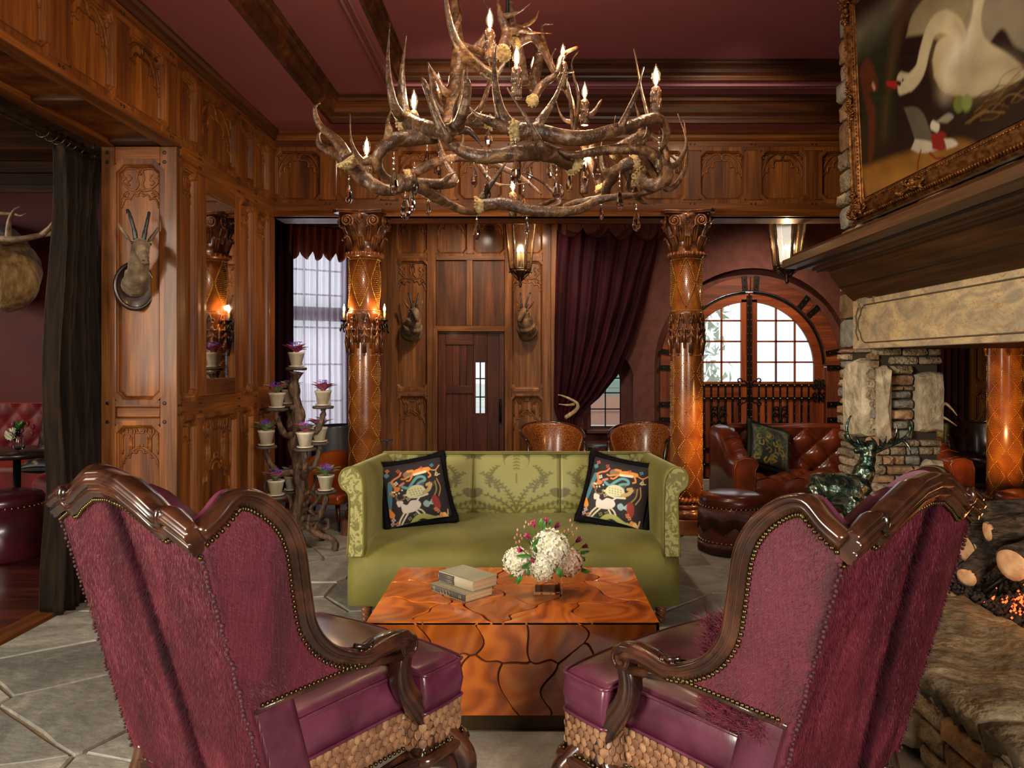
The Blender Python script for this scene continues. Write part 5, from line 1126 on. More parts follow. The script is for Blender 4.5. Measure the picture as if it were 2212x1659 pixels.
WO = [(0, 1.112), (.045, 1.142), (.095, 1.186), (.158, 1.175), (.235, 1.113), (.28, 1.03), (.303, .895), (.323, .805), (.38, .73), (.466, .682), (.52, .672)]
def make_wing_chair(label, loc, rz):
    t = thing('wing_chair', label, 'armchair', loc, rz)
    nailpts = []
    # outer back
    NU, NV = 24, 24
    def bp(u, v):
        x = -.375+.75*u; zt = ctop(x)-.03; z = .262+(zt-.262)*v
        return (x, rake(z)-.012*math.sin(PI*u)-.008*math.sin(2*PI*u*1.5)*math.sin(PI*v), z)
    m = MB(); m.slab([[Vector(bp(u/NU, v/NV)) for u in range(NU+1)] for v in range(NV+1)], .03); m.build('back_hide', M_HIDE, t)
    def bn(u, v):
        return (0.1*(u-.5), -.96, -.26)
    fur_surf('hide_fur', bp, bn, 95000, M_HAIR, t)
    # dark ruffled stripe down the back's middle
    b = [];
    for k in range(9000):
        v = random.random(); u = .52+.10*(1-v)+random.gauss(0, .02); b.append(bp(u, v))
    b = np.array(b); nn = np.tile(np.array([0, -.96, -.26]), (len(b), 1)); dn = np.tile(np.array([0, 0, -1.0]), (len(b), 1)); dn[:, 0] = np.random.normal(0, .9, len(b))
    fur('hide_ridge', b, nn, dn, P('cowhide_dark', '#26060f', '#3c0c1a', rough=.75, sc=(9, 9, 9), spec=.15), t, ln=.026, lean=.6)
    # inner leather back
    m = MB(); NV = 16
    m.slab([[Vector((-.345+.69*u/16, rake(.42+(ctop(-.345+.69*u/16)-.05-.42)*v/NV)+.10+.035*math.sin(PI*u/16)*math.sin(PI*v/NV), .42+(ctop(-.345+.69*u/16)-.04-.42)*v/NV)) for u in range(17)] for v in range(NV+1)][::-1], .05); m.build('inner_back', M_LEATH, t)
    # crest rail
    PR = [(-.002, -.060), (.008, -.060), (.010, -.050), (.015, -.048), (.019, -.041), (.016, -.034), (.010, -.032), (.013, -.029), (.023, -.026), (.028, -.018), (.026, -.010), (.018, -.006), (.022, -.002), (.024, .004), (.018, .010), (.004, .012), (-.02, .008), (-.045, -.002), (-.06, -.02), (-.062, -.05)]
    def crestmesh(xs):
        R = []
        for x in xs:
            z = ctop(x); sl = (ctop(min(.38, x+.01))-ctop(max(-.38, x-.01)))/.02; nx, nz = -sl, 1; q = math.hypot(nx, nz); nx /= q; nz /= q; nx *= .5*max(0, 1-abs(x)/.37)
            R.append([(x+nx*c, rake(z)-b_*(1 if b_ > 0 else 1-.7*(abs(x)/.38)**3), z+c) for b_, c in PR])
        return R
    m = MB(); m.rings(crestmesh(list(np.linspace(-.376, .376, 90))), closed_u=True, sm=True); o = m.build('crest_rail', M_MAHO, t)
    for s_ in (-1, 1):
        m = MB(); m.ball((s_*.262, rake(1.14)-.018, 1.137), (.013, .016, .024), 10, 8); m.build('crest_notch', M_MAHO, t)
    for x in np.linspace(-.374, .374, 60): nailpts.append(((x, rake(ctop(x)-.068)-.012*math.sin(PI*(x+.375)/.75)-.007, ctop(x)-.068), (0, -1, 0)))
    for sx in (-1, 1):
        # wing panel
        out = [tuple(p) for p in catmull(WO, 5)]
        pts = [(a, z) for a, z in out if a < .50]+[(.505, .648), (.16, .637)]+[(rake(z), z) for z in np.linspace(.66, 1.10, 8)]
        X0 = .352; Mx = basis((sx*X0, 0, 0), (0, 1, 0), (0, 0, 1), (sx, 0, 0))
        m = MB(); m.prism([(a, z) for a, z in pts], 0, .022, M=Mx); m.build('wing_hide', M_HIDE, t, fix=True)
        P2 = np.array(pts); r = np.random.RandomState(9); q = r.uniform((0, .63), (.52, 1.19), (42000, 2)); ins = np.zeros(len(q), bool)
        for i in range(len(P2)):
            a, b2 = P2[i], P2[(i+1) % len(P2)]
            if abs(b2[1]-a[1]) < 1e-9: continue
            ins ^= ((a[1] > q[:, 1]) != (b2[1] > q[:, 1])) & (q[:, 0] < (b2[0]-a[0])*(q[:, 1]-a[1])/(b2[1]-a[1])+a[0])
        q = q[ins]; base = np.stack([np.full(len(q), sx*(X0+.021)), q[:, 0], q[:, 1]], -1); nn = np.tile(np.array([sx*1.0, 0, 0]), (len(q), 1)); dn = np.zeros_like(base); dn[:, 2] = -.8; dn[:, 1] = .6+.4*np.sin(q[:, 1]*9)
        fur('wing_fur', base, nn, dn, M_HAIR, t, ln=.011, wd=.0007)
        # inner wing leather
        m = MB(); m.prism([(a, z) for a, z in pts], -.045, -.001, M=Mx, inset=.02); m.build('inner_wing', M_LEATH, t, fix=True)
        # wood frame along the wing and arm, ending in a scroll
        path = out+[(.57, .682), (.62, .686), (.665, .680), (.695, .660)]
        WP = [(-.002, -.036), (.006, -.036), (.008, -.028), (.014, -.026), (.017, -.020), (.013, -.015), (.016, -.012), (.024, -.009), (.027, -.002), (.022, .005), (.012, .009), (-.02, .007), (-.045, .002), (-.055, -.012), (-.055, -.036)]
        R = []; n_ = len(path)
        for i, (a, z) in enumerate(path):
            a0, z0 = path[max(0, i-1)]; a1, z1 = path[min(n_-1, i+1)]; tx, tz = a1-a0, z1-z0; q_ = math.hypot(tx, tz); nx, nz = -tz/q_, tx/q_
            k_ = 1.0 if a < .5 else 1.25
            R.append([(sx*(X0+.022+b_), a+nx*c*k_, z+nz*c*k_) for b_, c in WP])
            if a < .52 and i > 0:
                pass
        m = MB(); m.rings(R, sm=True); m.build('wing_frame', M_MAHO, t, fix=True)
        # nails inside the frame
        acc = 0; last = None
        for i in range(1, len(out)):
            (a0, z0), (a1, z1) = out[i-1], out[i]; q_ = math.hypot(a1-a0, z1-z0); nx, nz = -(z1-z0)/q_, (a1-a0)/q_; d = 0
            while acc < q_:
                k_ = acc/q_; nailpts.append(((sx*(X0+.026), a0+(a1-a0)*k_-nx*.042, z0+(z1-z0)*k_-nz*.042), (sx, 0, 0))); acc += .0142
            acc -= q_
        for a in np.arange(.17, .50, .0142): nailpts.append(((sx*(X0+.026), a, .645), (sx, 0, 0)))
        # arm
        xa = sx*(X0-.012); m = MB()
        m.tube([(xa, .48, .648), (xa, .53, .652), (xa, .60, .660), (xa, .66, .655)], [.026, .028, .030, .030], 10, sq=.9)
        m.lathe([(.034, -.036), (.036, -.03), (.036, .03), (.034, .036)], 22, M=basis((xa, .69, .632), (0, 1, 0), (0, 0, 1), (1, 0, 0))); m.build('arm', M_MAHO, t)
        m = MB()
        for e in (-.037, .037): m.lathe([(.016, -.003), (.016, .003)], 14, M=basis((xa+e, .688, .632), (0, 1, 0), (0, 0, 1), (1, 0, 0))); m.tube([(xa+e, .688+.026*math.cos(q), .632+.026*math.sin(q)) for q in np.linspace(-1, 4, 14)], .004, 6)
        m.build('arm_scroll', M_MAHO, t)
        m = MB()
        for q in range(5): m.ball((sx*(X0+.03), .475+q*.012, .678+.006*math.sin(q*2)), .0085, 7, 5)
        m.tube([(sx*(X0+.02), .47, .70), (sx*(X0+.03), .50, .69), (sx*(X0+.02), .54, .695)], .008, 6); m.build('carved_leaf', M_MAHO, t)
        m = MB(); m.tube([(sx*(X0+.012), .66, .607), (sx*(X0+.012), .55, .625), (sx*(X0+.012), .49, .634), (sx*(X0+.012), .30, .632), (sx*(X0+.012), .15, .630)], [.014, .014, .012, .010, .010], 8); m.build('lower_rail', M_MAHO, t)
        cl = catmull([(.690, .615), (.676, .56), (.688, .50), (.735, .43), (.778, .365), (.785, .30), (.765, .25)], 6); R = []; n_ = len(cl)
        for i in range(n_):
            a, b2 = cl[max(0, i-1)], cl[min(n_-1, i+1)]; d_ = (b2-a)/np.linalg.norm(b2-a); nn_ = np.array([-d_[1], d_[0]]); hw = .024+.012*i/(n_-1); xo = xa+sx*.012*i/(n_-1)
            R.append([(xo+px_*(.030), cl[i][0]+nn_[0]*py_*hw, cl[i][1]+nn_[1]*py_*hw) for px_, py_ in ((-1, -.7), (-.8, -1), (-.3, -1.1), (.3, -1.1), (.8, -1), (1, -.75), (.85, -.5), (1.05, -.2), (1.05, .2), (.85, .5), (1, .75), (.8, 1), (.3, 1.1), (-.3, 1.1), (-.8, 1), (-1, .7), (-.85, .5), (-1.05, .2), (-1.05, -.2), (-.85, -.5))])
        m = MB(); m.rings(R, sm=True); m.build('arm_post', M_MAHO, t, fix=True)
        # side leather panel
        m = MB(); m.slab([[Vector((sx*(.335+.012*math.sin(PI*u/8)), rake(.28+.36*v/8)+.01+.15*u/8, .28+.36*v/8)) for u in range(9)] for v in range(9)][::sx], .05); m.build('side_panel', M_LEATH, t)
    # seat : T cushion
    def tout(e=0):
        p = [(.30+e, .20), (.30+e, .69), (.315+e, .735), (.37+e, .745), (.378+e, .78), (.375+e, .90), (.35+e, .935+e), (.18, .955+e), (0, .96+e)]
        return p+[(-x, y) for x, y in p[::-1][1:]]
    def rounded(p, k=3): return [tuple(q) for q in catmull(p, k, closed=False)]
    def lay_(e, z, sc_=1.0): return [((x)*sc_, .56+(y-.56)*sc_, z) for x, y in rounded(tout(e))]
    m = MB(); m.rings([lay_(-.02, .388), lay_(0, .40), lay_(.008, .455), lay_(0, .512), lay_(-.012, .528), lay_(-.03, .541, .96), lay_(-.03, .556, .75), lay_(-.03, .562, .4), lay_(-.03, .563, .05)], sm=True); m.build('seat_cushion', M_LEATH, t)
    m = MB()
    for z in (.401, .520): m.tube([(x, y, z) for x, y, _ in lay_(.004, z)], .0055, 7)
    m.build('cushion_piping', M_LEATH, t)
    m = MB(); m.rings([[(x, max(y, .26), z) for x, y, z in lay_(-.01, .268)], [(x, max(y, .26), z) for x, y, z in lay_(-.004, .28)], [(x, max(y, .26), z) for x, y, z in lay_(-.002, .385)]], sm=True); m.build('seat_apron', M_SCALE, t)
    ap = [Vector(p) for p in lay_(.0, .3)]; Ls = [0]
    for i in range(1, len(ap)): Ls.append(Ls[-1]+(ap[i]-ap[i-1]).length)
    s0 = None
    for r_ in range(4):
        d = .15+(r_ % 2)*.014
        while d < Ls[-1]-.15:
            i = max(j for j in range(len(Ls)) if Ls[j] <= d); i = min(i, len(ap)-2); k_ = (d-Ls[i])/max(1e-6, Ls[i+1]-Ls[i]); p = ap[i].lerp(ap[i+1], k_); tg = (ap[i+1]-ap[i]).normalized(); nr = Vector((tg.y, -tg.x, 0))
            if nr.dot(p-Vector((0, .5, p.z))) < 0: nr = -nr
            Mx = basis(p+Vector((0, 0, .083-r_*.025+.0))+nr*.0, tg, Vector((0, 0, 1)), nr) @ Matrix.Rotation(.22, 4, 'X')
            if s0 is None:
                sm_ = MB(); e = [(0, .013), (-.012, .008), (-.0135, -.004), (-.008, -.013), (0, -.017), (.008, -.013), (.0135, -.004), (.012, .008)]
                sm_.add([(x, y, .001+max(0, -y)*.25) for x, y in e]+[(x, y, -.004) for x, y in e]+[(0, -.002, .006)], [(i_, (i_+1) % 8, 16) for i_ in range(8)]+[(i_, i_+8, (i_+1) % 8+8, (i_+1) % 8) for i_ in range(8)], False); s0 = sm_.build('leather_scale', M_SCALE, t); s0.matrix_basis = Mx
            else: inst(s0, t, Mx)
            d += .028
    m = MB(); q = lay_(.012, .262); m.tube([(x, y, .258-.018*math.sin(min(1, max(0, (y-.3)/.5))*PI)) for x, y, _ in q], .017, 10, sq=1.2); m.build('seat_rail', M_MAHO, t)
    for i in range(4, len(ap)-4, 1):
        pass
    dd = .2
    while dd < Ls[-1]-.2:
        i = min(max(j for j in range(len(Ls)) if Ls[j] <= dd), len(ap)-2); k_ = (dd-Ls[i])/max(1e-6, Ls[i+1]-Ls[i]); p = ap[i].lerp(ap[i+1], k_); tg = (ap[i+1]-ap[i]).normalized(); nr = Vector((tg.y, -tg.x, 0)); nr = -nr if nr.dot(p-Vector((0, .5, p.z))) < 0 else nr
        nailpts.append((tuple(p+nr*.010+Vector((0, 0, -.017))), tuple(nr))); dd += .019
    for sx in (-1, 1):
        m = MB(); m.tube(catmull([(sx*.345, .86, .30), (sx*.375, .90, .25), (sx*.395, .925, .19), (sx*.385, .93, .12), (sx*.37, .935, .06), (sx*.375, .95, .02), (sx*.385, .965, .0)], 4), [.034]*5+[.038]*6+[.026]*6+[.02]*4+[.026]*4, 12); m.build('leg', M_MAHO, t)
        m = MB(); m.tube(catmull([(sx*.375, .93, .13), (sx*.37, .88, .19), (sx*.365, .80, .232), (sx*.36, .68, .25), (sx*.355, .50, .25), (sx*.345, .36, .235), (sx*.338, .25, .215)], 5), .016, 8, sq=1.5); m.build('leg_bracket', M_MAHO, t)
        m = MB(); m.tube(catmull([(sx*.33, .24, .32), (sx*.335, .22, .24), (sx*.34, .17, .14), (sx*.345, .10, .05), (sx*.35, .07, .0)], 4), [.034]*6+[.028]*6+[.022]*5, 10); m.build('leg', M_MAHO, t)
        m = MB()
        for z in np.arange(.30, 1.055, .0125): m.ball((sx*(.376+random.uniform(-.003, .004)), rake(z)-.003+random.uniform(-.004, .004), z), random.uniform(.004, .0065), 6, 4)
        m.build('corner_braid', P('braid', '#2e0a14', '#481420', rough=.7, sc=(60, 60, 60)), t, kind='stuff')
    m = MB(); m.tube([(-.34, .235, .285), (.34, .235, .285)], .024, 8); m.build('back_rail', M_MAHO, t)
    n0 = MB(); n0.lathe([(.0062, -.001), (.0058, .002), (.0036, .0042), (.0008, .005)], 9); nob = None
    for p, n_ in nailpts:
        Mx = Matrix.Translation(p) @ Vector((0, 0, 1)).rotation_difference(Vector(n_)).to_matrix().to_4x4()
        if nob is None: nob = n0.build('nailhead', M_OLDBR, t); nob.matrix_basis = Mx
        else: inst(nob, t, Mx)
    return t
wc = make_wing_chair('left wing chair with pinkish burgundy cowhide back, seen from behind', (-1.073, 1.943, 0), math.radians(-36))
wc2 = copy_tree(wc); wc2.location = (.998, 1.895, 0); wc2.rotation_euler.z = math.radians(40); wc2['label'] = 'right wing chair with dark red cowhide back and fluffy throw, beside the hearth'
for o in (wc, wc2): o['group'] = 'burgundy wing chairs'
# fluffy sheepskin lying on the right chair's seat
th = thing('sheepskin_throw', 'shaggy burgundy sheepskin over the inside back of the right wing chair', 'throw', (.998, 1.895, 0), math.radians(40))
b = []; nn = []
for k in range(16000):
    u, v = random.random(), random.random(); z = .58+.42*v; x = -.30+.6*u; b.append((x, rake(z)+.165+.035*math.sin(PI*u)*math.sin(PI*min(1, v+.2)), z)); nn.append((0, .96, .26))
for k in range(15000):
    u, v = random.random(), random.random(); b.append((-.325+.62*u, .22+.22*v, .575+.10*(1-v)*random.random())); nn.append((0, .5, .8))
m = MB(); m.slab([[Vector((-.29+.58*u/8, rake(.58+.4*v/6)+.15+.03*math.sin(PI*u/8)*math.sin(PI*v/6), .58+.4*v/6)) for u in range(9)] for v in range(7)][::-1], .01); m.slab([[Vector((-.29+.58*u/8, .22+.2*v/4, .572)) for u in range(9)] for v in range(5)], .006); m.build('skin', M_FOX, th)
for k in range(14000):
    b.append((-.345+.16*random.random()**2, .22+.19*random.random(), .56+.26*random.random()**1.5)); nn.append((-.2, .7, .5))
b = np.array(b); nn = np.array(nn, float); dn = np.random.normal(0, .7, b.shape); fur('shaggy_fur', b, nn, dn, M_FOX, th, ln=.045, wd=.0012, lean=.45, jit=1.2)
# ================================================================ GREEN SOFA
M_VEL = P('olive_velvet', '#56521a', '#6f6a2c', rough=.75, sc=(3, 3, 3), det=5, sheen=.45, sheentint='#c8c48a', lo=.3, hi=.7)
M_DAM = vcol_mat('damask', rough=.45, sheen=.25)
DC1, DC2 = '#8a8648', '#58541f'
def damask(u, v):
    """u -.5..5 across a panel (mirrored), v 0..1 up; returns colours"""
    x = np.abs(u); Q = np.stack([x, v], -1); C = np.zeros(x.shape+(3,)); C[:] = np.array(srgb(DC1)); s_ = .012
    def L(a): lay(a, DC2, C)
    def G(a): lay(a, DC1, C)
    L(poly(Q, [(0, 1.0), (.5, 1.0), (.5, .93), (.35, .88), (.2, .92), (.12, .80), (0, .72)], s_)); G(poly(Q, [tuple(p) for p in catmull([(0, .98), (.09, .96), (.14, .88), (.10, .76), (0, .64)], 5)], s_))
    G(poly(Q, [tuple(p) for p in catmull([(.16, .98), (.30, .99), (.42, .94), (.36, .86), (.26, .86), (.20, .76), (.14, .80)], 5)], s_))
    for k in range(5): L(stroke(Q, [(0, .97-k*.05), (.03, .955-k*.05)], .008, s_))
    for bx0, by0, L_, an, cv in ((.0, .10, .50, 10, .25), (.02, .06, .66, 30, .5), (.06, .02, .62, 52, .6), (.12, .0, .42, 72, .5), (.30, .48, .32, 20, -.6), (.20, .40, .34, 5, .5)):
        t0 = math.radians(an); pts = []
        for q in range(9):
            u_ = q/8; tt = t0+cv*u_; pts.append((bx0+L_*u_*math.sin(tt), by0+L_*u_*math.cos(tt)))
        L(stroke(Q, pts, [.016*(1-.7*q/8) for q in range(9)], s_))
        for q in range(1, 9):
            (x_, y_), tt = pts[q], t0+cv*q/8
            for sg in (-1, 1):
                dx, dy = math.sin(tt+sg*.9), math.cos(tt+sg*.9); r0 = .075*(1-.5*q/8)
                L(poly(Q, [(x_, y_), (x_+dx*r0*.5-dy*.014, y_+dy*r0*.5+dx*.014), (x_+dx*r0, y_+dy*r0), (x_+dx*r0*.5+dy*.014, y_+dy*r0*.5-dx*.014)], s_))
    G(poly(Q, [tuple(p) for p in catmull([(0, .52), (.035, .55), (.05, .62), (.03, .68), (0, .71)], 4)], s_)); L(stroke(Q, [(0, .54), (0, .68)], .007, s_))
    for k in range(7):
        a = .12+k*.055; L(poly(Q, [(a, .10+.02*k), (a+.025, .16+.02*k), (a+.045, .11+.02*k), (a+.02, .06+.02*k)], s_))
    L(stroke(Q, [tuple(p) for p in catmull([(.08, .03), (.25, .10), (.40, .22), (.5, .26)], 5)], .007, s_)); L(poly(Q, [(.0, .0), (.12, .0), (.07, .05), (0, .08)], s_))
    L(poly(Q, [tuple(p) for p in catmull([(.5, .30), (.42, .33), (.38, .42), (.44, .46), (.5, .44)], 4)], s_)); L(poly(Q, [(.5, .0), (.38, .0), (.44, .08), (.5, .12)], s_))
    return C
def cgrid(name, fn, nu, nv, parent, colf, mat, th=.01):
    """coloured slab: fn(u,v)->point for u,v in 0..1; colf(U,V)->(nv,nu,3)"""
    U, V = np.meshgrid(np.linspace(0, 1, nu), np.linspace(0, 1, nv)); m = MB(); C = colf(U, V); m.v = [tuple(fn(a, b)) for a, b in zip(U.ravel(), V.ravel())]; idx = np.arange(nu*nv).reshape(nv, nu)
    m.f = [tuple(q) for q in np.stack([idx[:-1, :-1], idx[:-1, 1:], idx[1:, 1:], idx[1:, :-1]], -1).reshape(-1, 4).tolist()]; m.s = [True]*len(m.f)
    o = m.build(name, mat, parent, vcol=C.reshape(-1, 3)); md = o.modifiers.new('th', 'SOLIDIFY'); md.thickness = th; md.offset = -1; return o
SX, SY = -.086, 4.24
so = thing('green_sofa', 'olive green velvet sofa with damask back and scrolled arms', 'sofa', (SX, SY, 0))
m = MB(); HW = .951
R = []
for i, x in enumerate(np.linspace(-HW, HW, 30)):
    e = abs(x)/HW; c = .012*max(0, e-.93)/.07
    prof = [(1.0, .115), (c+.0, .115), (c-.008, .125), (c-.012, .25), (c-.006, .36), (.02+c, .405), (.07, .428), (.16, .445), (.4, .458), (.95, .462), (1.0, .462)]
    R.append([(x, y-.03*math.cos(x/HW*PI/2)*(1 if z > .12 else .6)*(y < .9), z-(.025*e**6)*(z > .3)) for y, z in prof])
m.rings(R, sm=True); m.build('seat', M_VEL, so)
ARM = [(.858, .40), (.857, .60), (.860, .78), (.868, .85), (.895, .895), (.935, .912), (.975, .895), (.996, .85), (.985, .80), (.955, .775), (.940, .745), (.938, .65), (.945, .50), (.951, .40)]
AC = [tuple(p) for p in catmull(ARM, 3)]
for sx in (-1, 1):
    m = MB(); R = []
    for y in np.linspace(.012, 1.16, 14):
        k = y/1.16; R.append([(sx*(x-(.0)*k), y, z-.045*k*(z-.4)/.5) for x, z in AC])
    m.rings(R[::sx], sm=True); m.build('arm', M_VEL, so)
    X, Z = zip(*AC); pc = [(x, z) for x, z in AC]
    # facing panel with damask : dense polygon fan via grid between inner and outer edges
    inner = AC[:22]; 
    m = MB(); m.prism([(x, z) for x, z in pc], -.012, .012, M=basis((0, .0, 0), (sx, 0, 0), (0, 0, 1), (0, -1, 0)))
    m.build('arm_facing', P('damask_facing', '#625e2c', '#918b52', rough=.5, sc=(22, 22, 16), det=2, dist=2.2, lo=.47, hi=.53, sheen=.2), so, fix=True, bevel=.004, seg=2)
    m = MB(); m.tube([(sx*x, -.012, z) for x, z in pc], .0055, 6, loop=False); m.build('arm_piping', M_VEL, so)
# inside back, three damask panels with rounded corners
def backpt(s, v):
    # s: -.92...92 path coordinate along the inside back
    r = .05; a = .853
    if abs(s) < a-r: x, y = s, 1.0
    else: q = min(1, (abs(s)-(a-r))/(r*1.35))*PI/2; x = math.copysign(a-r+r*math.sin(q), s); y = 1.0-r+r*math.cos(q)
    z = .44+(.868-.44)*v; bulge = .03*math.sin(PI*v**.8)*(1 if abs(s) < .7 else .6)
    return (x, y-.06*(1-v)-bulge+.02*v*v, z+.0)
EDG = [-.93, -.305, .305, .93]
for i in range(3):
    s0, s1 = EDG[i]+.003, EDG[i+1]-.003
    def fn(u, v, s0=s0, s1=s1):
        s = s0+(s1-s0)*u; e = min(u, 1-u); p = backpt(s, v); d = .008*max(0, 1-e/.03); return (p[0], p[1]+d, p[2]-.004*max(0, 1-e/.03))
    def cf(U, V, s0=s0, s1=s1):
        S_ = s0+(s1-s0)*U; w_ = .61; uu = ((S_/w_+.5) % 1)-.5; return damask(uu*1.0, V)
    cgrid('back_panel', fn, 230 if i == 1 else 220, 170, so, cf, M_DAM, .05)
m = MB()   # outer back and top roll
m.surf([[Vector((math.copysign(min(abs(x), .953), x), y, z)) for x in np.linspace(-.953, .953, 12)] for y, z in ((1.0, .862), (1.03, .874), (1.08, .876), (1.13, .866), (1.165, .84), (1.18, .6), (1.18, .115))]); m.build('outer_back', M_VEL, so)
m = MB()
for s in (-.305, .305): m.tube([tuple(Vector(backpt(s, v))+Vector((0, .002, 0))) for v in np.linspace(0, 1, 10)], .004, 6)
m.tube([(x, 1.005, .868) for x in np.linspace(-.85, .85, 20)], .006, 6); m.build('seam_piping', M_VEL, so)
M_SLEG = P('twist_leg_wood', '#5a3018', '#8a5430', rough=.35, sc=(8, 8, 30), coat=.4)
for lx, ly in ((-.86, .09), (.86, .09), (-.86, 1.05), (.86, 1.05)):
    m = MB(); m.lathe([(.030, .118), (.034, .10), (.030, .06), (.020, .015), (.018, 0)], 16, M=T(lx, ly, 0))
    for q in range(3): m.tube([(lx+(.031-.012*k)*math.cos(q*2.09+k*7), ly+(.031-.012*k)*math.sin(q*2.09+k*7), .105-.1*k) for k in np.linspace(0, 1, 14)], .008, 6)
    m.build('leg', M_SLEG, so)
# ---- animal print cushions
def cushion_print(U, V):
    x = U*100; y = (1-V)*100; Q = np.stack([x, y], -1); C = np.zeros(x.shape+(3,)); C[:] = np.array(srgb('#1d141a')); s_ = .9
    def c(p, n=4): return [tuple(q) for q in catmull(p, n, closed=True)]
    def o(p, n=4): return [tuple(q) for q in catmull(p, n)]
    def PG(p, col): lay(poly(Q, c(p), s_), col, C)
    def ST(p, r, col): lay(stroke(Q, o(p) if len(p) > 2 else p, r, s_), col, C)
    # lion
    ST([(36, 22), (46, 20), (60, 16), (76, 16)], 4.0, '#d88a3a'); ST([(76, 16), (88, 20), (98, 12)], 1.0, '#d88a3a'); ST([(36, 20), (42, 17)], 5.5, '#8b6a50'); ST([(40, 14), (48, 14)], 2.2, '#d88a3a')
    ST([(40, 24), (32, 27), (27, 26)], 1.4, '#d88a3a'); ST([(46, 24), (40, 31), (35, 31)], 1.4, '#d88a3a'); ST([(74, 20), (78, 28), (74, 31)], 1.5, '#d88a3a'); ST([(50, 22), (70, 20)], 2.2, '#e8d8b8')
    # snake
    ST([(26, 40), (36, 44), (44, 36), (54, 28), (64, 29), (66, 35), (56, 38), (52, 42), (60, 46)], 2.3, '#5f9aa0'); ST([(22, 37), (29, 34)], 2.0, '#c87a6a')
    # leopard on the left edge
    ST([(6, 30), (3, 44), (0, 60), (-3, 72)], 4.2, '#4a7a88'); ST([(-4, 76), (1, 84)], 4.5, '#d8883a'); ST([(8, 28), (14, 24), (24, 20), (28, 14)], 1.6, '#d8784a'); ST([(10, 30), (13, 38)], 2.2, '#c08040'); ST([(3, 46), (9, 52)], 1.8, '#c08040')
    # tortoise
    PG([(11, 41), (17, 38), (22, 41), (18, 46), (12, 46)], '#d8783a'); ST([(7, 45), (11, 46)], 1.5, '#e0d8b0')
    for a in ((13, 50), (18, 49), (24, 45)): ST([a, (a[0]+.5, a[1]+.6)], 1.2, '#e0d8b0')
    # spotted goat lying
    PG([(30, 55), (34, 46), (46, 41), (58, 44), (64, 52), (60, 58), (46, 60), (34, 60)], '#d2cfa2'); ST([(62, 56), (70, 52), (75, 44)], 3.2, '#b89a64'); ST([(68, 44), (74, 42)], 2.6, '#b89a64'); ST([(36, 60), (50, 62), (66, 60)], 1.7, '#d2cfa2'); ST([(26, 55), (32, 55)], 1.6, '#d2cfa2'); ST([(76, 41), (82, 42), (80, 47)], 1.0, '#5c3c28')
    for i in range(5):
        for j in range(3): ST([(36+i*5+j, 48+j*4), (36.8+i*5+j, 48.4+j*4)], .6, '#55705a')
    # white ram running
    PG([(18, 66), (28, 72), (36, 66), (48, 68), (52, 76), (44, 84), (30, 86), (20, 84), (18, 74)], '#d8cfc4'); ST([(20, 66), (14, 64), (15, 70)], 2.6, '#d8cfc4'); ST([(22, 84), (14, 94), (10, 103)], 1.5, '#d0c8a8'); ST([(28, 86), (20, 96), (14, 105)], 1.5, '#d0c8a8'); ST([(46, 82), (52, 86), (56, 92)], 1.4, '#d0c8a8'); ST([(42, 84), (46, 90), (51, 96)], 1.5, '#d0c8a8'); ST([(46, 68), (52, 62)], 1.4, '#d8cfc4')
    ST([(16, 62), (12, 57), (14, 52)], 1.1, '#8a6a30'); ST([(20, 62), (26, 60), (26, 55)], 1.1, '#8a6a30')
    # bird, hare, fox, flowers
    PG([(56, 74), (62, 70), (68, 76), (64, 82), (58, 80)], '#8fb0b4'); 
    for q in range(4): ST([(66, 77), (74+q, 68+q*4)], .7, '#a8c0b8')
    ST([(84, 40), (84, 54), (78, 64)], 1.2, '#8a7a40'); PG([(72, 68), (78, 64), (84, 70), (86, 84), (80, 92), (74, 82)], '#8c2a20'); ST([(88, 36), (92, 52), (86, 66)], .9, '#b08a50')
    PG([(30, 104), (40, 94), (54, 92), (68, 98), (78, 102), (80, 108), (66, 106), (50, 100), (38, 106)], '#a8a860'); ST([(78, 102), (84, 104)], 2.4, '#a8a860'); ST([(46, 104), (44, 109)], 1.0, '#a8a860'); ST([(70, 106), (74, 111)], 1.0, '#a8a860'); ST([(20, 104), (32, 105)], 1.4, '#6d7a3c')
    PG([(86, 98), (92, 96), (98, 104), (102, 112), (94, 110), (88, 106)], '#d8b070'); ST([(85, 98), (84, 104)], 3.0, '#d8884a'); ST([(97, 100), (98, 92)], 1.0, '#d8a870')
    for (a, b_, col, r) in ((3, 14, '#4a8088', 2.6), (6, 6, '#c06040', 1.6), (16, 32, '#d8cfb0', 1.6), (24, 10, '#a85040', 1.5), (64, 12, '#c05a40', 1.4), (84, 10, '#4a90a0', 1.3), (90, 28, '#c8c080', 1.3), (60, 40, '#7a6a48', 1.2), (32, 62, '#b8a890', 1.3), (76, 88, '#c86a4a', 2.0), (80, 92, '#c8a060', 1.2), (2, 92, '#c8b0a8', 1.5), (0, 98, '#b89a98', 1.4), (30, 96, '#8a9050', 1.2), (40, 92, '#8a9050', 1.1), (8, 100, '#c87a3a', 1.5), (12, 104, '#5a8aa0', 1.4)):
        for q in range(4): ST([(a+2*math.cos(q*1.6), b_+2*math.sin(q*1.6)), (a+2.6*math.cos(q*1.6+.3), b_+2.6*math.sin(q*1.6+.3))], r*.75, col)
    ST([(86, 30), (90, 22)], .7, '#c8c080'); ST([(88, 30), (96, 28)], .7, '#c8c080')
    return C
M_PRINT = vcol_mat('printed_cotton', rough=.7, bump=.2, bsc=900); M_BFUR = P('black_fur_trim', '#030203', '#0c0a10', rough=.85, spec=.15, sc=(60, 60, 60)); M_BLK = P('black_fabric', '#0c0a0d', rough=.8)
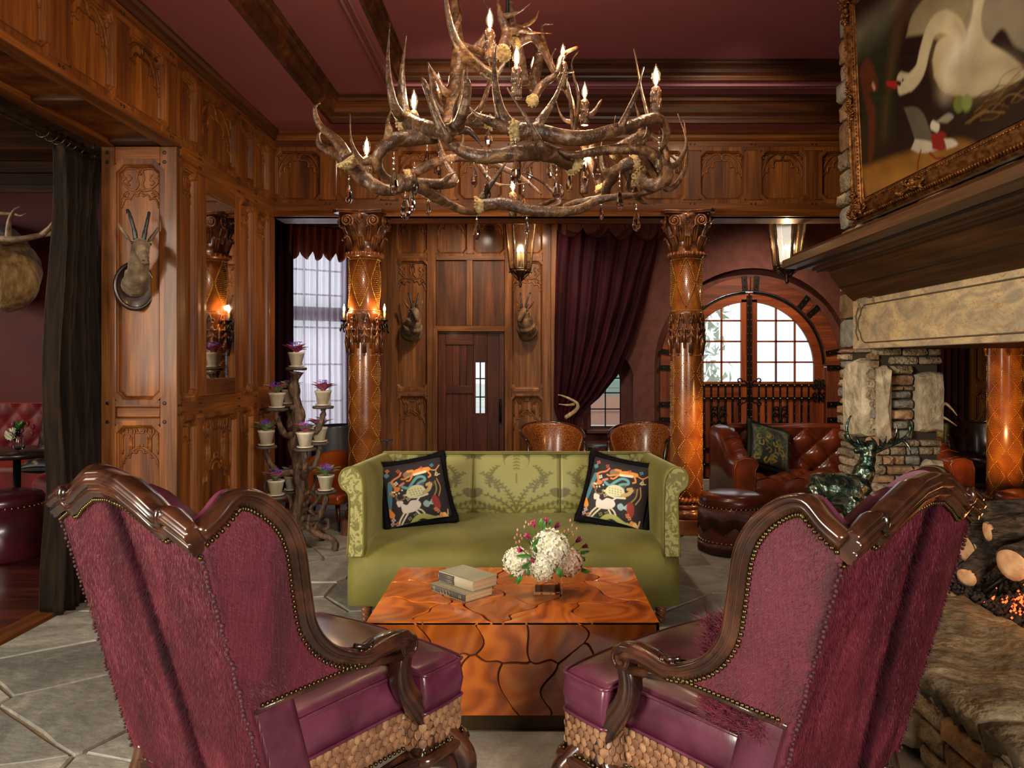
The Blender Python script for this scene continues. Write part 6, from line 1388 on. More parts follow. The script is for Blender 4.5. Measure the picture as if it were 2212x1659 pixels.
def pillow_pt(u, v, S, side, puff=.085):
    a, b = 2*u-1, 2*v-1; e = (1-abs(a)**2.6)*(1-abs(b)**2.6); k = 1-.07*(1-b*b)*abs(a)**3*0-.05*math.cos(b*PI/2)*(abs(a) > .0)*abs(a)**2; k2 = 1-.06*math.cos(a*PI/2)*abs(b)**2
    return (a*S/2*k, side*puff*e**.55*-1, b*S/2*k2)
def make_pillow(label, S=.44, colf=cushion_print, mat=None, fm=None, trim=True, res=210):
    t = thing('throw_pillow', label, 'pillow', (0, 0, 0)); Sx = S
    cgrid('front_panel', lambda u, v: pillow_pt(.04+.92*u, .04+.92*v, S, 1), res, res, t, lambda U, V: colf((U*1.08-.04), (V*1.08-.04)), mat or M_PRINT, .004)
    m = MB(); m.surf([[Vector(pillow_pt(i/16, j/16, S, -1)) for j in range(17)] for i in range(17)]); m.surf([[Vector(pillow_pt(i/16, j/16, S*.99, 1))+Vector((0, .004, 0)) for j in range(17)] for i in range(17)]); m.build('pillow_body', M_BLK, t)
    if trim:
        ed = [pillow_pt(u, 0, S, 1) for u in np.linspace(0, 1, 24)][:-1]+[pillow_pt(1, v, S, 1) for v in np.linspace(0, 1, 24)][:-1]+[pillow_pt(u, 1, S, 1) for u in np.linspace(1, 0, 24)][:-1]+[pillow_pt(0, v, S, 1) for v in np.linspace(1, 0, 24)][:-1]
        r = []; 
        for p in ed: cn = min(1, max(abs(p[0]), abs(p[2]))/(S/2)); cor = (abs(p[0])/(S/2))*(abs(p[2])/(S/2)); r.append(.019+.014*cor**6)
        m = MB(); m.tube(ed, r, 8, loop=True); m.build('fur_trim', fm or M_BFUR, t)
        b = []; nn = []
        for k in range(9000):
            i = random.randrange(len(ed)); p = Vector(ed[i]).lerp(Vector(ed[(i+1) % len(ed)]), random.random()); d = Vector((random.gauss(0, 1), random.gauss(0, 1), random.gauss(0, 1))).normalized(); b.append(p+d*r[i]*.9); nn.append(d)
        nn = np.array([tuple(q) for q in nn]); fur('trim_fur', np.array([tuple(q) for q in b]), nn, nn+np.random.normal(0, .5, nn.shape), fm or M_BFUR, t, ln=.018, wd=.0008, lean=.3)
    return t
pw = make_pillow('left throw pillow with black fur trim and animal print, on the green sofa'); pw['group'] = 'animal print pillows'
pw.location = (-.74, 4.86, .66); pw.rotation_euler = (math.radians(-20), math.radians(-8), math.radians(18))
pw2 = copy_tree(pw); pw2['label'] = 'right throw pillow with black fur trim and animal print, leaning in the sofa corner'
pw2.location = (.585, 4.84, .66); pw2.rotation_euler = (math.radians(-20), math.radians(10), math.radians(-16))
# ================================================================ COFFEE TABLE
def swirl():
    g = NT('swirl_wood'); tc = g.n('TexCoord'); oi = g.n('ObjectInfo'); cb = g.n('CombineXYZ')
    for i in range(3): g.l(oi.outputs['Random'], cb.inputs[i])
    mu = g.n('VectorMath', operation='MULTIPLY_ADD'); mu.inputs[1].default_value = (.5, .3, .4); g.l(cb.outputs[0], mu.inputs[0]); g.l(tc.outputs['Object'], mu.inputs[2])
    n0 = g.n('TexNoise', i_Scale=2.6, i_Detail=1.5, i_Distortion=.8); g.l(mu.outputs[0], n0.inputs['Vector'])
    m1 = g.n('Math', operation='MULTIPLY', i_1=46.0); g.l(n0.outputs['Fac'], m1.inputs[0]); s1 = g.n('Math', operation='SINE'); g.l(m1.outputs[0], s1.inputs[0])
    mr = g.n('MapRange', i_1=-1, i_2=1, i_3=0, i_4=1); g.l(s1.outputs[0], mr.inputs[0])
    n1 = g.n('TexNoise', i_Scale=3.0, i_Detail=6.0, i_Distortion=1.0); g.l(mu.outputs[0], n1.inputs['Vector'])
    ad = g.n('Math', operation='MULTIPLY_ADD', i_1=.26); g.l(mr.outputs[0], ad.inputs[0]); g.l(n1.outputs['Fac'], ad.inputs[2])
    r = g.n('ValToRGB'); e = r.color_ramp.elements; e[0].position = .30; e[0].color = (*srgb('#853a10'), 1); e[1].position = .95; e[1].color = (*srgb('#d07c34'), 1); k = e.new(.62); k.color = (*srgb('#c2641e'), 1); g.l(ad.outputs[0], r.inputs[0])
    hs = g.n('HueSaturation'); m3 = g.n('MapRange', i_3=.72, i_4=1.25); g.l(oi.outputs['Random'], m3.inputs[0]); g.l(m3.outputs[0], hs.inputs['Value']); g.l(r.outputs[0], hs.inputs['Color']); g.l(hs.outputs[0], g.b.inputs['Base Color'])
    g.b.inputs['Roughness'].default_value = .22; g.b.inputs['Coat Weight'].default_value = .8; g.b.inputs['Coat Roughness'].default_value = .08; return g.m
M_SW = swirl()
TX0, TX1, TY0, TY1, TZ = -.6635, .533, 3.02, 3.83, .45
tb = thing('coffee_table', 'square coffee table of glossy swirling orange-brown wood pieces on a dark plinth', 'coffee table', ((TX0+TX1)/2, TY0, 0))
def jig(w_, h_, seeds, M, th, name, gap=.006):
    def warp(p):
        x, y = p; fx = min(1, x/.06, (w_-x)/.06); fy = min(1, y/.06, (h_-y)/.06); fx = max(0, fx); fy = max(0, fy)
        return (x+fx*(.028*math.sin(17*y+3)+.016*math.sin(39*y+9*x)), y+fy*(.028*math.sin(15*x+1)+.018*math.sin(36*x-8*y+2)))
    for pl in cells(seeds, (0, 0, w_, h_), gap, 2):
        q = []
        for i in range(len(pl)):
            a, b = pl[i], pl[(i+1) % len(pl)]; k = max(1, int(math.hypot(b[0]-a[0], b[1]-a[1])/.014))
            for j in range(k): q.append(warp((a[0]+(b[0]-a[0])*j/k, a[1]+(b[1]-a[1])*j/k)))
        n = len(q); cx = sum(p[0] for p in q)/n; cy = sum(p[1] for p in q)/n; m = MB()
        vs = [(x-cx, y-cy, -th) for x, y in q]+[(x-cx, y-cy, -.002) for x, y in q]
        ins = []
        for i in range(n):
            a, b = q[i-1], q[(i+1) % n]; dx, dy = b[0]-a[0], b[1]-a[1]; L_ = math.hypot(dx, dy) or 1; ins.append((q[i][0]-cx-dy/L_*.002, q[i][1]-cy+dx/L_*.002, 0))
        vs += ins; m.add(vs, [tuple(range(2*n, 3*n))]+[(l*n+i, l*n+(i+1) % n, (l+1)*n+(i+1) % n, (l+1)*n+i) for l in range(2) for i in range(n)])
        o = m.build(name, M_SW, tb); o.matrix_basis = wm(tb).inverted() @ M @ T(cx, cy, 0)
w_, h_ = TX1-TX0, TY1-TY0; rs = random.Random(12)
jig(w_, h_, [(.12, .12), (.34, .08), (.52, .2), (.75, .1), (1.02, .14), (.16, .42), (.42, .40), (.66, .42), (.92, .36), (1.12, .45), (.12, .70), (.38, .70), (.62, .66), (.85, .7), (1.08, .72)], basis((TX0, TY0, TZ), (1, 0, 0), (0, 1, 0), (0, 0, 1)), .012, 'table_top_piece', .008)
jig(w_, TZ-.067-.003, [(.10, .30), (.14, .08), (.34, .33), (.30, .14), (.5, .1), (.55, .30), (.66, .16), (.74, .32), (.86, .14), (1.0, .30), (1.08, .10)], basis((TX0, TY0, .067), (1, 0, 0), (0, 0, 1), (0, -1, 0)), .012, 'table_front_piece')
for X_, d in ((TX0, -1), (TX1, 1)):
    jig(h_, TZ-.07, [(.1, .2), (.3, .1), (.35, .3), (.6, .2), (.75, .08)], basis((X_, TY1 if d < 0 else TY0, .067), (0, -1 if d < 0 else 1, 0), (0, 0, 1), (d, 0, 0)), .012, 'table_side_piece')
MB().bx(TX0+.012, TX1-.012, TY0+.012, TY1-.012, .068, TZ-.0125).build('table_core', P('table_core', '#3a1608', rough=.6), tb, world=True)
MB().bx(TX0+.02, TX1-.02, TY0+.015, TY1-.02, 0, .067).build('plinth', P('bronze_plinth', '#3a2c18', '#54401f', rough=.4, metal=.6, sc=(5, 5, 5)), tb, world=True, bevel=.003)
# books
M_PAGE = P('page_edge', '#a98a64', '#c8ad84', rough=.8, sc=(2, 2, 300), rand=.05)
def book(label, x, y, z, rz, L_, w_, t_, cover, deco, spine):
    """corner nearest the camera at (x,y); spine runs along local -x... """
    t = thing('book', label, 'book', (x, y, z), rz); mc = P('cloth_'+cover, cover, rough=.75, bump=.2, bsc=(300, 300, 300), bdist=.001)
    m = MB(); m.bx(0, L_, 0, w_, 0, .003); m.bx(0, L_, 0, w_, t_-.003, t_); m.build('cover', mc, t, bevel=.001, seg=1)
    m = MB(); R = [[(xx, -.006*math.sin(PI*k/6)+.003, t_*k/6) for k in range(7)]+[(xx, .005, t_*(6-k)/6) for k in range(7)] for xx in (0, L_)]; m.rings(R, sm=False); m.build('spine', P('spine_'+spine, spine, rough=.7), t)
    MB().bx(.004, L_-.004, .004, w_-.004, .003, t_-.003).build('pages', M_PAGE, t)
    m = MB()
    for d in deco: m.tube([(a*L_, -.0045-.0015*math.sin(PI*b), b*t_) for a, b in d], .0012, 4)
    if deco: m.build('spine_ornament', P('book_gilt', '#b09a62', rough=.4, metal=.6), t)
    return t
rz = math.atan2(3.286-3.46, -.2526+.42)
d1 = [[(.08, .3), (.16, .3)], [(.08, .5), (.16, .5)], [(.08, .7), (.16, .7)], [(.1, .2), (.1, .8)], [(.14, .2), (.14, .8)]]+[[(a+.05*math.cos(q), .5+.32*math.sin(q)) for q in np.linspace(0, 5.5, 14)] for a in (.36, .45, .54)]+[[(.62, .3), (.66, .7), (.68, .4)], [(.86, .2), (.86, .8)], [(.9, .2), (.9, .8)], [(.84, .5), (.93, .5)]]
book('lower book with a dark grey spine and gilt ornament', -.452, 3.435, TZ+.001, rz, .247, .165, .036, '#8a8266', d1, '#4a4744')
bk = book('upper book with a grey-green cover lying on another book', -.42, 3.465, TZ+.038, rz+.02, .243, .15, .047, '#97937a', [[(.06, b), (.44, b)] for b in (.25, .4, .6, .75)], '#b4a78c')
MB().bx(.004, .115, -.0042, -.0035, .004, .043).build('spine_label', P('spine_label', '#3c3c44', rough=.6), bk)
# vase with flowers
VX, VY = .087, 3.44
va = thing('glass_vase', 'square clear glass vase holding the bouquet on the coffee table', 'vase', (VX, VY, TZ+.001)); M_GL = glass('vase_glass', (.97, 1, .98), ior=1.45)
m = MB(); q = .066
for (a, z) in ((q, 0), (q, .14)): pass
o_ = [(-q, -q), (q, -q), (q, q), (-q, q)]; i_ = [(x*.88, y*.88) for x, y in o_]
m.rings([[(x, y, 0) for x, y in o_], [(x, y, .14) for x, y in o_], [(x, y, .14) for x, y in i_], [(x, y, .010) for x, y in i_]], sm=False); m.build('vase_body', M_GL, va, fix=True)
M_STEM = P('flower_stem', '#3f6a24', rough=.5); M_LEAF = P('leaf_green', '#27591c', '#4a8a30', rough=.4, sc=(30, 30, 30), rand=.25)
def leafmesh(m, base, tip, w_, up=(0, 0, 1), curl=.15):
    base, tip = Vector(base), Vector(tip); d = tip-base; sd = d.cross(Vector(up)); sd = sd.normalized() if sd.length > 1e-6 else Vector((1, 0, 0)); u = sd.cross(d).normalized(); L_ = d.length; vs = []
    for k, wd in ((0, .12), (.25, .8), (.55, 1), (.8, .6), (1, .03)):
        c = base+d*k+u*(curl*L_*math.sin(k*PI)); vs += [c-sd*w_*wd+u*w_*.25*wd, c, c+sd*w_*wd+u*w_*.25*wd]
    m.add(vs, [(3*i+j, 3*i+j+1, 3*i+j+4, 3*i+j+3) for i in range(4) for j in range(2)], True)
def stemtube(m, a, b, r=.0022):
    a, b = Vector(a), Vector(b); mid = a.lerp(b, .5)+Vector((0, 0, .02)); m.tube(catmull([a, mid, b], 4), r, 5)
C0 = Vector((VX, VY, TZ+.05))
M_PETW = P('hydrangea_petal', '#e4e6c0', '#faf7ea', rough=.5, sc=(40, 40, 40), sub=.1); M_PETP = P('hydrangea_petal_blush', '#c9ad8e', '#ecd6c0', rough=.5, sc=(14, 14, 14), sub=.1)
def hydrangea(px, py, Y, rpx, mat, label):
    c = W(px, py, Y); r = rpx*Y/F; t = thing('hydrangea', label, 'flower', c, 0, 'hydrangeas in the glass vase'); m = MB(); n = 190
    m.ball((0, 0, 0), r*.72, 12, 8)
    for k in range(n):
        z = 1-2*(k+.5)/n; a = k*2.39996; s_ = math.sqrt(1-z*z); d = Vector((s_*math.cos(a), s_*math.sin(a), z)); p = d*r*random.uniform(.80, 1.04); x = d.orthogonal().normalized(); y = d.cross(x); ph = random.uniform(0, 6)
        for q_ in range(4):
            aa = ph+q_*PI/2; e = x*math.cos(aa)+y*math.sin(aa); f = d.cross(e); L_ = r*.20
            h1 = random.uniform(.2, .7); m.add([p, p+e*L_*.5+f*L_*.45+d*L_*h1*.6, p+e*L_*1.05+f*L_*.15+d*L_*h1, p+e*L_*.9-f*L_*.3+d*L_*h1*.5, p+e*L_*.4-f*L_*.45+d*L_*.2], [(0, 1, 2), (0, 2, 3), (0, 3, 4)], False)
    m.build('petals', mat, t, kind='stuff'); m = MB(); stemtube(m, C0-c+Vector((random.uniform(-.03, .03), 0, 0)), (0, 0, -r*.5), .004); m.build('stem', M_STEM, t)
hydrangea(1188, 1185, 3.36, 39, M_PETW, 'biggest white hydrangea, top centre of the bouquet'); hydrangea(1118, 1213, 3.38, 30, M_PETW, 'white hydrangea at the left edge of the bouquet')
hydrangea(1172, 1226, 3.32, 27, M_PETW, 'white hydrangea low over the front of the vase'); hydrangea(1226, 1214, 3.40, 31, M_PETP, 'blush-shaded hydrangea on the right of the bouquet')
M_PINK = P('lily_pink', '#9c1f55', '#d24f86', rough=.5, sc=(40, 40, 40), rand=.2); M_MAG = P('lily_magenta', '#5c1036', '#8c2452', rough=.5, sc=(40, 40, 40), rand=.2)
lm = None
def lily(px, py, Y, d, size, mat, label):
    c = W(px, py, Y); t = thing('pink_lily', label, 'flower', c, 0, 'small pink lilies in the bouquet'); d = Vector(d).normalized(); x = d.orthogonal().normalized(); y = d.cross(x)
    for k in range(6):
        a = k*PI/3; e = x*math.cos(a)+y*math.sin(a); m = MB(); leafmesh(m, (0, 0, 0), d*size+e*size*.45, size*.26, up=e, curl=-.15); m.build('petal', mat, t)
    m = MB(); stemtube(m, C0-c, (0, 0, 0), .0022); m.build('stem', M_STEM, t)
for i, (px, py, Y, d, s_, mt, lb) in enumerate([(1130, 1190, 3.30, (-.6, -.6, .3), .032, M_PINK, 'bright pink lily on the left front of the bouquet'), (1146, 1165, 3.33, (-.7, -.2, .8), .035, M_PINK, 'pink lily upper left of the bouquet'), (1155, 1140, 3.40, (-.3, 0, 1), .035, M_PINK, 'rosy lily bud high on the left of the bouquet'), (1180, 1134, 3.42, (0, 0, 1), .032, M_PINK, 'rosy lily bud at the very top of the bouquet'), (1197, 1142, 3.40, (.6, -.2, .6), .035, M_MAG, 'magenta lily right of the top of the bouquet'), (1243, 1172, 3.42, (.5, -.3, .5), .036, M_MAG, 'upper dark magenta lily on the right side of the bouquet'), (1256, 1183, 3.46, (.8, 0, .3), .034, M_MAG, 'outermost dark magenta lily on the right side of the bouquet'), (1150, 1204, 3.28, (0, -.6, -.6), .026, M_PINK, 'small pink buds under the left lilies'), (1252, 1205, 3.45, (.7, 0, -.2), .028, M_MAG, 'lowest dark magenta lily on the right side of the bouquet'), (1140, 1198, 3.29, (-.3, -.8, 0), .024, M_PINK, 'smallest pink lily beside the left hydrangea')]): lily(px, py, Y, d, s_, mt, lb)
fo = thing('foliage_sprig', 'green leaves spread through the bouquet in the glass vase', 'leaves', (VX, VY, TZ+.1))
for (a, b_, w1) in (((1150, 1180, 3.3), (1165, 1160, 3.28), .010), ((1165, 1140, 3.4), (1170, 1118, 3.4), .009), ((1172, 1145, 3.4), (1178, 1125, 3.4), .008), ((1160, 1195, 3.27), (1152, 1175, 3.27), .010), ((1148, 1200, 3.27), (1115, 1200, 3.27), .010), ((1150, 1215, 3.27), (1125, 1228, 3.27), .012), ((1205, 1225, 3.28), (1212, 1248, 3.27), .016), ((1245, 1195, 3.42), (1275, 1190, 3.42), .009), ((1250, 1200, 3.42), (1265, 1212, 3.42), .010), ((1120, 1235, 3.36), (1098, 1248, 3.36), .008), ((1125, 1238, 3.36), (1110, 1262, 3.35), .009), ((1130, 1235, 3.36), (1118, 1264, 3.36), .008), ((1250, 1225, 3.4), (1270, 1240, 3.38), .008), ((1255, 1228, 3.4), (1278, 1236, 3.38), .008), ((1140, 1230, 3.3), (1142, 1245, 3.3), .010), ((1186, 1135, 3.42), (1190, 1120, 3.42), .007)):
    m = MB(); leafmesh(m, W(*a), W(*b_), w1, up=(0, -1, 0)); m.build('leaf', M_LEAF, fo, world=True)
M_BUD = P('bud_peach', '#b8705c', '#dca08c', rough=.5, sc=(50, 50, 50))
for lb, L_ in (('sprig of small peach buds reaching up on the left of the bouquet', [(1136, 1128), (1142, 1133), (1133, 1138), (1147, 1130), (1118, 1145), (1117, 1155), (1112, 1162), (1125, 1157), (1128, 1163), (1122, 1170), (1115, 1172)]), ('sprig of small peach buds reaching up on the right of the bouquet', [(1232, 1124), (1236, 1135), (1246, 1142), (1228, 1145), (1220, 1148), (1236, 1150), (1238, 1156)])):
    t = thing('bud_sprig', lb, 'flower', W(L_[0][0], L_[0][1], 3.4)); m = MB(); m2 = MB(); root_ = W((L_[-1][0]*.5+1183*.5), 1180, 3.4)
    for (x, y) in L_: c = W(x, y, 3.4); m.ball(c, (.005, .005, .008), 6, 5); stemtube(m2, root_, c, .001)
    m.build('bud', M_BUD, t, world=True, kind='stuff'); m2.build('stem', M_STEM, t, world=True)
# ================================================================ CURTAINS
def drape(name, parent, mat, fn, nu=90, nv=40, world=True, th=.004):
    m = MB(); m.surf([[Vector(fn(i/nu, j/nv)) for i in range(nu+1)] for j in range(nv+1)]); o = m.build(name, mat, parent, world=world); md = o.modifiers.new('th', 'SOLIDIFY'); md.thickness = th; return o
M_BVEL = P('burgundy_velvet', '#1c030a', '#300610', rough=.75, spec=.15, sc=(6, 6, 2), sheen=.25, sheentint='#c03a50', sheenr=.3)
M_RVEL = P('red_velvet', '#4a0a0e', '#6a1014', rough=.6, sc=(6, 6, 2), sheen=.8, sheentint='#e05a50')
M_GVEL = P('dark_bronze_velvet', '#100904', '#2a1a0b', rough=.7, spec=.15, sc=(14, 14, 1.5), det=6, dist=1.4, sheen=.2, sheentint='#d8a860', sheenr=.3, c3='#1c120a')
cu = thing('velvet_curtain', 'burgundy velvet curtain swept aside by an antler hook before the small arched window', 'curtain', (bx_(1205), 9.3, 3.28), 0)
CXL = [(0, 1203), (.2, 1200), (.5, 1198), (.75, 1197), (.8, 1205), (.86, 1206), (1, 1193)]; CXR = [(0, 1424), (.12, 1412), (.3, 1392), (.45, 1368), (.6, 1335), (.7, 1296), (.77, 1258), (.8, 1246), (.86, 1250), (1, 1262)]
CYY = [(0, 492), (1, 1010)]
def ip(L, v): return float(np.interp(v, [a for a, b in L], [b for a, b in L]))
def bc(u, v):
    y0 = 9.30; xl, xr = ip(CXL, v), ip(CXR, v); px = xl+(xr-xl)*u; py = 492+518*v
    sag = 30*abs(math.sin(PI*u*4.0))**.8*max(0, 1-v*6)*(.6+.4*u)+24*u*math.sin(PI*min(1, v/.8))*.5
    fold = math.sin(u*2*PI*7+v*3+math.sin(v*5+u*6))*(.035 if v < .75 else .02)+math.sin(u*2*PI*15+v*2)*.008
    p = W(px, py+sag, y0); return (p.x, y0+fold, max(.01, p.z))
drape('drape', cu, M_BVEL, bc, 150, 60)
rd = thing('curtain_rod', 'thin dark rod above the burgundy curtain', 'curtain rod', (bx_(1195), 9.32, bz_(487))); m = MB(); m.tube([(bx_(1190), 9.32, bz_(486)), (bx_(1428), 9.32, bz_(486))], .012, 8); m.build('rod', M_IRON, rd, world=True)
for px in (1205, 1256, 1297, 1350, 1422):
    m = MB(); c = W(px, 489, 9.32); m.tube([(c.x, 9.32+.02*math.cos(a), c.z+.02*math.sin(a)+.005) for a in np.linspace(0, 2*PI, 10)][:-1], .004, 5, loop=True); m.build('ring', M_IRON, rd, world=True)
def tieback(label, pts, loc):
    t = thing('antler_tieback', label, 'curtain hook', loc)
    m = MB()
    for L_, r in pts: q = catmull([W(*p) for p in L_], 5); n = len(q); m.tube(q, [r*(1-.8*i/(n-1)) for i in range(n)], 8)
    m.build('antler', P('pale_antler', '#a8875c', '#d8c196', rough=.5, sc=(20, 20, 20)), t, world=True)
tieback('pale forked antler hook holding the burgundy curtain', [([(1222, 902, 9.2), (1245, 885, 9.1), (1247, 872, 9.05), (1232, 862, 9.0), (1215, 855, 8.95), (1206, 853, 8.9)], .028), ([(1240, 873, 9.05), (1225, 875, 9.0), (1207, 873, 8.9)], .02)], W(1240, 880, 9.2))
# curtain and hook seen through the fireplace
cu3 = thing('velvet_curtain', 'narrow dark red curtain seen through the fireplace opening', 'curtain', (5.3, 9.3, 3.2))
drape('drape', cu3, M_BVEL, lambda u, v: (5.02+.42*u, 9.25+.04*math.sin(u*2*PI*5+v), 3.25-3.23*v), 60, 20)
tieback('antler hook on the curtain behind the stone pier', [([(2030, 880, 9.1), (2042, 872, 9.0), (2055, 882, 8.9), (2068, 898, 8.85)], .028), ([(2030, 900, 9.1), (2045, 905, 9.0), (2067, 920, 8.9)], .024), ([(2032, 905, 9.1), (2036, 915, 9.0), (2043, 927, 8.9)], .018)], W(2032, 890, 9.1))
wr_ = MB().bx(5.45, 7.2, BY-.03, BY+.05, 0, 3.6).build('wall_back_right', RED['z'], kind='structure'); MR = basis((0, BY-.03, 0), (1, 0, 0), (0, 0, 1), (0, -1, 0))
for a, b in ((5.66, 6.1), (6.22, 6.66)):
    cell_world(wr_, MR @ T(0, 0, .05), a, b, 1.28, 2.6, mats=RED); cell_world(wr_, MR @ T(0, 0, .05), a, b, .15, 1.15, style='lancet', mats=RED)
for a, b, c, d, n_ in ((5.45, 5.66, 0, 3, 'stile'), (6.1, 6.22, 0, 3, 'stile'), (5.66, 6.1, 1.15, 1.28, 'rail'), (6.22, 6.66, 1.15, 1.28, 'rail')): frame_bar(wr_, MR @ T(0, 0, .05), a, b, c, d, n_, mats=RED)
# bay: dark red side curtains, sheers, rod
M_SHEER = NT('sheer_linen'); g = M_SHEER; tr = g.n('BsdfTransparent'); tl = g.n('BsdfTranslucent'); tl.inputs[0].default_value = (.80, .72, .82, 1); df = g.n('BsdfDiffuse'); df.inputs[0].default_value = (.55, .42, .45, 1)
mx1 = g.n('MixShader', i_0=.4); g.l(tl.outputs[0], mx1.inputs[1]); g.l(df.outputs[0], mx1.inputs[2]); mx2 = g.n('MixShader', i_0=.72); g.l(tr.outputs[0], mx2.inputs[1]); g.l(mx1.outputs[0], mx2.inputs[2]); g.l(mx2.outputs[0], g.t.nodes['Material Output'].inputs[0])
sh = thing('sheer_curtain', 'pale sheer curtain with soft folds over the tall bay window', 'curtain', tuple(MBAY @ Vector((.5*L, 3.1, .12)))); 
def shf(u, v):
    a = (.33+.45*u)*L; p = MBAY @ Vector((a, 3.12-3.10*v-.0, .13+.028*math.sin(u*2*PI*11+.8*math.sin(v*4)))); return p
drape('drape', sh, g.m, shf, 140, 24, th=.0)
vl = thing('valance', 'ruched rust coloured heading hanging over the top of the sheer curtain', 'valance', tuple(MBAY @ Vector((.5*L, 3.1, .16))))
drape('drape', vl, P('rust_silk', '#7a3018', '#b05a34', rough=.45, sc=(8, 8, 3), sheen=.4), lambda u, v: MBAY @ Vector(((.33+.47*u)*L, 3.14-(.30+.10*abs(math.sin(u*PI*6)))*v, .17+.03*math.sin(u*2*PI*9+v))), 120, 12)
for a0, a1, lb in ((.10, .36, 'dark red curtain on the left of the bay window'), (.72, .97, 'dark red velvet curtain between the bay window and the left column')):
    t = thing('bay_curtain', lb, 'curtain', tuple(MBAY @ Vector(((a0+a1)/2*L, 3.1, .18)))); drape('drape', t, M_RVEL if a0 > .5 else M_BVEL, lambda u, v: MBAY @ Vector(((a0+(a1-a0)*u)*L, 3.13-3.11*v, .19+.035*math.sin(u*2*PI*5+.6*v))), 70, 20)
t = thing('bay_curtain_rod', 'brass rod with rings above the bay window', 'curtain rod', tuple(MBAY @ Vector((.5*L, 3.16, .2)))); m = MB(); m.tube([MBAY @ Vector((.02*L, 3.16, .2)), MBAY @ Vector((.98*L, 3.16, .2))], .012, 8); m.build('rod', M_OLDBR, t, world=True)
for k in range(14):
    m = MB(); m.tube([MBAY @ Vector(((.08+.065*k)*L, 3.155+.022*math.sin(a), .2+.022*math.cos(a))) for a in np.linspace(0, 2*PI, 9)[:-1]], .003, 4, loop=True); m.build('ring', M_OLDBR, t, world=True)
# near dark velvet curtain and its rod under the bulkhead
nc = thing('velvet_curtain', 'gathered dark bronze velvet curtain hanging beside the pier at the booth opening', 'curtain', (-2.83, 4.65, 2.82))
def ncf(u, v):
    y = 4.38+.50*u; sp = 1-.25*math.sin(PI*min(1, v*1.3))*(1-v); yy = 4.63+(y-4.63)*(.80+.12*v)
    x = -2.83+.075*math.sin(u*2*PI*6+1.2*math.sin(v*3))*(.6+.5*v)+.015*math.sin(u*2*PI*15+v*7)
    yy += .04*math.sin(v*9+u*3)*(1-v); z = 2.84-2.83*v-.035*abs(math.sin(u*PI*7))*(v < .02)
    return (x-.02*v, yy, z)
drape('drape', nc, M_GVEL, ncf, 150, 70)
rd2 = thing('curtain_rod', 'round iron rod with rings under the panelled soffit', 'curtain rod', (-2.82, 4.8, 2.86)); m = MB(); m.tube([(-2.82, 1.0, 2.86), (-2.82, 4.86, 2.86)], .026, 10); m.tube([(-2.82, 4.80, 2.86), (-2.82, 4.80, 2.93)], .008, 6); m.build('rod', P('rod_iron', '#4c4438', '#7a6c58', rough=.35, metal=.8, sc=(8, 20, 8)), rd2, world=True)
for y in (4.30, 4.38, 4.44, 4.50, 4.56, 4.64, 4.76): m = MB(); m.tube([(-2.82+.037*math.cos(a), y+.01*math.sin(a), 2.852+.037*math.sin(a)) for a in np.linspace(0, 2*PI, 13)[:-1]], .004, 5, loop=True); m.build('ring', M_OLDBR, rd2, world=True)
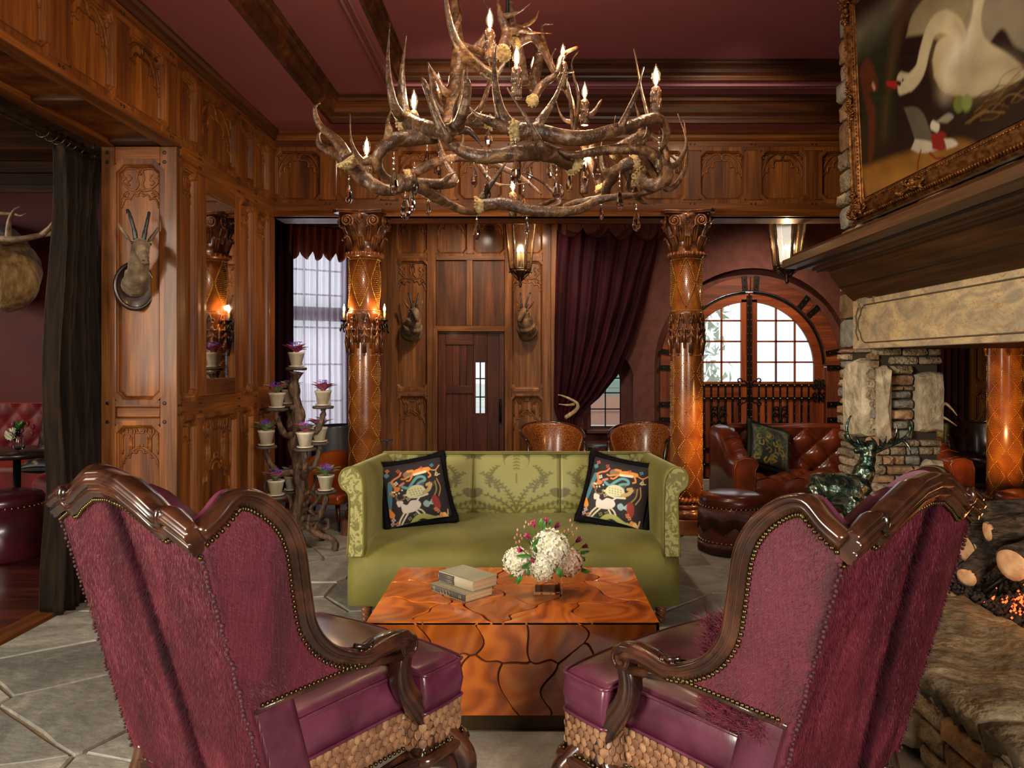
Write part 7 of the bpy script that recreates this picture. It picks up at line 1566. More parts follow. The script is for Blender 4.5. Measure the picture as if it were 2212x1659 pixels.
# ================================================================ MOUNTED HEADS
def remesh(o, vs=.006, smooth=3):
    md = o.modifiers.new('rm', 'REMESH'); md.mode = 'VOXEL'; md.voxel_size = vs; md.use_smooth_shade = True
    if smooth: ms = o.modifiers.new('sm', 'SMOOTH'); ms.iterations = smooth; ms.factor = .6
    return o
M_CHAM = P('chamois_hair', '#4a3a2a', '#8a7355', rough=.85, sc=(12, 12, 12), det=6, c3='#6a563e', bump=.6, bsc=(90, 90, 40), bdist=.004, sheen=.2)
M_HORN = P('dark_horn', '#0f1012', '#2e3034', rough=.35, sc=(20, 20, 90)); M_PALE = P('pale_hair', '#9a8058', '#c8ab78', rough=.8, sc=(40, 40, 10), bump=.4, bsc=(120, 120, 20), bdist=.003); M_EYE = P('glass_eye', '#0a0705', rough=.08, coat=1)
def chamois(label, loc, rz, plaque=True, k=1.0, col=None):
    """local: wall plane y=0, head towards -y"""
    t = thing('mounted_chamois_head', label, 'mounted head', loc, rz); m = MB(); M0 = Matrix.Scale(k, 4)
    m.tube(catmull([(0, .0, -.03), (0, -.06, -.0), (0, -.12, .07), (0, -.15, .15), (0, -.17, .20)], 5), ([.082]*4+[.075]*5+[.062]*5+[.052]*7) if plaque else ([.135]*4+[.125]*5+[.10]*5+[.07]*7), 14, M=M0)
    m.tube(catmull([(0, -.13, .215), (0, -.19, .205), (0, -.25, .165), (0, -.30, .120), (0, -.325, .098)], 5), [.048]*4+[.050]*4+[.040]*4+[.030]*5+[.024]*4, 14, M=M0)
    m.ball((0, -.17, .205), (.052, .06, .050), 12, 8, M=M0); m.ball((0, -.325, .092), (.026, .022, .022), 10, 6, M=M0)
    for s_ in (-1, 1): m.ball((s_*.04, -.205, .215), (.016, .022, .014), 8, 6, M=M0)
    remesh(m.build('head', col or M_CHAM, t), .006*k)
    for s_ in (-1, 1):
        m = MB(); E = [(s_*.045, -.14, .235), (s_*.075, -.135, .275), (s_*.105, -.13, .325), (s_*.112, -.13, .355)]; m.tube(catmull(E, 4), [.012]*2+[.026]*4+[.022]*3+[.014]*2+[.003]*2, 8, sq=.45, M=M0); m.build('ear', col or M_CHAM, t)
        m = MB(); m.tube(catmull([(s_*.022, -.165, .245), (s_*.030, -.165, .30), (s_*.045, -.155, .37), (s_*.058, -.135, .425), (s_*.062, -.110, .435), (s_*.062, -.095, .415)], 5), [.014]*6+[.011]*6+[.009]*5+[.006]*5+[.003]*4, 10, M=M0); m.build('horn', M_HORN, t)
        m = MB(); m.ball((s_*.050, -.213, .218), .009, 10, 6, M=M0); m.build('eye', M_EYE, t)
        m = MB(); m.ball((s_*.013, -.343, .098), (.006, .005, .004), 6, 4, M=M0); m.build('nostril', M_EYE, t)
    m = MB(); m.tube([(-.018, -.338, .078), (0, -.346, .074), (.018, -.338, .078), (.03, -.31, .085)], .002, 4, M=M0); m.build('mouth', M_EYE, t)
    if plaque:
        Mq = basis((0, .0, -.03), (1, 0, 0), (0, 0, 1), (0, -1, 0)) @ Matrix.Scale(1.3, 4, (0, 1, 0)) @ Matrix.Scale(k, 4)
        m = MB(); m.lathe([(.122, .0), (.122, .012), (.112, .022), (.104, .016), (.098, .012), (.001, .012)], 36, M=Mq); m.build('plaque', P('plaque_wood', '#170b08', '#2c1712', rough=.35, coat=.4, sc=(6, 6, 6)), t)
    return t
chamois('large pale brown chamois head on a dark oval plaque on the wooden pier', (-2.53, 4.755, 2.03), math.radians(38))
M_CH2 = P('brown_chamois_hair', '#3c2616', '#7a5836', rough=.85, sc=(12, 12, 12), det=5, c3='#5a3f26', bump=.6, bsc=(120, 120, 20), bdist=.004)
chamois('small horned chamois head left of the panelled door', (bx_(888), BY, bz_(712)), math.radians(22), False, 1.05, M_CHAM); chamois('small dark horned chamois head right of the panelled door', (bx_(1142), BY, bz_(712)), math.radians(-20), False, 1.05, M_CH2)
# elk head in the booth
ek = thing('mounted_elk_head', 'big elk head with spreading antlers on the booth wall', 'mounted head', W(0, 590, 8.2)); m = MB()
def eW(px, py, Y): return W(px, py, Y)
m.tube([eW(-20, 560, 8.25), eW(-15, 575, 7.9), eW(5, 585, 7.6), eW(15, 600, 7.35)], [.42, .40, .36, .26], 18); m.ball(eW(12, 610, 7.45), (.31, .25, .30), 16, 12); m.tube([eW(-15, 580, 7.5), eW(-50, 520, 7.2), eW(-110, 560, 7.0)], [.24, .2, .12], 14)
remesh(m.build('head', P('elk_hair', '#8a6838', '#d0a870', rough=.9, sc=(20, 20, 7), det=6, c3='#ac8650', bump=.8, bsc=(60, 60, 14), bdist=.01, sheen=.3), ek, world=True), .015, 4)
m = MB(); m.tube([eW(0, 528, 7.3), eW(22, 522, 7.25), eW(34, 518, 7.25)], [.045, .05, .005], 10, sq=.4); m.build('ear', P('elk_ear', '#a07c58', '#c8a482', rough=.8, sc=(20, 20, 20)), ek, world=True)
m = MB(); r = lambda n, a, b: [a+(b-a)*i/(n-1) for i in range(n)]
for L_, a, b in (([(-60, 512, 7.3), (0, 515, 7.2), (40, 517, 7.2), (90, 508, 7.3), (140, 500, 7.4)], .050, .035), ([(18, 516, 7.2), (20, 480, 7.15), (30, 455, 7.1), (44, 446, 7.1)], .042, .008), ([(90, 508, 7.3), (108, 490, 7.25), (122, 465, 7.2)], .042, .008), ([(108, 492, 7.3), (122, 480, 7.3), (130, 470, 7.3)], .03, .008), ([(-40, 462, 7.5), (0, 461, 7.5), (30, 462, 7.5), (45, 466, 7.4), (58, 460, 7.4)], .035, .006)):
    q = catmull([eW(*p) for p in L_], 5); m.tube(q, r(len(q), a*.75, b*.7), 9)
m.build('antlers', P('elk_antler', '#8a6a4c', '#c8a688', rough=.5, sc=(14, 14, 14), bump=.4, bdist=.004), ek, world=True)
# ================================================================ PLANT STAND AND VIOLETS
M_FAUX = P('faux_bark', '#2e211a', '#85654a', rough=.65, sc=(16, 16, 5), det=7, dist=1.2, c3='#5a4434', bump=1, bsc=(40, 40, 9), bdist=.02)
PSY = 6.0; ps = thing('plant_stand', 'branching tree-trunk plant stand holding pots of violets', 'plant stand', (-1.89, PSY, 0))
m = MB(); trk = catmull([W(645, 1190, PSY), W(640, 1120, PSY), W(650, 1050, PSY), W(637, 970, PSY), W(645, 900, PSY), W(636, 840, PSY), W(640, 803, PSY)], 6); m.tube(trk, [.055-.018*i/(len(trk)-1)+.008*math.sin(i*1.1) for i in range(len(trk)-1)]+[.06], 14, rough=.12)
for px, py in ((640, 880), (646, 935), (642, 1010), (650, 1090), (645, 1140)): c = W(px+random.choice((-8, 8)), py, PSY-.03); m.ball(c, .022, 8, 5)
m.build('trunk', M_FAUX, ps, world=True)
trays = [(640, 797, PSY), (598, 885, PSY-.15), (626, 876, PSY+.22), (698, 880, PSY-.05), (575, 966, PSY-.1), (659, 971, PSY-.30), (690, 958, PSY+.05), (596, 1074, PSY-.25), (630, 1062, PSY+.25), (704, 1063, PSY-.15)]
for i, (px, py, Y) in enumerate(trays):
    c = W(px, py, Y); m = MB(); m.lathe([(.055, -.012), (.078, -.010), (.084, -.002), (.084, .008), (.078, .012), (.06, .008)], 24, M=Matrix.Translation(c)); m.build('tray', P('tray_grey', '#3c342c', '#5c5044', rough=.6, sc=(20, 20, 20)), ps, world=True)
    if i:
        j = W(645, py+62, PSY); k2 = (c+j)/2; q = catmull([c+Vector((0, 0, -.01)), c+Vector((.0, 0, -.06)), Vector((k2.x*.6+c.x*.4, k2.y, j.z+.04)), Vector((j.x*.8+c.x*.2, j.y, j.z+.03)), j], 4); n = len(q)
        m = MB(); m.tube(q, [.018+.016*a/(n-1)+.005*math.sin(a*2) for a in range(n)], 9, rough=.1); m.ball(q[n//2], .026, 7, 5); m.build('branch', M_FAUX, ps, world=True)
def footscroll(sx, yo):
    m = MB(); j = lambda x, z: Vector((-1.89+sx*x, PSY+yo*x, z))
    m.tube(catmull([j(.02, .16), j(.08, .20), j(.16, .15), j(.22, .12), j(.30, .10), j(.34, .05), j(.33, .012)], 5), [.028]*14+[.024]*10+[.028]*7, 9, rough=.06)
    m.tube(catmull([j(.04, .14), j(.03, .26), j(.10, .33), j(.17, .27), j(.14, .21), j(.09, .23)], 5), .018, 8, rough=.06); m.tube(catmull([j(.16, .16), j(.20, .24), j(.27, .25), j(.28, .19), j(.24, .17)], 5), .015, 8); m.tube(catmull([j(.03, .30), j(.05, .42), j(.13, .47), j(.19, .41), j(.15, .36)], 5), .016, 8); m.tube(catmull([j(.12, .33), j(.2, .42), j(.25, .52), j(.24, .58)], 5), .016, 8)
    m.build('scrolled_foot', M_FAUX, ps, world=True)
footscroll(1, -.15); footscroll(-.8, -.5); footscroll(.4, .9)
M_POT = P('clay_pot', '#b5a68c', '#dcd0b8', rough=.75, sc=(12, 12, 6), c3='#c9bca0', bump=.2, bsc=(60, 60, 60)); M_SOIL = P('soil', '#2a1a10', rough=1)
M_VLG = P('violet_leaf_green', '#55783a', '#95a86a', rough=.6, sc=(30, 30, 30), rand=.2); M_VLP = P('violet_leaf_pink', '#9a3854', '#d0708a', rough=.6, sc=(30, 30, 30), rand=.2); M_VIO = P('violet_petal', '#7038c0', '#a870ea', rough=.5, sc=(60, 60, 60))
vtab = {}
def violet(c, label, kind, seed, yaw=0):
    t = thing('potted_violet', label, 'potted plant', c, yaw, 'potted violets on the plant stand'); kids = vtab.get(kind)
    if kids is None:
        r_ = random.Random(seed); kids = []
        m = MB(); m.lathe([(.040, .0), (.058, .003), (.064, .014), (.060, .014), (.052, .008)], 22); kids.append(m.build('saucer', M_POT, t))
        m = MB(); m.lathe([(.040, .008), (.062, .105), (.066, .107), (.067, .122), (.060, .122), (.056, .108)], 24); kids.append(m.build('pot', M_POT, t))
        m = MB(); m.lathe([(.056, .112), (.001, .116)], 16, caps=False); kids.append(m.build('soil', M_SOIL, t))
        for k in range(12):
            a = k*2*PI/12+r_.uniform(-.2, .2); L_ = r_.uniform(.085, .135); up = r_.uniform(.02, .07); m = MB(); leafmesh(m, (.012*math.cos(a), .012*math.sin(a), .12), (L_*math.cos(a), L_*math.sin(a), .125+up), r_.uniform(.026, .036), curl=.12)
            kids.append(m.build('leaf', (M_VLP if (kind == 'pink' or (kind == 'mixed' and k % 2)) else M_VLG), t))
        m = MB()
        for k in range(26):
            a = r_.uniform(0, 2*PI); q = r_.random()**.5*.048; cc = Vector((q*math.cos(a), q*math.sin(a), .185+r_.uniform(-.015, .03)-q*.3))
            for j in range(5): b = j*2*PI/5+a; m.add([cc, cc+Vector((.011*math.cos(b), .011*math.sin(b), .004)), cc+Vector((.015*math.cos(b+.5), .015*math.sin(b+.5), .001)), cc+Vector((.011*math.cos(b+1), .011*math.sin(b+1), .004))], [(0, 1, 2, 3)])
            m.tube([(0, 0, .12), cc], .0015, 4)
        kids.append(m.build('blossoms', M_VIO, t, kind='stuff')); vtab[kind] = kids
    else:
        for k in kids: d = k.copy(); link(d, t)
for i, (kd, lb) in enumerate([('pink', 'violet with pink leaves on the topmost tray of the plant stand'), ('mixed', 'violet with green and pink leaves on the upper left tray'), ('green', 'half-hidden violet pot behind the trunk on the upper left'), ('pink', 'violet with pink leaves on the upper right tray'), ('green', 'violet with pale green leaves on the far left middle tray'), ('mixed', 'violet on the front centre tray of the plant stand'), ('mixed', 'shaded violet pot just behind the front centre tray'), ('mixed', 'violet on the lowest left tray behind the left chair'), ('green', 'violet pot half hidden behind the trunk near the floor'), ('green', 'violet with dark green leaves on the lowest right tray')]):
    px, py, Y = trays[i]; c = W(px, py, Y)+Vector((0, 0, .013)); violet(c, lb, kd, 3+i, i*.7)
# ================================================================ BACKGROUND SEATING
M_CROC = P('croc_leather', '#5a2a0e', '#a05c22', rough=.3, sc=(70, 70, 70), det=2, coat=.3, bump=.5, bdist=.004, lo=.4, hi=.6); M_DCRO = P('dark_leather', '#1c0d08', '#3a1c10', rough=.3, sc=(20, 20, 20), coat=.3)
def tub(label, loc, rz, mat, group=None):
    t = thing('tub_chair', label, 'armchair', loc, rz, group); R0 = .30
    P_ = []
    for j in range(13):
        v = j/12; row = []
        for i in range(25):
            a = math.radians(-25+230*i/24); e = abs(i/12-1); top = .80-.16*e**2.2; z = .40+(top-.40)*v; rr = R0+.035*v+.02*math.sin(PI*v)*0; rr += .03*v**3
            row.append(Vector((rr*math.cos(a), rr*math.sin(a), z)))
        P_.append(row)
    m = MB(); m.slab(P_, .03); m.build('back_shell', mat, t)
    m = MB(); m.tube([P_[-1][i]+Vector((0, 0, .008)) for i in range(25)], .018, 8); m.tube([P_[-1][0], Vector((.33, -.19, .58)), Vector((.31, -.20, .40)), Vector((.29, -.20, .0))], [.022, .02, .022, .014], 8); m.tube([P_[-1][24], Vector((-.33, -.19, .58)), Vector((-.31, -.20, .40)), Vector((-.29, -.20, .0))], [.022, .02, .022, .014], 8); m.build('wood_rim', M_MAHO, t)
    m = MB(); m.lathe([(.27, .32), (.30, .34), (.30, .41), (.28, .44), (.2, .46), (.001, .465)], 28, M=Matrix.Translation((0, -.03, 0))); m.build('seat', mat, t)
    for s_ in (-1, 1): m = MB(); m.tube([(s_*.2, .2, .34), (s_*.24, .27, 0)], [.02, .013], 8); m.build('leg', M_MAHO, t)
    return t
tub('left tan crocodile leather tub chair behind the green sofa', ((1193-CX)*8.5/F, 8.5, 0), math.radians(14), M_CROC, 'tan leather tub chairs'); tub('right tan crocodile leather tub chair behind the green sofa', ((1384-CX)*8.5/F, 8.5, 0), math.radians(-22), M_CROC, 'tan leather tub chairs')
tub('dark leather tub chair seen through the fireplace', (5.32, 8.7, 0), math.radians(-30), M_DCRO)
M_GREY = P('grey_metal', '#4c5158', '#5e646c', rough=.3, metal=.6, sc=(4, 4, 4))
gt = thing('side_table', 'small round grey side table between the tub chairs', 'side table', ((1286-CX)*8.9/F, 8.9, 0)); zt = EYE-(962-CY)*8.9/F; m = MB(); m.lathe([(.17, zt-.012), (.172, zt-.006), (.172, zt), (.001, zt)], 28); m.build('table_top', M_GREY, gt)
for a in (0, 2.1, 4.2): m = MB(); m.tube([(.13*math.cos(a), .13*math.sin(a), zt-.012), (.16*math.cos(a), .16*math.sin(a), 0)], .008, 6); m.build('leg', M_GREY, gt)
g2 = thing('ashtray_stand', 'thin metal stand with a small round top right of the left column', 'side table', ((835-CX)*7.6/F, 7.6, 0)); z2 = EYE-(950-CY)*7.6/F; m = MB(); m.lathe([(.06, z2-.01), (.075, z2), (.001, z2)], 20); m.build('table_top', M_GREY, g2); m = MB(); m.tube([(0, 0, 0), (0, 0, z2-.01)], .008, 6); m.lathe([(.09, 0), (.09, .012), (.001, .014)], 20); m.build('pedestal', M_GREY, g2)
# blue armchair and orange chair behind the stand
M_NAVY = P('navy_leather', '#0e1826', '#1c2c40', rough=.35, sc=(5, 5, 5), coat=.2)
bc_ = thing('blue_armchair', 'dark blue armchair half hidden behind the left column', 'armchair', ((735-CX)*7.9/F, 7.9, 0), math.radians(20)); m = MB()
P_ = [[Vector((-.27+.54*i/10, .22-.05*math.sin(PI*i/10)+.1*j/8, .46+.38*j/8-.05*(abs(i/5-1)**3)*(j/8))) for i in range(11)] for j in range(9)]; m.slab(P_, -.05); m.build('backrest', M_NAVY, bc_)
m = MB(); m.frust(-.28, .28, -.28, .26, .36, .46, .02); m.build('seat', P('blue_seat', '#1e3448', '#2e4a62', rough=.4, sc=(5, 5, 5)), bc_, bevel=.03, seg=3)
for a, b in ((-.26, -.25), (.26, -.25), (-.26, .25), (.26, .25)): m = MB(); m.tube([(a, b, .36), (a*1.1, b*1.1, 0)], [.02, .012], 8); m.build('leg', M_MAHO, bc_)
M_ORL = P('orange_leather', '#8a3a12', '#b0561e', rough=.3, sc=(5, 5, 5), coat=.3)
oc = thing('orange_lounge_chair', 'orange leather shell chair behind the plant stand', 'armchair', ((690-CX)*6.75/F, 6.95, 0), math.radians(-15)); m = MB()
P_ = [[Vector(((-.38+.76*i/12)*(1-.25*j/10), .05+.18*(1-math.cos((i/12-.5)*2.2))*-1+.25*j/10, .24+.34*j/10+.07*math.sin(PI*i/12)*j/10)) for i in range(13)] for j in range(11)]; m.slab(P_, -.035); m.build('shell', M_ORL, oc)
m = MB(); m.frust(-.3, .3, -.28, .12, .24, .32, .02); m.build('seat', M_ORL, oc, bevel=.02)
for a, b in ((-.25, -.22), (.25, -.22), (-.25, .15), (.25, .15)): m = MB(); m.tube([(a, b, .24), (a*1.15, b*1.15, 0)], [.022, .012], 8); m.build('leg', M_MAHO, oc)
# ---- brown chesterfield
M_CHE = P('chestnut_leather', '#5a2410', '#84391c', rough=.28, sc=(5, 5, 5), coat=.35, bump=.08, bsc=(120, 120, 120), bdist=.002)
bs = thing('chesterfield_sofa', 'brown leather chesterfield sofa with deep buttons in front of the arched door', 'sofa', (3.06, 6.98, 0)); HB = 1.13
def tuft(s, v, du, dv):
    a, b = s/du+v/dv, s/du-v/dv; return (abs(math.sin(PI*a))*abs(math.sin(PI*b)))**.5
NU, NV = 110, 40
m = MB(); du, dv = .235, .27; m.surf([[Vector((x, .80-.13*v/.45-.0-.075*tuft(x+.06, v, .30, .30), .40+v)) for x in np.linspace(-.95, .95, NU)] for v in np.linspace(0, .44, NV)]); m.build('tufted_back', M_CHE, bs)
m = MB(); m.surf([[Vector((x, y, .36+.07*tuft(x+.06, y, .30, .40))) for x in np.linspace(-.95, .95, NU)] for y in np.linspace(-.0, .75, 34)]); m.surf([[Vector((x, -.015*math.sin(PI*k/8)-.01, .20+.17*k/8+.055*(k/8)*tuft(x+.06, 0.0, .30, .40))) for x in np.linspace(-.95, .95, NU)] for k in range(9)]); m.build('tufted_seat', M_CHE, bs)
m = MB(); m.bx(-.97, .97, .84, 1.0, .1, .84); m.bx(-.95, .95, .0, .9, .1, .30); m.build('base', M_CHE, bs, bevel=.03, seg=3)
for sx in (-1, 1):
    m = MB(); R = []
    for k in range(15):
        y = -.02+1.0*k/14; top = .60+.245*sm(np.array((k/14-.15)/.6))*1.0; top = float(top); R.append([(sx*x, y, z) for x, z in ((.93, .10), (.93, top-.12), (.90, top-.05), (.93, top+.0), (1.02, top+.015), (1.10, top-.01), (1.13, top-.08), (1.12, top-.2), (1.12, .10))])
    m.rings(R[::sx], sm=True); m.build('arm', M_CHE, bs)
    m = MB(); m.tube([(sx*x, -.025, z) for x, z in ((.93, .12), (.93, .50), (.90, .56), (.94, .605), (1.03, .615), (1.10, .59), (1.125, .52), (1.115, .12))], .008, 6)
    for q in range(5): m.tube([(sx*.92, .06+q*.14, .60+.05*q), (sx*1.0, .05+q*.14, .625+.05*q), (sx*1.1, .04+q*.14, .60+.05*q)], .004, 5)
    m.build('arm_piping', M_CHE, bs)
    for yy in (.05, .92): m = MB(); m.lathe([(.03, .1), (.022, .0)], 12, M=T(sx*1.05, yy, 0)); m.build('leg', M_BLK, bs)
m = MB(); m.tube([(-.97, .80, .845), (.97, .80, .845)], .035, 10); m.build('top_roll', M_CHE, bs)
bt = None
for j in range(3):
    for i in range(-4, 5):
        x = i*.30+(.15 if j % 2 else 0)-.06; v = .0+j*.15+.0
        if abs(x) > .93: continue
        Mx = T(x, .80-.13*v/.45+.005, .40+v)
        if bt is None: q = MB(); q.ball((0, 0, 0), (.014, .008, .014), 8, 5); bt = q.build('button', M_CHE, bs); bt.matrix_basis = Mx
        else: inst(bt, bs, Mx)
def paisley(U, V):
    C = np.zeros(U.shape+(3,)); C[:] = np.array(srgb('#141a0e')); Q = np.stack([U, V], -1); r = np.random.RandomState(4)
    for k in range(70):
        x, y = r.uniform(.02, .98, 2); a = r.uniform(0, 6); col = r.choice(['#8a7432', '#5c6a2a', '#a88c40', '#3c4a20', '#2a3016']); lay(stroke(Q, [tuple(q) for q in catmull([(x, y), (x+.08*math.cos(a), y+.08*math.sin(a)), (x+.14*math.cos(a+.8), y+.14*math.sin(a+.8)), (x+.1*math.cos(a+1.8), y+.1*math.sin(a+1.8))], 4)], r.uniform(.006, .022), .02), col, C)
    return C
M_OLVF = P('olive_fringe', '#1a1e0c', '#2c3012', rough=.7, sc=(60, 60, 60))
pb = make_pillow('dark green and gold scroll pillow on the brown chesterfield', .46, paisley, vcol_mat('brocade', rough=.5, sheen=.3), M_OLVF, True, 90); pb.location = (2.42, 7.48, .66); pb.rotation_euler = (math.radians(-24), math.radians(16), math.radians(12))
pb2 = copy_tree(pb); pb2['label'] = 'green pillow edge showing beside the stone pier on the chesterfield'; pb2.location = (4.02, 7.60, .66); pb2.rotation_euler = (math.radians(-20), 0, math.radians(-30))
# ---- ottomans
M_OTT = P('ottoman_leather', '#40190f', '#5e2a1c', rough=.28, sc=(5, 5, 5), coat=.4)
def ottoman(label, loc, R=.257, H_=.46, fringe=True, mat=None, rz=0):
    mat = mat or M_OTT; t = thing('round_ottoman', label, 'ottoman', loc, rz); m = MB(); m.lathe([(R*.96, .0), (R, .02), (R*1.02, .2), (R*.99, H_-.09)], 40); m.build('body', mat, t)
    m = MB(); m.lathe([(R*.98, H_-.095), (R*1.01, H_-.07), (R*1.01, H_-.03), (R*.95, H_-.008), (R*.7, H_+.012), (R*.3, H_+.018), (.001, H_+.02)], 40); m.build('top_cushion', mat, t)
    n0 = MB(); n0.ball((0, 0, 0), .0062, 6, 4); nb_ = None
    for z in ((H_-.085, .105) if fringe else (H_-.085,)):
        for k in range(44):
            a = 2*PI*k/44; Mx = T(R*1.015*math.cos(a), R*1.015*math.sin(a), z)
            if nb_ is None: nb_ = n0.build('nailhead', M_GOLD, t); nb_.matrix_basis = Mx
            else: inst(nb_, t, Mx)
    if fringe:
        m = MB()
        for k in range(230):
            a = 2*PI*k/230; L_ = .13+.07*abs(((k/230*9) % 1)*2-1); r1 = R*1.03
            for z0, ll in ((H_-.095, L_), (.095, .075)): m.tube([(r1*math.cos(a), r1*math.sin(a), z0), ((r1+.004)*math.cos(a+random.uniform(-.005, .005)), (r1+.004)*math.sin(a), z0-ll)], .0028, 4)
        m.build('leather_fringe', mat, t, kind='stuff')
    return t
o1 = ottoman('brown fringed leather drum ottoman in front of the chesterfield', ((1581-CX)*5.97/F, 5.97, 0)); o2 = copy_tree(o1); o2.location = (4.05, 5.95, 0); o2['label'] = 'fringed leather ottoman behind the logs at the right edge'
M_PLUM = P('plum_leather', '#38101a', '#541c2a', rough=.3, sc=(5, 5, 5), coat=.4)
o3 = ottoman('round plum leather ottoman with brass nails in the booth', (-4.10, 5.75, 0), .29, .50, False, M_PLUM); m = MB(); m.lathe([(.25, 0), (.25, .03), (.24, .035)], 30); 
# ================================================================ BOOTH
M_REDV = P('banquette_velvet', '#5a0c10', '#7c1418', rough=.6, sc=(4, 4, 4), sheen=.6, sheentint='#ff5a40')
bq = thing('banquette', 'red velvet banquette with diamond-quilted back in the booth', 'banquette', (-5.4, 7.8, 0)); m = MB(); m.surf([[Vector((x, 8.16-.05*tuft(x, z, .24, .28), z)) for x in np.linspace(-7.5, -3.56, 160)] for z in np.linspace(.42, 1.07, 26)]); m.bx(-7.5, -3.56, 8.17, 8.29, 0, 1.07); m.build('quilted_back', M_REDV, bq, world=True)
m = MB(); m.bx(-7.5, -3.56, 7.42, 8.2, .12, .48); m.build('seat', M_REDV, bq, world=True, bevel=.06, seg=3)
m = MB(); m.lathe([(.40, .10), (.43, .13), (.44, .40), (.40, .47), (.3, .49), (.001, .49)], 36, M=T(-4.2, 7.05, 0)); m.build('round_end', M_REDV, bq, world=True)
bt_ = thing('bistro_table', 'round dark bistro table in the booth', 'table', (-4.49, 6.5, 0)); m = MB(); m.lathe([(.38, .70), (.40, .715), (.40, .742), (.39, .75), (.001, .75)], 40); m.build('table_top', P('dark_table_top', '#1a1210', '#2c201c', rough=.3, sc=(3, 3, 3), coat=.3), bt_)
m = MB(); m.lathe([(.03, .70), (.03, .03), (.2, .02), (.22, 0)], 20); m.build('pedestal', P('gunmetal', '#2c2e30', rough=.3, metal=.8), bt_)
# booth vase
vb = thing('small_glass_vase', 'small clear egg-shaped vase on the booth table', 'vase', W(40, 980, 6.42)); zb = .752; vb.location.z = zb; m = MB(); m.lathe([(.028, .0), (.046, .02), (.052, .06), (.045, .11), (.028, .16), (.022, .185), (.020, .185), (.026, .16), (.042, .11), (.048, .06), (.042, .022), (.001, .012)], 24, caps=False); m.build('vase_body', M_GL, vb)
hb = thing('white_peony', 'sunlit white bloom in the small booth vase', 'flower', W(27, 938, 6.42)); m = MB()
for k in range(60): z = 1-2*(k+.5)/60; a = k*2.4; s_ = math.sqrt(1-z*z); d = Vector((s_*math.cos(a), s_*math.sin(a), z)); leafmesh(m, d*.03, d*.062, .02, up=d.orthogonal())
m.build('petals', M_PETW, hb, kind='stuff'); m = MB(); m.tube([(0, 0, -.04), Vector((vb.location.x, 6.42, zb+.05))-hb.location], .003, 5); m.build('stem', M_STEM, hb)
lf = thing('foliage_sprig', 'green leaves in the small booth vase', 'leaves', vb.location+Vector((0, 0, .18)))
for k in range(14):
    a = k*.9; m = MB(); leafmesh(m, (0, 0, -.02), (.11*math.cos(a)+.03, .06*math.sin(a), .02+.07*random.random()), .015); m.build('leaf', M_LEAF, lf)
for k, (px, py, wh) in enumerate(((48, 930, 'near the middle of the bunch'), (60, 916, 'highest on the right'), (70, 936, 'lowest on the right'), (28, 918, 'just above the white bloom'), (72, 922, 'farthest to the right'))):
    t = thing('red_tulip_bud', 'closed crimson bud in the booth vase, '+wh, 'flower', W(px, py, 6.42), 0, 'crimson buds in the booth vase'); m = MB(); m.ball((0, 0, 0), (.015, .015, .022), 8, 6); m.build('bud', M_MAG, t); m = MB(); m.tube([(0, 0, -.02), Vector((vb.location.x, 6.42, zb+.12))-t.location], .002, 4); m.build('stem', M_STEM, t)
def floralp(U, V):
    C = np.zeros(U.shape+(3,)); C[:] = np.array(srgb('#120e12')); Q = np.stack([U, V], -1); r = np.random.RandomState(8)
    for k in range(24): x, y = r.uniform(.05, .95, 2); lay(.8*stroke(Q, [(x, y), (x+r.uniform(-.1, .1), y+r.uniform(-.1, .1))], r.uniform(.015, .05), .03), r.choice(['#b8401c', '#8a6a48', '#3c4a44', '#a88a6a', '#5a2a20']), C)
    return C
pf = make_pillow('dark floral pillow on the red banquette behind the booth table', .50, floralp, vcol_mat('floral_satin', rough=.4), M_BLK, False, 70); pf.location = (-4.78, 7.6, .82); pf.rotation_euler = (math.radians(-12), 0, math.radians(-5))
pf2 = copy_tree(pf); pf2['label'] = 'lower dark floral pillow lying on the banquette seat'; pf2.location = (-4.62, 7.25, .57); pf2.rotation_euler = (math.radians(-70), 0, 0)
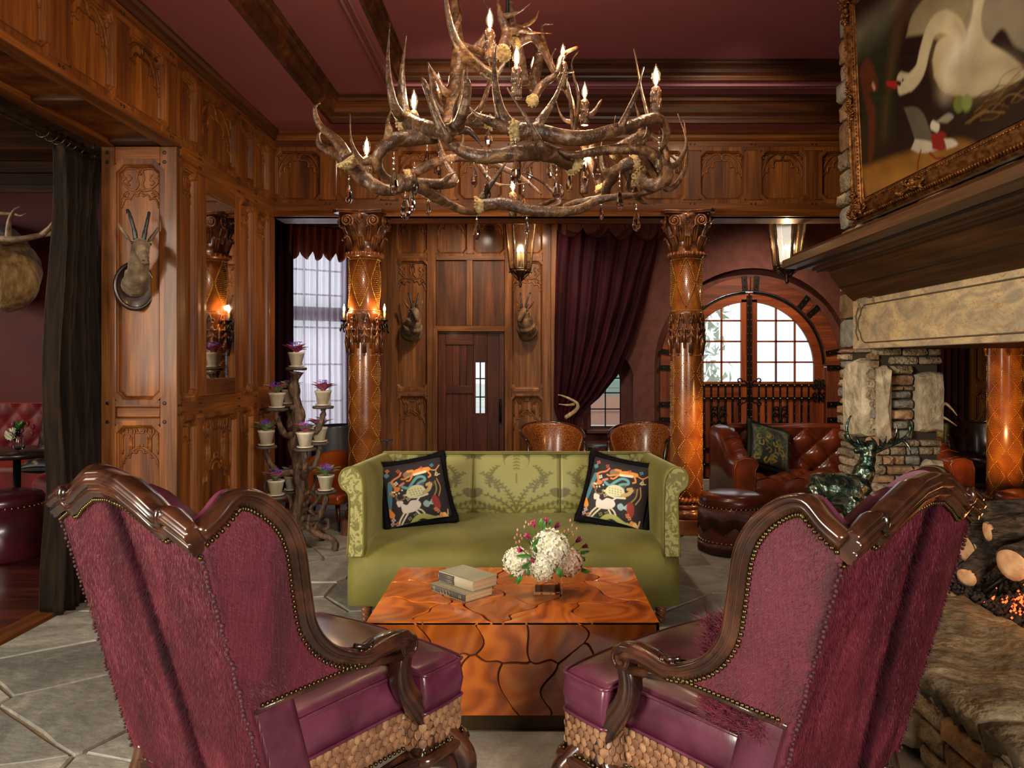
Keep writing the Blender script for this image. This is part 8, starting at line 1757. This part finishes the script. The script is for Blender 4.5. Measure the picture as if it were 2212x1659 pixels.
# ================================================================ BRONZE STAG
M_BRZ = P('bronze_patina', '#2c3a34', '#8c8c78', rough=.25, metal=.85, sc=(14, 14, 14), det=6, dist=1.5, c3='#3a4c42', bump=.7, bsc=(22, 22, 22), bdist=.012)
st = thing('bronze_stag', 'dark green bronze stag statue with branching antlers standing on the hearth', 'statue', (1.73, 3.86, .40)); SYY = 3.86
def sW(px, py, d=0): return W(px, py, SYY+d)
m = MB()
m.tube(catmull([sW(1752, 1068), sW(1772, 1056), sW(1800, 1058), sW(1830, 1062), sW(1852, 1058)], 5), [.05]*4+[.085]*5+[.09]*5+[.088]*5+[.075]*2, 16)
m.tube(catmull([sW(1845, 1055), sW(1862, 1030), sW(1872, 1000), sW(1878, 972)], 5), [.078]*4+[.055]*5+[.042]*4+[.036]*3, 14); m.tube(catmull([sW(1886, 962), sW(1868, 968), sW(1855, 972), sW(1845, 976)], 4), [.032]*4+[.026]*4+[.018]*3+[.015]*2, 12)
m.ball(sW(1880, 964), .034, 12, 8)
for px, dd in ((1765, -.05), (1775, .05), (1842, -.05), (1850, .05)): m.tube(catmull([sW(px, 1075, dd), sW(px-3, 1120, dd), sW(px+4, 1165, dd), sW(px, 1215, dd), sW(px, 1238, dd)], 4), [.05]*4+[.034]*4+[.02]*4+[.016]*5, 10)
m.bx(1.46, 1.80, 3.76, 3.96, .395, .43)
remesh(m.build('body', M_BRZ, st, world=True), .007, 2)
m = MB()
for L_, a in (([(1878, 955, 0), (1860, 945, 0), (1843, 938, 0), (1832, 925, 0), (1829, 905, 0), (1832, 890, 0), (1838, 878, 0)], .017), ([(1888, 955, 0), (1905, 948, 0), (1925, 940, 0), (1945, 932, 0), (1962, 918, 0), (1966, 900, 0), (1960, 885, 0)], .017), ([(1860, 945, 0), (1852, 930, .01), (1850, 922, .02)], .011), ([(1843, 938, 0), (1830, 930, -.03), (1822, 915, -.04)], .011), ([(1925, 940, 0), (1935, 920, .02), (1938, 898, .02)], .011), ([(1895, 952, 0), (1890, 935, -.02), (1882, 925, -.04)], .011), ([(1905, 948, 0), (1912, 935, .02), (1915, 922, .02)], .010), ([(1950, 930, 0), (1962, 942, -.03), (1968, 962, -.04)], .011), ([(1874, 952, 0), (1866, 938, -.03), (1858, 930, -.05)], .009)):
    q = catmull([W(x, y+20, SYY+d) for x, y, d in L_], 5); n = len(q); m.tube(q, [a*(1-.75*i/(n-1)) for i in range(n)], 8)
m.build('antlers', M_BRZ, st, world=True)
for px, py, p2 in ((1893, 965, (1915, 968)), (1872, 955, (1866, 950))): m = MB(); m.tube([sW(px, py), sW((px+p2[0])/2, py), sW(*p2)], [.012, .018, .003], 8, sq=.5); m.build('ear', M_BRZ, st, world=True)
